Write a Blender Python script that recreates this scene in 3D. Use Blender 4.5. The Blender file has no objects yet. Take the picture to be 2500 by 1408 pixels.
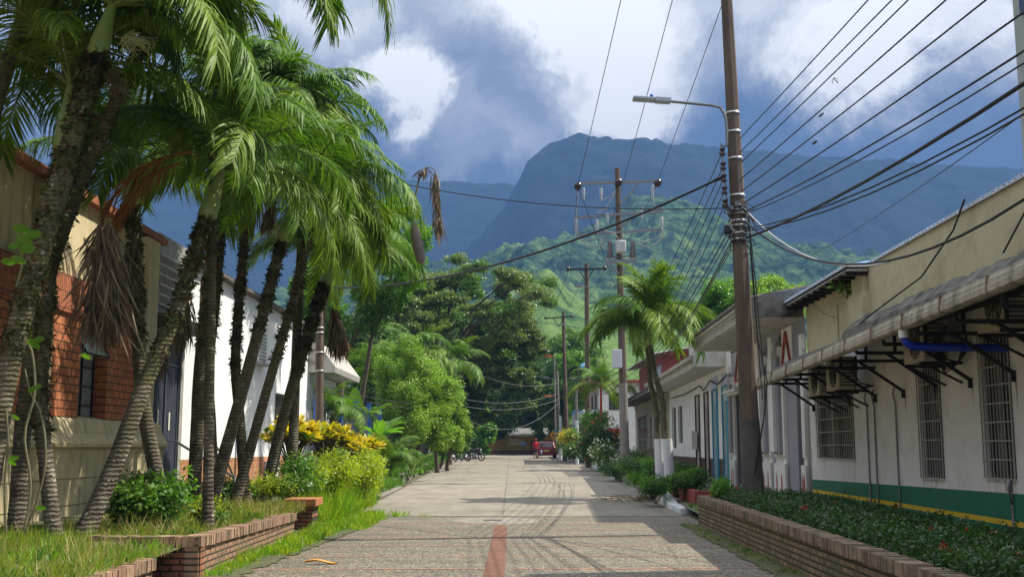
import bpy, math, random
import numpy as np
from mathutils import Vector, Matrix, Quaternion
random.seed(7)
RNG = np.random.default_rng(11)
R = math.radians
scene = bpy.context.scene
COL = scene.collection

# ------------------------------------------------------------------ camera
F = 2700.0; CX = 1250.0; CY = 704.0; CAMZ = 1.6
TH = math.atan(386.0 / F)
cam_d = bpy.data.cameras.new("camera"); cam = bpy.data.objects.new("camera", cam_d); COL.objects.link(cam)
cam.location = (0, 0, CAMZ); cam.rotation_euler = (R(90) + TH, 0, 0)
cam_d.sensor_width = 36; cam_d.lens = F / 2500 * 36; cam_d.clip_end = 20000; cam_d.clip_start = .1
scene.camera = cam

def P(px, py, Y):
    """the point at depth Y (metres up the street) seen at that place of the photograph"""
    u = (px - CX) / F; v = (CY - py) / F
    t = Y / (math.cos(TH) - v * math.sin(TH))
    return Vector((t * u, Y, CAMZ + t * (math.sin(TH) + v * math.cos(TH))))
def gz(Y):
    return 0.0 if Y < 26 else .008 * (min(Y, 115) - 26)

# ------------------------------------------------------------------ naming
def tag(o, label=None, cat=None, group=None, kind=None):
    if label: o['label'] = label
    if cat: o['category'] = cat
    if group: o['group'] = group
    if kind: o['kind'] = kind
    return o
def thing(name, loc, label, cat, group=None, rz=0):
    o = bpy.data.objects.new(name, None); COL.objects.link(o)
    o.location = loc; o.rotation_euler = (0, 0, rz); o.empty_display_size = .2
    return tag(o, label, cat, group)

# ------------------------------------------------------------------ materials
MATS = {}
def nodes_of(name):
    m = bpy.data.materials.new(name); m.use_nodes = True
    nt = m.node_tree; b = nt.nodes['Principled BSDF']
    return m, nt, b
def N(nt, typ, **kw):
    n = nt.nodes.new(typ)
    for k, v in kw.items():
        if k in n.inputs.keys() if hasattr(n.inputs, 'keys') else False: n.inputs[k].default_value = v
        else: setattr(n, k, v)
    return n
def rgba(c): return (c[0], c[1], c[2], 1)
def ramp(nt, fac, stops):
    r = nt.nodes.new('ShaderNodeValToRGB'); el = r.color_ramp.elements
    while len(el) < len(stops): el.new(.5)
    for e, (p, c) in zip(el, stops): e.position = p; e.color = rgba(c)
    nt.links.new(fac, r.inputs[0]); return r
def mixc(nt, fac, a, b, mode='MIX'):
    m = nt.nodes.new('ShaderNodeMix'); m.data_type = 'RGBA'; m.blend_type = mode
    if isinstance(fac, (int, float)): m.inputs[0].default_value = fac
    else: nt.links.new(fac, m.inputs[0])
    for i, s in ((6, a), (7, b)):
        if isinstance(s, (tuple, list)): m.inputs[i].default_value = rgba(s)
        else: nt.links.new(s, m.inputs[i])
    return m.outputs[2]
def math_(nt, op, a, b=None, clamp=False):
    m = nt.nodes.new('ShaderNodeMath'); m.operation = op; m.use_clamp = clamp
    for i, s in enumerate((a, b)):
        if s is None: continue
        if isinstance(s, (int, float)): m.inputs[i].default_value = s
        else: nt.links.new(s, m.inputs[i])
    return m.outputs[0]
def posn(nt, scale=(1, 1, 1)):
    g = nt.nodes.new('ShaderNodeNewGeometry')
    mp = nt.nodes.new('ShaderNodeMapping'); mp.inputs['Scale'].default_value = scale
    nt.links.new(g.outputs['Position'], mp.inputs[0]); return mp.outputs[0], g
def noise(nt, vec, scale, detail=4, rough=.6, dist=0):
    n = nt.nodes.new('ShaderNodeTexNoise'); n.inputs['Scale'].default_value = scale
    n.inputs['Detail'].default_value = detail; n.inputs['Roughness'].default_value = rough
    n.inputs['Distortion'].default_value = dist
    nt.links.new(vec, n.inputs['Vector']); return n.outputs['Fac']
def bump(nt, b, h, strength=.3, dist=.02):
    bn = nt.nodes.new('ShaderNodeBump'); bn.inputs['Strength'].default_value = strength
    bn.inputs['Distance'].default_value = dist
    nt.links.new(h, bn.inputs['Height']); nt.links.new(bn.outputs[0], b.inputs['Normal'])
def plain(name, c, rough=.7, metal=0, var=.25, scale=3, dirt=None, dirt_amt=.5, streak=False, bmp=.15, fine=25):
    """a painted or bare surface with blotches, a finer grain and optional dirt"""
    if name in MATS: return MATS[name]
    m, nt, b = nodes_of(name)
    v, g = posn(nt)
    n1 = noise(nt, v, scale, 5); n2 = noise(nt, v, fine, 3)
    lo = tuple(x * (1 - var) for x in c); hi = tuple(min(1, x * (1 + var * .6)) for x in c)
    r = ramp(nt, n1, [(.3, lo), (.72, hi)])
    col = mixc(nt, .25, r.outputs[0], ramp(nt, n2, [(.3, lo), (.7, hi)]).outputs[0])
    if dirt:
        v2, _ = posn(nt, (1, 1, .12) if streak else (1, 1, 1))
        d = noise(nt, v2, 2.2 if not streak else 5, 6, .7)
        dr = ramp(nt, d, [(.48, (0, 0, 0)), (.68, (1, 1, 1))])
        col = mixc(nt, math_(nt, 'MULTIPLY', dr.outputs[0], dirt_amt), col, dirt)
    nt.links.new(col, b.inputs['Base Color'])
    b.inputs['Roughness'].default_value = rough; b.inputs['Metallic'].default_value = metal
    if bmp: bump(nt, b, n2, bmp, .01)
    MATS[name] = m; return m
def leafmat(name, c1, c2, c3=None, trans=.35, rough=.42, hue=None, spec=.5):
    """leaf colour that differs from leaf to leaf, with light coming through"""
    if name in MATS: return MATS[name]
    m, nt, b = nodes_of(name)
    g = nt.nodes.new('ShaderNodeNewGeometry')
    v, _ = posn(nt)
    st = [(0, c1), (.6, c2), (1, c3 or c2)]
    r = ramp(nt, g.outputs['Random Per Island'], st)
    n1 = noise(nt, v, 1.2, 2)
    col = mixc(nt, .35, r.outputs[0], ramp(nt, n1, [(.35, c1), (.65, c2)]).outputs[0])
    nt.links.new(col, b.inputs['Base Color']); b.inputs['Roughness'].default_value = rough
    b.inputs['Specular IOR Level'].default_value = spec
    t = nt.nodes.new('ShaderNodeBsdfTranslucent')
    tc = mixc(nt, 1, col, (1.5, 1.6, .6), 'MULTIPLY')
    nt.links.new(tc, t.inputs[0])
    mx = nt.nodes.new('ShaderNodeMixShader'); mx.inputs[0].default_value = trans
    nt.links.new(b.outputs[0], mx.inputs[1]); nt.links.new(t.outputs[0], mx.inputs[2])
    nt.links.new(mx.outputs[0], nt.nodes['Material Output'].inputs[0])
    MATS[name] = m; return m
def blockmat(name, c1, c2, c3, moss=None):
    """single bricks, each with a colour of its own"""
    if name in MATS: return MATS[name]
    m, nt, b = nodes_of(name); g = nt.nodes.new('ShaderNodeNewGeometry')
    col = ramp(nt, g.outputs['Random Per Island'], [(0, c1), (.5, c2), (1, c3)]).outputs[0]
    n1 = noise(nt, g.outputs['Position'], 16, 5, .7)
    col = mixc(nt, .7, col, ramp(nt, n1, [(.25, (.4, .4, .4)), (.75, (1.3, 1.3, 1.3))]).outputs[0], 'MULTIPLY')
    if moss: col = mixc(nt, math_(nt, 'MULTIPLY', ramp(nt, noise(nt, g.outputs['Position'], 2.5, 6, .7), [(.46, (0, 0, 0)), (.62, (1, 1, 1))]).outputs[0], .7), col, moss)
    nt.links.new(col, b.inputs['Base Color']); b.inputs['Roughness'].default_value = .9; bump(nt, b, n1, .5, .01)
    MATS[name] = m; return m
def brickmat(name, axis, c1, c2, mortar, bw, bh, msize=.012, offset=.5, moss=None, rough=.85, moss_amt=.7):
    """bricks laid on a wall running along Y ('y'), along X ('x') or flat on the ground ('flat')"""
    if name in MATS: return MATS[name]
    m, nt, b = nodes_of(name)
    g = nt.nodes.new('ShaderNodeNewGeometry'); s = nt.nodes.new('ShaderNodeSeparateXYZ'); c = nt.nodes.new('ShaderNodeCombineXYZ')
    nt.links.new(g.outputs['Position'], s.inputs[0])
    a, bb = {'y': (1, 2), 'x': (0, 2), 'flat': (0, 1), 'flaty': (1, 0)}[axis]
    nt.links.new(s.outputs[a], c.inputs[0]); nt.links.new(s.outputs[bb], c.inputs[1])
    t = nt.nodes.new('ShaderNodeTexBrick'); nt.links.new(c.outputs[0], t.inputs['Vector'])
    t.offset = offset
    for k, val in (('Scale', 1), ('Mortar Size', msize), ('Brick Width', bw), ('Row Height', bh), ('Mortar Smooth', .2), ('Bias', 0)):
        t.inputs[k].default_value = val
    t.inputs['Color1'].default_value = rgba(c1); t.inputs['Color2'].default_value = rgba(c2); t.inputs['Mortar'].default_value = rgba(mortar)
    n1 = noise(nt, g.outputs['Position'], 9, 5, .7)
    col = mixc(nt, .75, t.outputs[0], ramp(nt, n1, [(.25, (.35, .35, .35)), (.75, (1.35, 1.35, 1.35))]).outputs[0], 'MULTIPLY')
    if moss:
        n2 = noise(nt, g.outputs['Position'], 2.5, 6, .7)
        col = mixc(nt, math_(nt, 'MULTIPLY', ramp(nt, n2, [(.45, (0, 0, 0)), (.62, (1, 1, 1))]).outputs[0], moss_amt), col, moss)
    nt.links.new(col, b.inputs['Base Color']); b.inputs['Roughness'].default_value = rough
    h = math_(nt, 'ADD', math_(nt, 'MULTIPLY', t.outputs['Fac'], -1.0), math_(nt, 'MULTIPLY', n1, .5))
    bump(nt, b, h, .7, .015)
    MATS[name] = m; return m

# ------------------------------------------------------------------ mesh building
class MB:
    def __init__(self): self.v = []; self.f = []; self.m = []; self.s = []
    def add(self, vs, fs, mi=0, sm=False):
        o = len(self.v); self.v += [tuple(x) for x in vs]
        for f in fs: self.f.append(tuple(i + o for i in f)); self.m.append(mi); self.s.append(sm)
    def box(self, x0, x1, y0, y1, z0, z1, mi=0, rot=None, org=None):
        vs = [Vector((x, y, z)) for z in (z0, z1) for y in (y0, y1) for x in (x0, x1)]
        if rot is not None:
            o = Vector(org) if org is not None else Vector(((x0 + x1) / 2, (y0 + y1) / 2, (z0 + z1) / 2))
            vs = [rot @ (v - o) + o for v in vs]
        self.add(vs, [(0, 2, 3, 1), (4, 5, 7, 6), (0, 1, 5, 4), (2, 6, 7, 3), (0, 4, 6, 2), (1, 3, 7, 5)], mi)
        return self
    def beam(self, a, b, w, h=None, mi=0, up=(0, 0, 1)):
        a = Vector(a); b = Vector(b); h = h or w; d = (b - a).normalized(); U = Vector(up)
        if abs(d.dot(U)) > .98: U = Vector((0, 1, 0))
        s = d.cross(U).normalized(); u = s.cross(d)
        vs = [p + s * w / 2 * i + u * h / 2 * j for p in (a, b) for (i, j) in ((-1, -1), (1, -1), (1, 1), (-1, 1))]
        self.add(vs, [(3, 2, 1, 0), (4, 5, 6, 7), (0, 1, 5, 4), (1, 2, 6, 5), (2, 3, 7, 6), (3, 0, 4, 7)], mi)
        return self
    def tube(self, pts, rad, n=8, mi=0, cap=True, sm=True, jitter=0):
        pts = [Vector(p) for p in pts]; k = len(pts)
        if isinstance(rad, (int, float)): rad = [rad] * k
        o = []; prev = None
        for i, p in enumerate(pts):
            d = (pts[min(i + 1, k - 1)] - pts[max(i - 1, 0)])
            d = d.normalized() if d.length > 1e-9 else Vector((0, 0, 1))
            if prev is None:
                a = Vector((0, 1, 0)) if abs(d.y) < .9 else Vector((1, 0, 0))
                prev = (a - d * a.dot(d)).normalized()
            else: prev = (prev - d * prev.dot(d)).normalized()
            q = d.cross(prev)
            for j in range(n):
                t = 2 * math.pi * j / n; r = rad[i] * (1 + (random.uniform(-jitter, jitter) if jitter else 0))
                o.append(p + (prev * math.cos(t) + q * math.sin(t)) * r)
        fs = [(i * n + j, i * n + (j + 1) % n, (i + 1) * n + (j + 1) % n, (i + 1) * n + j) for i in range(k - 1) for j in range(n)]
        self.add(o, fs, mi, sm)
        if cap:
            self.add(o[:n], [tuple(reversed(range(n)))], mi); self.add(o[-n:], [tuple(range(n))], mi)
        return self
    def lathe(self, prof, c=(0, 0, 0), n=16, mi=0, axis='z', sm=True):
        c = Vector(c); vs = []
        for r, z in prof:
            for j in range(n):
                t = 2 * math.pi * j / n; a, b = r * math.cos(t), r * math.sin(t)
                vs.append(c + Vector({'z': (a, b, z), 'y': (a, z, b), 'x': (z, a, b)}[axis]))
        k = len(prof)
        self.add(vs, [(i * n + j, i * n + (j + 1) % n, (i + 1) * n + (j + 1) % n, (i + 1) * n + j) for i in range(k - 1) for j in range(n)], mi, sm)
        return self
    def quad(self, a, b, c, d, mi=0): self.add([a, b, c, d], [(0, 1, 2, 3)], mi); return self
    def prism(self, poly, y0, y1, axis='y', mi=0):
        """poly in the plane square to the axis, pushed along it"""
        n = len(poly); mk = {'y': lambda a, b, t: (a, t, b), 'x': lambda a, b, t: (t, a, b), 'z': lambda a, b, t: (a, b, t)}[axis]
        vs = [mk(a, b, y0) for a, b in poly] + [mk(a, b, y1) for a, b in poly]
        self.add(vs, [tuple(range(n)), tuple(reversed(range(n, 2 * n)))] + [(i + n, (i + 1) % n + n, (i + 1) % n, i) for i in range(n)], mi)
        return self
    def build(self, name, mats, parent=None, bevel=0, sub=None):
        me = bpy.data.meshes.new(name)
        org = Vector(parent.location) if parent is not None and parent.type == 'EMPTY' and not sub else None
        vs = self.v
        if org is not None: vs = [(v[0] - org.x, v[1] - org.y, v[2] - org.z) for v in vs]
        me.from_pydata(vs, [], self.f)
        if not isinstance(mats, (list, tuple)): mats = [mats]
        for m in mats: me.materials.append(m)
        me.polygons.foreach_set('material_index', self.m); me.polygons.foreach_set('use_smooth', self.s)
        me.update()
        o = bpy.data.objects.new(name, me); COL.objects.link(o)
        if parent is not None: o.parent = parent
        if bevel:
            b = o.modifiers.new('bevel', 'BEVEL'); b.width = bevel; b.segments = 2; b.limit_method = 'ANGLE'
        return o
# every thing below is an Empty (or a mesh) whose parts are built in world coordinates: build() takes the Empty's place off.
def part(mb, name, mats, root, bevel=0):      # part of a thing
    return mb.build(name, mats, root, bevel)
def subpart(mb, name, mats, prt, bevel=0):    # sub-part: its parent is a mesh whose origin is the thing's
    root = prt.parent
    o = mb.build(name, mats, root, bevel); o.parent = prt
    return o

class LB:
    """leaf builder: many rhombic leaves as numpy arrays"""
    def __init__(self): self.V = []; self.M = []
    def leaves(self, p, d, nrm, ln, wd, mi=0):
        d = d / np.linalg.norm(d, axis=1, keepdims=True)
        s = np.cross(d, nrm); s = s / (np.linalg.norm(s, axis=1, keepdims=True) + 1e-9)
        n2 = np.cross(s, d)
        ln = np.asarray(ln).reshape(-1, 1); wd = np.asarray(wd).reshape(-1, 1)
        q = np.stack([p, p + d * ln * .45 + s * wd * .5 - n2 * ln * .02, p + d * ln - n2 * ln * .12, p + d * ln * .45 - s * wd * .5 - n2 * ln * .02], 1)
        self.V.append(q); self.M.append(np.full(len(q), mi, np.int32))
    def cloud(self, c, r, n, size, mi=0, shell=.45, up=.35, aspect=.5, rng=RNG, bottom=-1.0):
        c = np.asarray(c, float); r = np.asarray(r, float)
        d = rng.normal(size=(n, 3)); d /= np.linalg.norm(d, axis=1, keepdims=True)
        d[:, 2] = np.where(d[:, 2] < bottom, bottom * rng.random(n), d[:, 2])
        ph = rng.uniform(0, 6.28, 3); lump = 1 + .22 * np.sin(d[:, 0] * 4.1 + ph[0]) + .18 * np.sin(d[:, 1] * 5.3 + ph[1]) + .14 * np.sin(d[:, 2] * 7 + ph[2])
        rad = (shell * .6 + (1 - shell * .6) * rng.random(n) ** .55) * lump * (1 + .10 * rng.normal(size=n))
        p = c + d * r * rad[:, None]
        nr = d * .7 + rng.normal(size=(n, 3)) * .55 + np.array([0, 0, up])
        dd = rng.normal(size=(n, 3)) + d * .6 + np.array([0, 0, -.25])
        s = size * rng.uniform(.6, 1.35, n)
        self.leaves(p, dd, nr, s, s * aspect, mi)
    def build(self, name, mats, parent=None, world=True):
        V = np.concatenate(self.V).reshape(-1, 3); M = np.concatenate(self.M)
        if parent is not None and world:
            pr = parent if parent.type == 'EMPTY' else parent.parent
            V = V - np.array(pr.location)[None, :]
        nf = len(M); me = bpy.data.meshes.new(name)
        me.vertices.add(len(V)); me.vertices.foreach_set('co', V.astype(np.float32).ravel())
        me.loops.add(nf * 4); me.loops.foreach_set('vertex_index', np.arange(nf * 4, dtype=np.int32))
        me.polygons.add(nf); me.polygons.foreach_set('loop_start', np.arange(0, nf * 4, 4, dtype=np.int32))
        me.polygons.foreach_set('loop_total', np.full(nf, 4, np.int32))
        if not isinstance(mats, (list, tuple)): mats = [mats]
        for m in mats: me.materials.append(m)
        me.polygons.foreach_set('material_index', M)
        me.update(calc_edges=True); me.validate()
        o = bpy.data.objects.new(name, me); COL.objects.link(o)
        if parent is not None: o.parent = parent
        return o

def wall(mb, org, ud, nd, u0, u1, v0, v1, openings=(), depth=.18, bands=(), warp=None):
    """a wall face along ud with real openings; nd points out of the wall; bands = [(height, material index)] from the bottom up"""
    ud = Vector(ud); nd = Vector(nd); org = Vector(org)
    us = sorted({u0, u1, *[o[0] for o in openings], *[o[1] for o in openings]})
    vs = sorted({v0, v1, *[o[2] for o in openings], *[o[3] for o in openings], *[b[0] for b in bands if v0 < b[0] < v1]})
    us = [u for u in us if u0 <= u <= u1]; vs = [v for v in vs if v0 <= v <= v1]
    def pt(u, v, d=0):
        w = warp(u, v) if warp else 0
        return org + ud * u + Vector((0, 0, v + w)) - nd * d
    def matof(v):
        r = 0
        for h, mi in bands:
            if v >= h: r = mi
        return r
    for i in range(len(us) - 1):
        for j in range(len(vs) - 1):
            uc = (us[i] + us[i + 1]) / 2; vc = (vs[j] + vs[j + 1]) / 2
            if any(o[0] < uc < o[1] and o[2] < vc < o[3] for o in openings): continue
            mb.quad(pt(us[i], vs[j]), pt(us[i + 1], vs[j]), pt(us[i + 1], vs[j + 1]), pt(us[i], vs[j + 1]), matof(vc))
    for o in openings:
        a, b, c, d = o[:4]; mi = matof((c + d) / 2)
        for (p, q) in (((a, c), (b, c)), ((b, c), (b, d)), ((b, d), (a, d)), ((a, d), (a, c))):
            mb.quad(pt(*p), pt(*q), pt(*q, depth), pt(*p, depth), mi)
    return mb
EXPO = 1.22
# ------------------------------------------------------------------ sky and sun
SUN = Vector((1.0, .2, 1.45)).normalized()
sd = bpy.data.lights.new("sun", 'SUN'); so = bpy.data.objects.new("sun", sd); COL.objects.link(so)
sd.energy = 4.1; sd.angle = R(.5); sd.color = (1, .93, .80)
so.rotation_euler = (-SUN).to_track_quat('-Z', 'Y').to_euler(); so.location = (20, 4, 40)
W = bpy.data.worlds.new("World"); scene.world = W; W.use_nodes = True
nt = W.node_tree; bg = nt.nodes['Background']
sky = nt.nodes.new('ShaderNodeTexSky'); sky.sky_type = 'NISHITA'; sky.sun_disc = False
sky.sun_elevation = math.asin(SUN.z); sky.sun_rotation = math.atan2(SUN.x, SUN.y)
tc = nt.nodes.new('ShaderNodeTexCoord')
def vm(op, a, b=None):
    n = nt.nodes.new('ShaderNodeVectorMath'); n.operation = op
    for i, s in enumerate((a, b)):
        if s is None: continue
        if isinstance(s, (tuple, list, Vector)): n.inputs[i].default_value = tuple(s)
        else: nt.links.new(s, n.inputs[i])
    return n
def wnoise(vec, sc, det, rough, dist=0, col=False):
    n = nt.nodes.new('ShaderNodeTexNoise'); n.inputs['Scale'].default_value = sc; n.inputs['Detail'].default_value = det
    n.inputs['Roughness'].default_value = rough; n.inputs['Distortion'].default_value = dist
    nt.links.new(vec, n.inputs['Vector']); return n.outputs[1 if col else 0]
D = tc.outputs['Generated']
nz = wnoise(D, 7, 10, .68, .3, True)
dv = vm('SUBTRACT', nz, (.5, .5, .5)).outputs[0]
sc_ = vm('SCALE', dv); sc_.inputs['Scale'].default_value = .18
DD = vm('NORMALIZE', vm('ADD', D, sc_.outputs[0]).outputs[0]).outputs[0]
sep = nt.nodes.new('ShaderNodeSeparateXYZ'); nt.links.new(DD, sep.inputs[0])
def blob(px, py, rpx, w, soft=1.0):
    d = (P(px, py, 100) - Vector((0, 0, CAMZ))).normalized()
    dt = vm('DOT_PRODUCT', DD, d).outputs['Value']
    mr = nt.nodes.new('ShaderNodeMapRange'); mr.interpolation_type = 'SMOOTHSTEP'
    a = rpx / F
    nt.links.new(dt, mr.inputs[0]); mr.inputs[1].default_value = math.cos(a * (1 + soft)); mr.inputs[2].default_value = math.cos(a * .25)
    mr.inputs[3].default_value = 0; mr.inputs[4].default_value = w
    return mr.outputs[0]
el = nt.nodes.new('ShaderNodeMapRange'); el.interpolation_type = 'LINEAR'; nt.links.new(sep.outputs[2], el.inputs[0])
el.inputs[1].default_value = math.sin(R(11)); el.inputs[2].default_value = math.sin(R(22)); el.inputs[3].default_value = .10; el.inputs[4].default_value = .68
val = el.outputs[0]
for b_ in [(960, 185, 75, .42), (1010, 215, 60, .25), (905, 150, 40, .2), (1060, 330, 110, .16), (1130, 340, 90, .10), (1500, 130, 130, .26), (1560, 210, 90, .20), (1480, 250, 60, .12),
           (2000, 170, 110, .36), (2090, 200, 100, .30), (2330, 180, 130, .28), (1950, 60, 150, .10), (2300, 40, 160, .16), (1250, 30, 120, .18), (1420, 20, 120, .16), (1330, 325, 80, .22), (1480, 320, 80, .20), (1600, 330, 80, .16), (1200, 350, 80, .14), (1850, 250, 120, .12), (700, 60, 90, .2), (1650, 260, 60, .14)]:
    val = math_(nt, 'ADD', val, blob(*b_))
for b_ in [(1150, 200, 100, -.10), (1010, 80, 70, -.06), (1280, 240, 100, -.08), (1130, 130, 60, -.08), (1800, 330, 160, -.12), (2150, 320, 220, -.14), (1790, 130, 60, -.10), (1950, 290, 90, -.05), (2450, 330, 120, -.1), (1900, 390, 130, -.25), (2150, 400, 160, -.25), (2420, 410, 160, -.25), (1080, 430, 90, -.15), (900, 420, 110, -.15)]:
    val = math_(nt, 'ADD', val, blob(*b_))
f1 = wnoise(DD, 12, 10, .66, .3); f2 = wnoise(D, 3.5, 5, .55, .5)
val = math_(nt, 'ADD', val, math_(nt, 'MULTIPLY', math_(nt, 'SUBTRACT', f1, .5), .58))
val = math_(nt, 'ADD', val, math_(nt, 'MULTIPLY', math_(nt, 'SUBTRACT', f2, .5), .40), True)
cr = ramp(nt, val, [(0, (.060, .095, .165)), (.22, (.10, .135, .205)), (.42, (.19, .225, .29)), (.62, (.34, .36, .40)), (.80, (.58, .585, .60)), (1, (.90, .89, .87))])
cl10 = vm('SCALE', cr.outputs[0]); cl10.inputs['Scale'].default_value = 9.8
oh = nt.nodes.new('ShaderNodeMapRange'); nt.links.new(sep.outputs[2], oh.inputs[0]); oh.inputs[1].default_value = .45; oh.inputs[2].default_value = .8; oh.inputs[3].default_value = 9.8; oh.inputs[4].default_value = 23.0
nt.links.new(oh.outputs[0], cl10.inputs['Scale'])          # extra brightness added to the unseen sky overhead, lifts fill on shaded walls
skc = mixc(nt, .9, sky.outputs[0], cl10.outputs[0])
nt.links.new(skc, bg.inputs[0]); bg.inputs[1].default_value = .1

scene.view_settings.view_transform = 'Standard'; scene.view_settings.look = 'None'; scene.view_settings.exposure = EXPO; scene.view_settings.gamma = 1
# ------------------------------------------------------------------ ground, hills
def heightsheet(name, xs, ys, zf, mats, kind='structure', smooth=True):
    vs = [(x, y, zf(x, y)) for y in ys for x in xs]; n = len(xs)
    fs = [(j * n + i, j * n + i + 1, (j + 1) * n + i + 1, (j + 1) * n + i) for j in range(len(ys) - 1) for i in range(n - 1)]
    mb = MB(); mb.add(vs, fs, 0, smooth); o = mb.build(name, mats); o['kind'] = kind; return o
def soilmat():
    m, nt, b = nodes_of('soil'); v, g = posn(nt)
    c = mixc(nt, noise(nt, v, .35, 5), (.10, .085, .05), (.07, .10, .03))
    c = mixc(nt, .5, c, ramp(nt, noise(nt, v, 9, 5), [(.3, (.03, .03, .015)), (.7, (.16, .15, .08))]).outputs[0])
    nt.links.new(c, b.inputs['Base Color']); b.inputs['Roughness'].default_value = .95; bump(nt, b, noise(nt, v, 12, 6), .6, .05); return m
SOIL = soilmat()
xs = [-6500, -2500, -900, -300, -100, -40, -20, -9, -4, 0, 4, 9, 20, 40, 100, 300, 900, 2500, 6500]
ys = [-60, -10, 8, 14, 20, 26, 30, 40, 50, 60, 70, 80, 90, 100, 115, 140, 200, 400, 900, 2500, 4000]
heightsheet('ground', xs, ys, lambda x, y: gz(y) - .05, [SOIL])

def hillmat(name, stops, ns, patch=None):
    m, nt, b = nodes_of(name); v, g = posn(nt)
    n1 = noise(nt, v, ns, 8, .7); n2 = noise(nt, v, ns * .12, 4, .6); 
    vo = nt.nodes.new('ShaderNodeTexVoronoi'); vo.inputs['Scale'].default_value = ns * 1.5; nt.links.new(v, vo.inputs['Vector'])
    f = math_(nt, 'ADD', math_(nt, 'MULTIPLY', n1, .55), math_(nt, 'ADD', math_(nt, 'MULTIPLY', n2, .5), math_(nt, 'MULTIPLY', vo.outputs[0], -.12)))
    c = ramp(nt, f, stops).outputs[0]
    if patch:
        pc, lo, hi, psc, px_, pc2 = patch
        pn = noise(nt, v, psc, 5, .6)
        mask = ramp(nt, pn, [(lo, (0, 0, 0)), (hi, (1, 1, 1))]).outputs[0]
        c = mixc(nt, mask, c, mixc(nt, n1, pc, pc2))
    nt.links.new(c, b.inputs['Base Color']); b.inputs['Roughness'].default_value = 1; b.inputs['Specular IOR Level'].default_value = .1
    bump(nt, b, math_(nt, 'ADD', n1, math_(nt, 'MULTIPLY', vo.outputs[0], -.8)), 1, 14); return m
def ridge(name, line, D1, D0, mats, rough, freq, seed, cols=240, rows=70, back=.25, zbase=0.0, power=1.0, hf=.10):
    """a hill whose skyline runs through those places; D1 metres off at the skyline, its foot D0 metres off"""
    from mathutils import noise as mn
    lx = [p[0] for p in line]; ly = [p[1] for p in line]
    mb = MB(); vs = []
    tot = rows + 14
    for j in range(tot):
        t = j / (rows - 1)
        for i in range(cols):
            px = float(np.interp(i / (cols - 1), [0, .1, .9, 1], [lx[0], max(lx[0], 850), min(lx[-1], 2550), lx[-1]]))
            py = float(np.interp(px, lx, ly)); top = P(px, py, D1)
            if t <= 1:
                Y = D0 + (D1 - D0) * t; h = t ** power
                x = P(px, py, Y).x; z = zbase + (top.z - zbase) * h
            else:
                q = (j - rows + 1) / 14; Y = D1 * (1 + back * q); x = P(px, py, Y).x; z = top.z * (1 - q * q)
            amp = rough * min(1, t * 3) 
            v = Vector((x * freq + seed, Y * freq, seed * .7))
            k = mn.fractal(v, .9, 2.1, 6) ; k2 = mn.fractal(Vector((x * freq * 9, Y * freq * 9, seed)), .75, 2.2, 4)
            rg = 1 - abs(mn.noise(Vector((x * freq * 1.3, Y * freq * .35, seed * 2)))) * 2
            z += amp * (k * .5 + k2 * hf + (rg - .6) * .8 * (1 if t < .97 else .3) * math.sin(min(1, t) * math.pi) )
            if t > .93: z = z * .5 + .5 * (zbase + (top.z - zbase) * min(1, t ** power) if t <= 1 else z) + amp * k2 * hf * .6
            vs.append((x, Y, z))
    fs = [(j * cols + i, j * cols + i + 1, (j + 1) * cols + i + 1, (j + 1) * cols + i) for j in range(tot - 1) for i in range(cols - 1)]
    mb.add(vs, fs, 0, True); o = mb.build(name, mats); o['kind'] = 'structure'; return o
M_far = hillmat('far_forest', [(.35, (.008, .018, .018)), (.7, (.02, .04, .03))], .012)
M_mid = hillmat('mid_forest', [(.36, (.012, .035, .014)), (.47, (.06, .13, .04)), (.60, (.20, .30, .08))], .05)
M_grass = hillmat('near_grass', [(.3, (.06, .12, .03)), (.5, (.12, .20, .05)), (.7, (.20, .28, .08))], .02, ((.02, .06, .015), .56, .62, .03, 0, (.05, .11, .03)))
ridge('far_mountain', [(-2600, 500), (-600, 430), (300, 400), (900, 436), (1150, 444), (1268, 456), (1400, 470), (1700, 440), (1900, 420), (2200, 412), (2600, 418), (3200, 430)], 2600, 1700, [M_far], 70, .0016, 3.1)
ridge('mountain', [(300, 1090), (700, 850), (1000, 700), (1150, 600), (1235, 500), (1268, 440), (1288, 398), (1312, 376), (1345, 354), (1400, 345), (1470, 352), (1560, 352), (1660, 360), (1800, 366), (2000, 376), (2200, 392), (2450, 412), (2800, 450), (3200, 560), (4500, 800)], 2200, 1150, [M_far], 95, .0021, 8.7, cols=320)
ridge('forest_hill', [(-1500, 1000), (300, 800), (700, 700), (1000, 668), (1130, 655), (1210, 618), (1270, 590), (1330, 578), (1400, 566), (1470, 540), (1540, 508), (1600, 496), (1660, 508), (1730, 545), (1800, 566), (1900, 588), (2050, 604), (2200, 622), (2400, 640), (2600, 660), (3000, 720), (4000, 900)], 1150, 480, [M_mid], 45, .006, 5.2, cols=640, rows=170, hf=.20)
ridge('grassy_hill', [(600, 1085), (900, 960), (1100, 850), (1240, 760), (1290, 690), (1322, 660), (1345, 655), (1385, 700), (1440, 735), (1520, 760), (1650, 790), (1900, 830), (2100, 880), (2600, 1000), (3000, 1085)], 560, 240, [M_grass], 19, .012, 1.4, cols=260, rows=70)
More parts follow.
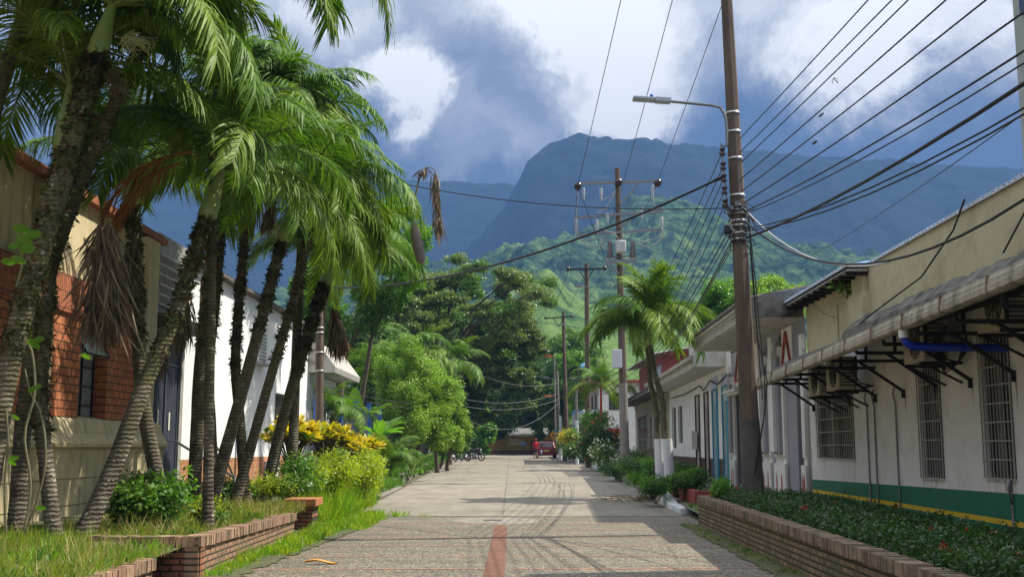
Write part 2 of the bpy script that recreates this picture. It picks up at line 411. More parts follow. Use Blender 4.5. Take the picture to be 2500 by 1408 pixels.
# the damp air of the valley
hz = MB(); hz.box(-6900, 6900, -300, 4100, -1.2, 720)
def hazemat():
    m = bpy.data.materials.new('haze'); m.use_nodes = True; nt = m.node_tree
    nt.nodes.remove(nt.nodes['Principled BSDF']); v = nt.nodes.new('ShaderNodeVolumePrincipled')
    v.inputs['Color'].default_value = HCOL; v.inputs['Density'].default_value = HAZE; v.inputs['Anisotropy'].default_value = .0
    nt.links.new(v.outputs[0], nt.nodes['Material Output'].inputs['Volume']); return m
HAZE = .00045; HCOL = (.105, .215, .47, 1)
hzo = hz.build('haze', [hazemat()]); hzo['kind'] = 'stuff'

# ------------------------------------------------------------------ road
def concmat():
    m, nt, b = nodes_of('road_concrete'); v, g = posn(nt)
    s = nt.nodes.new('ShaderNodeSeparateXYZ'); c = nt.nodes.new('ShaderNodeCombineXYZ'); nt.links.new(g.outputs['Position'], s.inputs[0])
    wob = math_(nt, 'MULTIPLY', math_(nt, 'SUBTRACT', noise(nt, v, 1.5, 6, .7), .5), .16)
    nt.links.new(math_(nt, 'ADD', math_(nt, 'ADD', s.outputs[0], .22), wob), c.inputs[0]); nt.links.new(math_(nt, 'ADD', s.outputs[1], math_(nt, 'MULTIPLY', wob, .3)), c.inputs[1])
    t = nt.nodes.new('ShaderNodeTexBrick'); t.offset = 0; nt.links.new(c.outputs[0], t.inputs[0])
    for k, val in (('Scale', 1), ('Mortar Size', .022), ('Brick Width', 3.9), ('Row Height', 5.2), ('Mortar Smooth', .3), ('Bias', 0)): t.inputs[k].default_value = val
    t.inputs['Color1'].default_value = (.255, .225, .175, 1); t.inputs['Color2'].default_value = (.215, .195, .155, 1); t.inputs['Mortar'].default_value = (.12, .115, .09, 1)
    col = mixc(nt, .55, t.outputs[0], ramp(nt, noise(nt, v, .7, 7, .65), [(.25, (.62, .6, .56)), (.75, (1.2, 1.2, 1.2))]).outputs[0], 'MULTIPLY')
    v2, _ = posn(nt, (1, .18, 1))
    col = mixc(nt, .35, col, ramp(nt, noise(nt, v2, 2.5, 5), [(.35, (.6, .58, .52)), (.65, (1.15, 1.13, 1.1))]).outputs[0], 'MULTIPLY')
    col = mixc(nt, .5, col, ramp(nt, noise(nt, v, 40, 4, .8), [(.3, (.75, .75, .75)), (.7, (1.15, 1.15, 1.15))]).outputs[0], 'MULTIPLY')
    st = ramp(nt, noise(nt, v, .55, 5, .55, 1.0), [(.52, (0, 0, 0)), (.66, (1, 1, 1))]).outputs[0]
    col = mixc(nt, math_(nt, 'MULTIPLY', st, .38), col, (.10, .09, .07))
    sp = ramp(nt, noise(nt, v, 3.1, 2, .5), [(.70, (0, 0, 0)), (.74, (1, 1, 1))]).outputs[0]
    col = mixc(nt, math_(nt, 'MULTIPLY', sp, .5), col, (.06, .055, .05))
    # dark fine cracks
    wv = nt.nodes.new('ShaderNodeTexVoronoi'); wv.feature = 'DISTANCE_TO_EDGE'; wv.inputs['Scale'].default_value = .32
    dn = nt.nodes.new('ShaderNodeVectorMath'); dn.operation = 'ADD'; nt.links.new(v, dn.inputs[0])
    nn = nt.nodes.new('ShaderNodeTexNoise'); nn.inputs['Scale'].default_value = 1.2; nn.inputs['Detail'].default_value = 6; nt.links.new(v, nn.inputs['Vector'])
    nt.links.new(nn.outputs[1], dn.inputs[1]); nt.links.new(dn.outputs[0], wv.inputs['Vector'])
    cm = ramp(nt, wv.outputs[0], [(0, (1, 1, 1)), (.006, (0, 0, 0))]).outputs[0]
    msk = ramp(nt, noise(nt, v, .25, 2), [(.5, (0, 0, 0)), (.6, (.6, .6, .6))]).outputs[0]
    col = mixc(nt, math_(nt, 'MULTIPLY', cm, msk), col, (.12, .11, .09))
    nt.links.new(col, b.inputs['Base Color']); b.inputs['Roughness'].default_value = .82; bump(nt, b, noise(nt, v, 60, 4), .25, .01); return m
def aggmat():
    m, nt, b = nodes_of('washed_gravel_paving'); v, g = posn(nt)
    vo = nt.nodes.new('ShaderNodeTexVoronoi'); vo.inputs['Scale'].default_value = 62; nt.links.new(v, vo.inputs['Vector'])
    vo2 = nt.nodes.new('ShaderNodeTexVoronoi'); vo2.inputs['Scale'].default_value = 38; nt.links.new(v, vo2.inputs['Vector'])
    sepc = nt.nodes.new('ShaderNodeSeparateColor'); nt.links.new(vo.outputs['Color'], sepc.inputs[0])
    sep2 = nt.nodes.new('ShaderNodeSeparateColor'); nt.links.new(vo2.outputs['Color'], sep2.inputs[0])
    c = ramp(nt, sepc.outputs[0], [(0, (.02, .018, .015)), (.35, (.085, .071, .05)), (.7, (.17, .142, .097)), (.88, (.32, .275, .195)), (1, (.6, .56, .46))]).outputs[0]
    c = mixc(nt, .45, c, ramp(nt, sep2.outputs[0], [(0, (.03, .027, .022)), (.5, (.11, .097, .072)), (.85, (.22, .195, .145)), (1, (.6, .55, .44))]).outputs[0])
    c = mixc(nt, .6, c, ramp(nt, noise(nt, v, .8, 6, .65), [(.28, (.62, .62, .6)), (.72, (1.25, 1.22, 1.15))]).outputs[0], 'MULTIPLY')
    v2, _ = posn(nt, (.25, 1, 1))
    c = mixc(nt, .35, c, ramp(nt, noise(nt, v2, 1.6, 5), [(.4, (.6, .6, .58)), (.6, (1.1, 1.1, 1.1))]).outputs[0], 'MULTIPLY')
    nt.links.new(c, b.inputs['Base Color']); b.inputs['Roughness'].default_value = .75
    bump(nt, b, vo.outputs[0], .5, .01); return m
def strip(name, lft, rgt, zoff, mats, n=40, rough=0, kind='structure'):
    """a paved sheet between two edge lines [(Y, X)...]"""
    y0 = max(lft[0][0], rgt[0][0]); y1 = min(lft[-1][0], rgt[-1][0]); mb = MB(); vs = []
    for i in range(n + 1):
        y = y0 + (y1 - y0) * i / n
        a = float(np.interp(y, [p[0] for p in lft], [p[1] for p in lft])); b = float(np.interp(y, [p[0] for p in rgt], [p[1] for p in rgt]))
        a += random.uniform(-rough, rough); b += random.uniform(-rough, rough)
        vs += [(a, y, gz(y) + zoff), (b, y, gz(y) + zoff)]
    mb.add(vs, [(2 * i, 2 * i + 1, 2 * i + 3, 2 * i + 2) for i in range(n)]); o = mb.build(name, mats); o['kind'] = kind; return o
CONC = concmat(); AGG = aggmat()
RL = [(26.2, -3.75), (40, -3.95), (60, -4.35), (78, -4.6), (95, -5.6), (115, -6.5), (135, -9)]
RR = [(26.2, 4.0), (27.9, 4.05), (38.5, 4.42), (78, 5.05), (110, 5.5), (135, 9)]
strip('road', RL, RR, 0, [CONC], 60)
strip('cross_road', [(112, -40), (128, -40)], [(112, 40), (128, 40)], .004, [CONC], 2)
strip('paved_street', [(2, -4.0), (26.2, -4.1)], [(2, 4.05), (26.2, 4.1)], .0, [AGG], 20)
strip('side_paving', [(2, -9.5), (14, -9.5)], [(2, -4.0), (14, -4.0)], .004, [AGG], 3)
# brick bands across the paving, and the strip of bricks along its middle
BRK_F = brickmat('flat_bricks', 'flaty', (.42, .16, .09), (.30, .11, .065), (.10, .09, .06), .30, .075, .006, 0, rough=.8)
BRK_F2 = brickmat('band_bricks', 'flat', (.38, .18, .12), (.30, .17, .12), (.16, .14, .10), .22, .2, .012, 0, rough=.85)
cs = MB(); cs.add([(-.37, 6, .005), (-.085, 6, .005), (-.10, 23.3, .005), (-.355, 23.3, .005)], [(0, 1, 2, 3)]); o = cs.build('brick_strip', [brickmat('strip_bricks', 'flat', (.25, .10, .055), (.14, .065, .042), (.05, .04, .03), .6, .078, .007, 0)]); o['kind'] = 'structure'
bm_ = MB()
for k, y in enumerate((9.95, 11.65, 13.35, 15.05, 16.75, 18.45, 20.15, 21.85, 23.55)):
    for (a, b) in ((-3.9, -.40), (-.05, 3.5)):
        wd = .052
        n = 16
        for i in range(n):
            xa = a + (b - a) * i / n; xb = a + (b - a) * (i + 1) / n; j = random.uniform(-.012, .012); s = .025
            bm_.quad((xa, y + xa * s + j - wd, .004), (xb, y + xb * s + j - wd, .004), (xb, y + xb * s + j + wd, .004), (xa, y + xa * s + j + wd, .004))
o = bm_.build('brick_bands', [BRK_F2]); o['kind'] = 'structure'
# joint between the paving and the concrete: a small lip of older concrete
jn = MB(); jn.box(-3.7, 3.9, 26.05, 26.35, -.05, .012); jn.box(-3.6, -.9, 25.35, 25.5, -.05, .006); o = jn.build('road_joint', [plain('old_concrete', (.22, .2, .16), .9, var=.35, dirt=(.05, .06, .03), dirt_amt=.8)]); o['kind'] = 'structure'
# moss beside the walls
MOSS = plain('moss', (.09, .10, .035), .95, var=.5, scale=5, dirt=(.05, .045, .03), dirt_amt=.8, bmp=.5)
strip('moss_verge', [(2, 3.3), (10, 3.2), (18, 3.38), (23.5, 3.5)], [(2, 4.0), (23.5, 4.1)], .010, [MOSS], 260, .07)
strip('moss_verge', [(2, -4.2), (22, -4.2), (26, -4.1)], [(2, -3.6), (13, -3.45), (18, -3.2), (22, -3.0), (26, -3.1)], .012, [MOSS], 260, .09)
mh = thing('manhole_cover', (-.42, 24.55, 0), 'round pale concrete manhole cover set in the street at the joint of the two pavings', 'manhole cover')
q = MB(); q.lathe([(.0, .016), (.55, .016), (.56, .012), (.60, .012), (.61, .018), (.97, .018), (.99, 0)], (-.42, 24.55, 0), 40); part(q, 'concrete_ring', [plain('manhole_conc', (.22, .20, .165), .85, var=.3)], mh)
q = MB(); q.box(-.62, -.22, 24.52, 24.56, .014, .030); part(q, 'lift_slot', [plain('dark_iron', (.03, .03, .03), .7)], mh)
strip('right_pavement', [(23.4, 4.1), (27.9, 4.3), (38.5, 4.62), (78, 5.2), (108, 5.6)], [(23.4, 7.5), (108, 9.5)], .11, [plain('pavement', (.20, .185, .155), .9, var=.35, dirt=(.06, .055, .04), dirt_amt=.7)], 30)
strip('right_verge', [(1, 4.05), (24.4, 4.3)], [(1, 6.4), (24.4, 7.2)], .10, [SOIL], 8)
# ------------------------------------------------------------------ right side: buildings
WHITE = plain('white_paint', (.80, .78, .75), .75, var=.08, dirt=(.50, .46, .40), dirt_amt=.38, scale=1.3)
CREAM = plain('cream_paint', (.60, .55, .43), .8, var=.14, dirt=(.30, .27, .2), dirt_amt=.5, streak=True)
CREAM2 = plain('old_cream_render', (.56, .50, .32), .85, var=.12, dirt=(.28, .25, .17), dirt_amt=.5, scale=1.2)
GREEN = plain('green_paint', (.012, .17, .095), .55, var=.15)
YELLOW = plain('yellow_paint', (.75, .50, .03), .6, var=.1)
GREY = plain('grey_paint', (.30, .30, .34), .75, var=.1)
RED = plain('red_paint', (.36, .09, .06), .7, var=.15)
BROWN = plain('brown_paint', (.09, .045, .035), .6, var=.2)
STEEL = plain('black_steel', (.018, .016, .016), .6, var=.3, bmp=0)
MOULD = plain('mouldy_concrete', (.20, .19, .16), .95, var=.4, dirt=(.02, .02, .018), dirt_amt=.95, scale=2)
GUT = plain('gutter_paint', (.42, .38, .30), .8, var=.2, dirt=(.08, .07, .05), dirt_amt=.8, streak=True)
BLUER = plain('blue_roof_sheet', (.22, .38, .72), .4, metal=.2, var=.15, bmp=0)
ZINC = plain('zinc_sheet', (.38, .36, .33), .5, metal=.4, var=.2, dirt=(.16, .09, .05), dirt_amt=.5)
OLDROOF = plain('old_fibre_roof', (.14, .125, .11), .95, var=.4, dirt=(.04, .04, .03), dirt_amt=.8)
def glassmat():
    m, nt, b = nodes_of('window_glass'); v, g = posn(nt)
    nt.links.new(ramp(nt, noise(nt, v, 1.5, 3), [(.3, (.045, .045, .042)), (.7, (.13, .125, .11))]).outputs[0], b.inputs['Base Color'])
    b.inputs['Roughness'].default_value = .12; return m
GLASS = glassmat()
GRILLE = plain('grille_paint', (.36, .34, .30), .6, var=.1, bmp=0)
def WX(Y): return 5.82 + .03 * Y           # the building line on the right
UD = Vector((.03, 1, 0)).normalized(); NR = Vector((-1, .03, 0)).normalized()
def wp(Y, z, d=0): return Vector((WX(Y), Y, z)) + NR * d
def wbox(mb, Ya, Yb, za, zb, da, db, mi=0):
    """a block on the right building line, from da to db metres out of the wall"""
    vs = [wp(y, z, d) for z in (za, zb) for d in (da, db) for y in (Ya, Yb)]
    mb.add(vs, [(0, 1, 3, 2), (4, 6, 7, 5), (0, 4, 5, 1), (2, 3, 7, 6), (0, 2, 6, 4), (1, 5, 7, 3)], mi); return mb
def grille_window(root, Ya, Yb, za, zb, nb, hs, frame_mat, double=False, depth=.12):
    """glass set back in the opening, frame round it, bars on the face"""
    g = MB(); g.quad(wp(Ya, za, -depth), wp(Yb, za, -depth), wp(Yb, zb, -depth), wp(Ya, zb, -depth)); w = part(g, 'window', [GLASS], root)
    fr = MB()
    for (a, b, c, d) in ((Ya, Ya + .05, za, zb), (Yb - .05, Yb, za, zb), (Ya + .05, Yb - .05, za, za + .05), (Ya + .05, Yb - .05, zb - .05, zb)): wbox(fr, a, b, c, d, -depth + .003, -depth + .05)
    m = (Ya + Yb) / 2; wbox(fr, m - .025, m + .025, za + .05, zb - .05, -depth + .003, -depth + .04)
    subpart(fr, 'frame', [frame_mat], w)
    gr = MB()
    for i in range(nb + 1):
        y = Ya + (Yb - Ya) * i / nb; th = .011 if 0 < i < nb else .018
        wbox(gr, y - th / 2, y + th / 2, za, zb, .02, .035)
    if double: wbox(gr, m - .03, m + .03, za, zb, .018, .045)
    for i in range(hs + 1):
        z = za + (zb - za) * i / hs; wbox(gr, Ya, Yb, z - .009, z + .009, .035, .048)
    subpart(gr, 'grille', [GRILLE], w)
    return w
# --- the long white building with the green band
B1 = thing('white_building', (WX(17), 17, 0), 'long white building with a green and yellow band, barred windows and a blue roof', 'building')
ops = [(13.84, 14.79, 1.2, 3.1), (16.33, 17.3, 1.14, 3.1), (21.0, 23.8, 1.37, 2.95), (10.6, 11.6, 1.2, 3.1)]
k = UD.y
mb = MB(); wall(mb, (WX(0), 0, 0), UD, NR, 8 / k, 24.6 / k, .0, 3.6, [(a / k, b / k, c, d) for a, b, c, d in ops], .14, [(0, 1), (.62, 2), (.69, 1), (.96, 0)],
                lambda u, v: (-.055 + .012 * (24 - u)) * 1.0 if abs(v - .96) < .001 else 0)
wbox(mb, 24.45, 24.6, 0, 3.6, -3, 0)
part(mb, 'wall', [WHITE, GREEN, YELLOW], B1)
RUSTY = plain('rust_stain', (.34, .25, .17), .9, var=.3)
mb = MB()
for i_, y in enumerate((24.0, 22.6, 21.1, 19.5, 17.95, 16.45, 15.1, 13.7, 12.4)):
    for j_ in range(3): yy = y + (j_ - 1) * .018 + random.uniform(-.006, .006); L_ = random.uniform(.12, .55); mb.add([wp(yy - .007, 2.42, .0025), wp(yy + .007, 2.42, .0025), wp(yy + .001, 2.42 - L_, .0025)], [(0, 1, 2)])
for a, b, c_, d_ in ops:
    for j_ in range(7): yy = random.uniform(a, b); L_ = random.uniform(.1, .4); mb.add([wp(yy - .006, c_ - .005, .0025), wp(yy + .006, c_ - .005, .0025), wp(yy, c_ - L_, .0025)], [(0, 1, 2)])
o_ = part(mb, 'rust_runs', [RUSTY], B1); o_['kind'] = 'stuff'
for (a, b, c, d), nb, hs, db in zip(ops, (9, 9, 22, 9), (8, 7, 6, 8), (0, 0, 1, 0)): grille_window(B1, a, b, c, d, nb, hs, STEEL, bool(db))
# parapet of old cream render with pilasters and cables
mb = MB(); wbox(mb, 8, 20.6, 3.6, 4.825, -.25, 0); wbox(mb, 20.6, 24.6, 3.0, 4.85, -.28, -.03); part(mb, 'parapet', [CREAM2], B1)
mb = MB(); wbox(mb, 19.6, 20.6, 3.75, 4.35, .002, .14); wbox(mb, 19.75, 20.45, 4.35, 4.70, .002, .09); wbox(mb, 21.9, 21.98, 3.2, 4.4, -.028, 0); part(mb, 'pilaster', [CREAM2], B1)
# mouldy ledge between parapet and awning
mb = MB(); n = 60
vs = []
for i in range(n + 1):
    y = 8 + (20.3 - 8) * i / n; j = random.uniform(-.02, .02); zb = 3.30 - (y - 10.4) * .0237
    vs += [wp(y, 3.93 + j, .004), wp(y, 3.90 + j, .12 + j), wp(y, 3.70 + j * .5, .34 + j), wp(y, 3.50, .38)]
mb.add(vs, [(4 * i + q_, 4 * i + q_ + 1, 4 * i + q_ + 5, 4 * i + q_ + 4) for i in range(n) for q_ in range(3)]); part(mb, 'ledge', [MOULD], B1)
# corrugated roof
mb = MB(); n = 210
vs = []
for i in range(n + 1):
    y = 8 + (25.6 - 8) * i / n; off = .035 if y < 19.6 else .42; zz = 4.84 + (.035 if i % 2 else 0)
    if y >= 19.6: zz -= .03
    vs += [wp(y, zz, off), wp(y, zz + .36, -1.8), wp(y, zz + .36 - .30, -4.5)]
mb.add(vs, [(3 * i + q_, 3 * i + q_ + 1, 3 * i + q_ + 4, 3 * i + q_ + 3) for i in range(n) for q_ in range(2)], 0)
part(mb, 'roof', [BLUER], B1)
mb = MB()
for i in range(n):
    y = 8 + (25.6 - 8) * (i + .5) / n; off = .035 if y < 19.6 else .42; zz = 4.84 - (.03 if y >= 19.6 else 0)
    h_ = .040 if i % 2 else .004
    wbox(mb, y - .0419, y + .0419, zz - .018, zz + h_, off - .012, off + .003)
part(mb, 'roof_edge', [plain('roof_edge_white', (.62, .66, .72), .5, bmp=0)], B1)
mb = MB(); wbox(mb, 19.6, 25.5, 4.72, 4.76, -.1, .40, 0)
for i in range(12): wbox(mb, 19.7 + i * .5, 19.75 + i * .5, 4.66, 4.72, 0, .38, 1)
part(mb, 'soffit', [ZINC, STEEL], B1)
# awning: sheet roof, gutter, brackets
AW = thing('metal_awning', (5.2, 16, 0), 'long sloping awning with a stained cream gutter carried on black steel brackets', 'awning')
def gp(Y, dz=0, d=0): return Vector((4.52 + .03 * Y, Y, 3.30 - (Y - 10.44) * .0237 + dz)) + NR * d
mb = MB(); n = 150
vs = []
for i in range(n + 1):
    y = 6 + (24.2 - 6) * i / n; w_ = .018 if i % 2 else 0
    vs += [gp(y, .02 + w_, 0), wp(y, 3.52 + w_, .36)]
mb.add(vs, [(2 * i, 2 * i + 1, 2 * i + 3, 2 * i + 2) for i in range(n)]); part(mb, 'roof_sheet', [OLDROOF], AW)
mb = MB(); n = 40; prof = [(0, .02), (.03, .035), (.035, .0), (.05, -.02), (.05, -.065), (.065, -.075), (.06, -.14), (.03, -.165), (-.05, -.165), (-.07, -.10)]
vs = []
for i in range(n + 1):
    y = 6 + (24.3 - 6) * i / n
    vs += [gp(y, h + random.uniform(-.004, .004), d) for d, h in prof]
K = len(prof); mb.add(vs, [(K * i + q_, K * i + q_ + 1, K * (i + 1) + q_ + 1, K * (i + 1) + q_) for i in range(n) for q_ in range(K - 1)]); 
mb.add(vs[-K:], [tuple(range(K))]); part(mb, 'gutter', [GUT], AW)
mb = MB()
for i in range(13): mb.beam(gp(7 + i * 1.35, .03, .05), gp(7 + i * 1.35, -.17, .062), .03, .012)
part(mb, 'gutter_strap', [plain('rusty_strap', (.22, .14, .09), .8)], AW)
for i, y in enumerate((24.0, 22.6, 21.1, 19.5, 17.95, 16.45, 15.1, 13.7, 12.4, 11.1)):
    mb = MB(); zb = 2.99 + (15.1 - y) * .004; g0 = gp(y, -.12, -.12)
    mb.beam(wp(y, zb, 0), Vector((g0.x, y + .02, zb)), .05); mb.beam(wp(y, zb - .50, .01), wp(y, zb - .01, .72), .045)
    mb.beam(wp(y, zb - .46, .015), wp(y, zb - .60, .015), .09, .03); top = 3.45
    mb.beam(wp(y, zb, .60), wp(y, zb + .33, .60), .04); mb.beam(gp(y, -.02, -.10), wp(y, 3.44, .34), .045)
    mb.beam(Vector((g0.x, y + .02, zb)), gp(y, -.02, -.12), .04)
    part(mb, 'bracket', [STEEL], AW)
mb = MB(); mb.beam(gp(6.5, -.04, -.1), gp(24.1, -.04, -.1), .05, .08); mb.beam(wp(6.5, 3.30, .62), wp(24.1, 3.24, .62), .04, .06)
part(mb, 'purlin', [STEEL], AW)
# downpipe from the gutter back to the wall
mb = MB(); c0 = gp(13.9, -.16, 0)
path = [c0, c0 + Vector((0, 0, -.05)), c0 + Vector((.0, 0, -.10)), c0 + Vector((.03, 0, -.16)), c0 + Vector((.10, 0, -.20)), c0 + Vector((.2, 0, -.215)), wp(13.85, c0.z - .23, .02)]
bp = thing('drain_pipe', tuple(c0), 'bright blue drain pipe bending from the gutter back to the white wall', 'pipe')
q = MB(); q.tube(path[2:], .05, 12); part(q, 'pipe', [plain('blue_pvc', (.015, .045, .42), .35, var=.1, bmp=0)], bp)
q = MB(); q.tube(path[:3], .058, 12); part(q, 'connector', [plain('white_pvc', (.7, .7, .68), .4, var=.05, bmp=0)], bp)
# air conditioners on the wall
ACW = plain('ac_casing', (.50, .46, .36), .6, var=.2, dirt=(.2, .16, .1), dirt_amt=.6, streak=True)
def ac_unit(Y, z, label, w=.85, h=.58, d=.34, off=.22):
    t = thing('air_conditioner', tuple(wp(Y, z, off)), label, 'air conditioner', 'air conditioners under the awning')
    q = MB(); wbox(q, Y - w / 2, Y + w / 2, z, z + h, off, off + d); wbox(q, Y - w / 2 + .02, Y + w / 2 - .02, z + h, z + h + .015, off + .02, off + d - .02); part(q, 'casing', [ACW], t, .012)
    q = MB()
    c = wp(Y - w * .12, z + h / 2, off + d + .012)
    for r_ in (.08, .13, .18, .23):
        n = 24; ring = []
        for a in range(n): ring.append(c + UD * (r_ * math.cos(a / n * 6.283)) + Vector((0, 0, r_ * math.sin(a / n * 6.283))))
        q.tube(ring + [ring[0]], .006, 5)
    for a in range(8): q.beam(c, c + UD * (.24 * math.cos(a * .785)) + Vector((0, 0, .24 * math.sin(a * .785))), .008)
    part(q, 'fan_grille', [STEEL], t)
    q = MB()
    for i in range(9): wbox(q, Y - w / 2 - .008, Y - w / 2 - .001, z + .06 + i * .055, z + .085 + i * .055, off + .04, off + d - .04)
    part(q, 'side_vent', [plain('vent_dark', (.08, .07, .06), .8)], t)
    for s in (-1, 1): q = MB(); wbox(q, Y + s * w * .38 - .02, Y + s * w * .38 + .02, z - .045, z - .003, 0, off + d + .03); q.beam(wp(Y + s * w * .38, z - .3, .01), wp(Y + s * w * .38, z - .04, off + d - .05), .03); part(q, 'bracket', [STEEL], t)
ac_unit(20.3, 2.62, 'stained air conditioner hung on the wall beside the double barred window')
ac_unit(21.7, 2.58, 'air conditioner half hidden above the double barred window')
ac_unit(15.75, 2.78, 'air conditioner with black cables, hung between the two tall barred windows')
ac_unit(12.95, 2.95, 'air conditioner at the edge of the photograph, highest under the awning')
# black cable bundles and drain lines on the wall
cbg = 'cable bundles behind the air conditioners'
for s in range(5): cb = MB(); cb.tube([wp(15.1, 3.25, .3), wp(15.2 + s * .05, 3.0, .38 + s * .02), wp(15.25, 2.8 - s * .05, .3), wp(15.15, 2.75, .15), wp(15.0, 2.9 + s * .05, .08)], .016, 6); tag(cb.build('wall_cable', [STEEL]), 'black cable looping beside the air conditioner between the tall barred windows', 'cable', cbg)
for s in range(3): cb = MB(); cb.tube([wp(19.6, 3.2, .3), wp(19.65, 2.95, .38 - s * .05), wp(19.75, 2.72 - s * .06, .2 + s * .05), wp(19.5, 2.66, .05)], .014, 6); tag(cb.build('wall_cable', [STEEL]), 'black cable looping beside the air conditioner over the double barred window', 'cable', cbg)
for Y, lab in ((20.05, 'thin grey drain line running down the white wall, far one of the close pair'), (19.6, 'thin grey drain line running down the white wall, near one of the close pair'), (18.4, 'single thin grey drain line down the white wall between the windows'), (13.98, 'thin pale drain line at the foot of the right barred window')):
    q = MB(); zt = 2.6 if Y > 15 else 1.2
    q.tube([wp(Y, zt, .02), wp(Y + .03, zt - .12, .05), wp(Y, zt - .3, .025), wp(Y + .02, 1.2, .022), wp(Y, .2, .022)], .016, 6)
    tag(q.build('drain_line', [plain('grey_pvc', (.26, .25, .25), .6)]), lab, 'pipe', 'drain lines on the white wall')
q = MB()
for i in range(12): q.beam(wp(8 + i * .1, 4.0, 0), wp(8.1 + i * .1, 4, 0), .01)
# wall cables hanging on the parapet
q = MB(); q.tube([wp(14.6, 4.9, .15), wp(15.2, 4.6, .1), wp(16.6, 4.15, .1), wp(18.2, 3.78, .4), wp(19.5, 3.7, .3)], .014, 6); q.tube([wp(12.6, 4.95, .1), wp(12.9, 4.4, .08), wp(13.35, 3.95, .2)], .012, 6)
tag(q.build('wall_cable', [STEEL]), 'black cables drooping across the cream parapet', 'cable')

# --- tall block beyond the frame on the right, only its edge shows
TB = thing('tall_building', (8, 10, 0), 'edge of a tall grey green building with dark blue panels at the far right', 'building')
q = MB(); q.box(7.55, 12, 4, 15.9, 0, 10.7); part(q, 'wall', [plain('grey_green', (.38, .40, .36), .8)], TB)
q = MB(); q.box(7.50, 7.545, 6, 15.60, 7.9, 10.5); part(q, 'panel', [plain('dark_blue', (.02, .04, .10), .4)], TB)

# --- building with the stepped pilasters and tiled canopy
B2 = thing('striped_building', (WX(29), 29, 0), 'white and grey building with stepped pilasters, red triangles and a mouldy canopy', 'building')
ops2 = [(24.95, 25.72, .15, 3.05), (30.0, 30.7, .6, 3.2), (33.2, 33.9, .5, 3.2)]
mb = MB(); wall(mb, (WX(0), 0, 0), UD, NR, 24.62 / k, 34.6 / k, 0, 4.47, [(a / k, b / k, c, d) for a, b, c, d in ops2], .2); part(mb, 'wall', [GREY], B2)
q = MB(); wbox(q, 24.95, 25.72, .15, 3.05, -.2, -.12)
for i in range(7): wbox(q, 25.0 + i * .105, 25.05 + i * .105, .3, 2.2, -.12, -.095); 
for i in range(8): wbox(q, 25.0 + i * .09, 25.02 + i * .09, 2.35, 2.98, -.12, -.09)
part(q, 'door', [plain('door_wood', (.12, .055, .05), .6, var=.3, streak=True, dirt=(.05, .02, .02))], B2)
for a in (30.0, 33.2):
    q = MB(); wbox(q, a, a + .7, .5, 3.2, -.2, -.14); part(q, 'door', [BROWN], B2)
def pilaster(Yc, w, steps, root, zt=4.0, foot=True):
    q = MB()
    for s in range(steps):
        ww = w * (1 - s / steps); d0 = s * .09; top = zt + s * .14
        wbox(q, Yc - ww / 2, Yc + ww / 2, 1.36 + s * .06, top, d0 + .003, d0 + .09, 0 if s % 2 == 0 else 1)
        wbox(q, Yc - ww / 2 - .10, Yc - ww / 2 - .003, top - .35, top - .12, .004, d0 + .07, 0)
    if foot:
        for s, (dw, zz) in enumerate(((.0, 1.36), (.07, 1.20))): wbox(q, Yc - w / 2 - dw, Yc + w / 2 + dw, .1, zz, s * .06 + .002, s * .06 + .06, 0)
        for sx in (-.25, .25):
            yc = Yc + sx * w
            q.add([wp(yc - .07, .15, .124), wp(yc + .07, .15, .124), wp(yc + .07, .85, .124), wp(yc, 1.02, .124), wp(yc - .07, .85, .124)], [(0, 1, 2, 3, 4)], 2)
    return part(q, 'pilaster', [WHITE, GREY, RED], root)
pilaster(24.78, .3, 1, B2, 4.1); pilaster(27.35, 1.15, 3, B2); pilaster(29.0, 1.1, 3, B2, 3.9); pilaster(31.6, 1.0, 3, B2, 3.8); pilaster(34.2, .7, 2, B2, 3.7)
for yc, w_ in ((26.35, .9), (30.3, .3), (33.0, .9)):
    q = MB(); wbox(q, yc - w_ / 2 - .1, yc + w_ / 2 + .1, 3.40, 4.42, .003, .05, 0); part(q, 'niche_panel', [WHITE], B2)
    q = MB(); a, b, c = wp(yc - w_ / 2, 3.55, .07), wp(yc + w_ / 2, 3.55, .07), wp(yc, 4.32, .07)
    if w_ > .5:
        q.beam(a, b, .07, .07, 0, NR); q.beam(b, c, .07, .07, 0, NR); q.beam(c, a, .07, .07, 0, NR)
    else: q.prism([(0, 0)], 0, 0) if False else q.add([a, b, c], [(0, 1, 2)])
    part(q, 'red_triangle', [RED], B2)
q = MB()
def cfx(Y): return 4.58 + .03 * Y
n = 2
vs = [(cfx(y), y, z) for y in (24.75, 33.6) for z in (4.47, 4.9)] + [(WX(y), y, z) for y in (24.75, 33.6) for z in (4.47, 4.98)]
q.add(vs, [(0, 1, 3, 2), (4, 6, 7, 5), (0, 2, 6, 4), (1, 5, 7, 3), (0, 4, 5, 1), (2, 3, 7, 6)]); part(q, 'canopy', [plain('canopy_render', (.62, .59, .52), .85, var=.2, dirt=(.10, .09, .08), dirt_amt=.6, streak=True)], B2)
q = MB(); q.add([(cfx(24.7) - .01, 24.72, 4.50), (WX(24.7), 24.72, 4.48), (WX(24.7), 24.72, 5.15), (cfx(24.7) + .35, 24.72, 5.02), (cfx(24.7) - .01, 24.72, 4.86)], [(0, 1, 2, 3, 4)]); part(q, 'canopy_end', [MOULD], B2)
q = MB()                                                                    # old tiles and a frieze of small hatched squares
for i in range(60):
    y = 24.8 + i * .147
    q.tube([(cfx(y) - .10, y, 4.90 + random.uniform(-.01, .01)), (WX(y) + .2, y, 5.18)], .055, 6)
part(q, 'roof_tiles', [OLDROOF], B2)
q = MB()
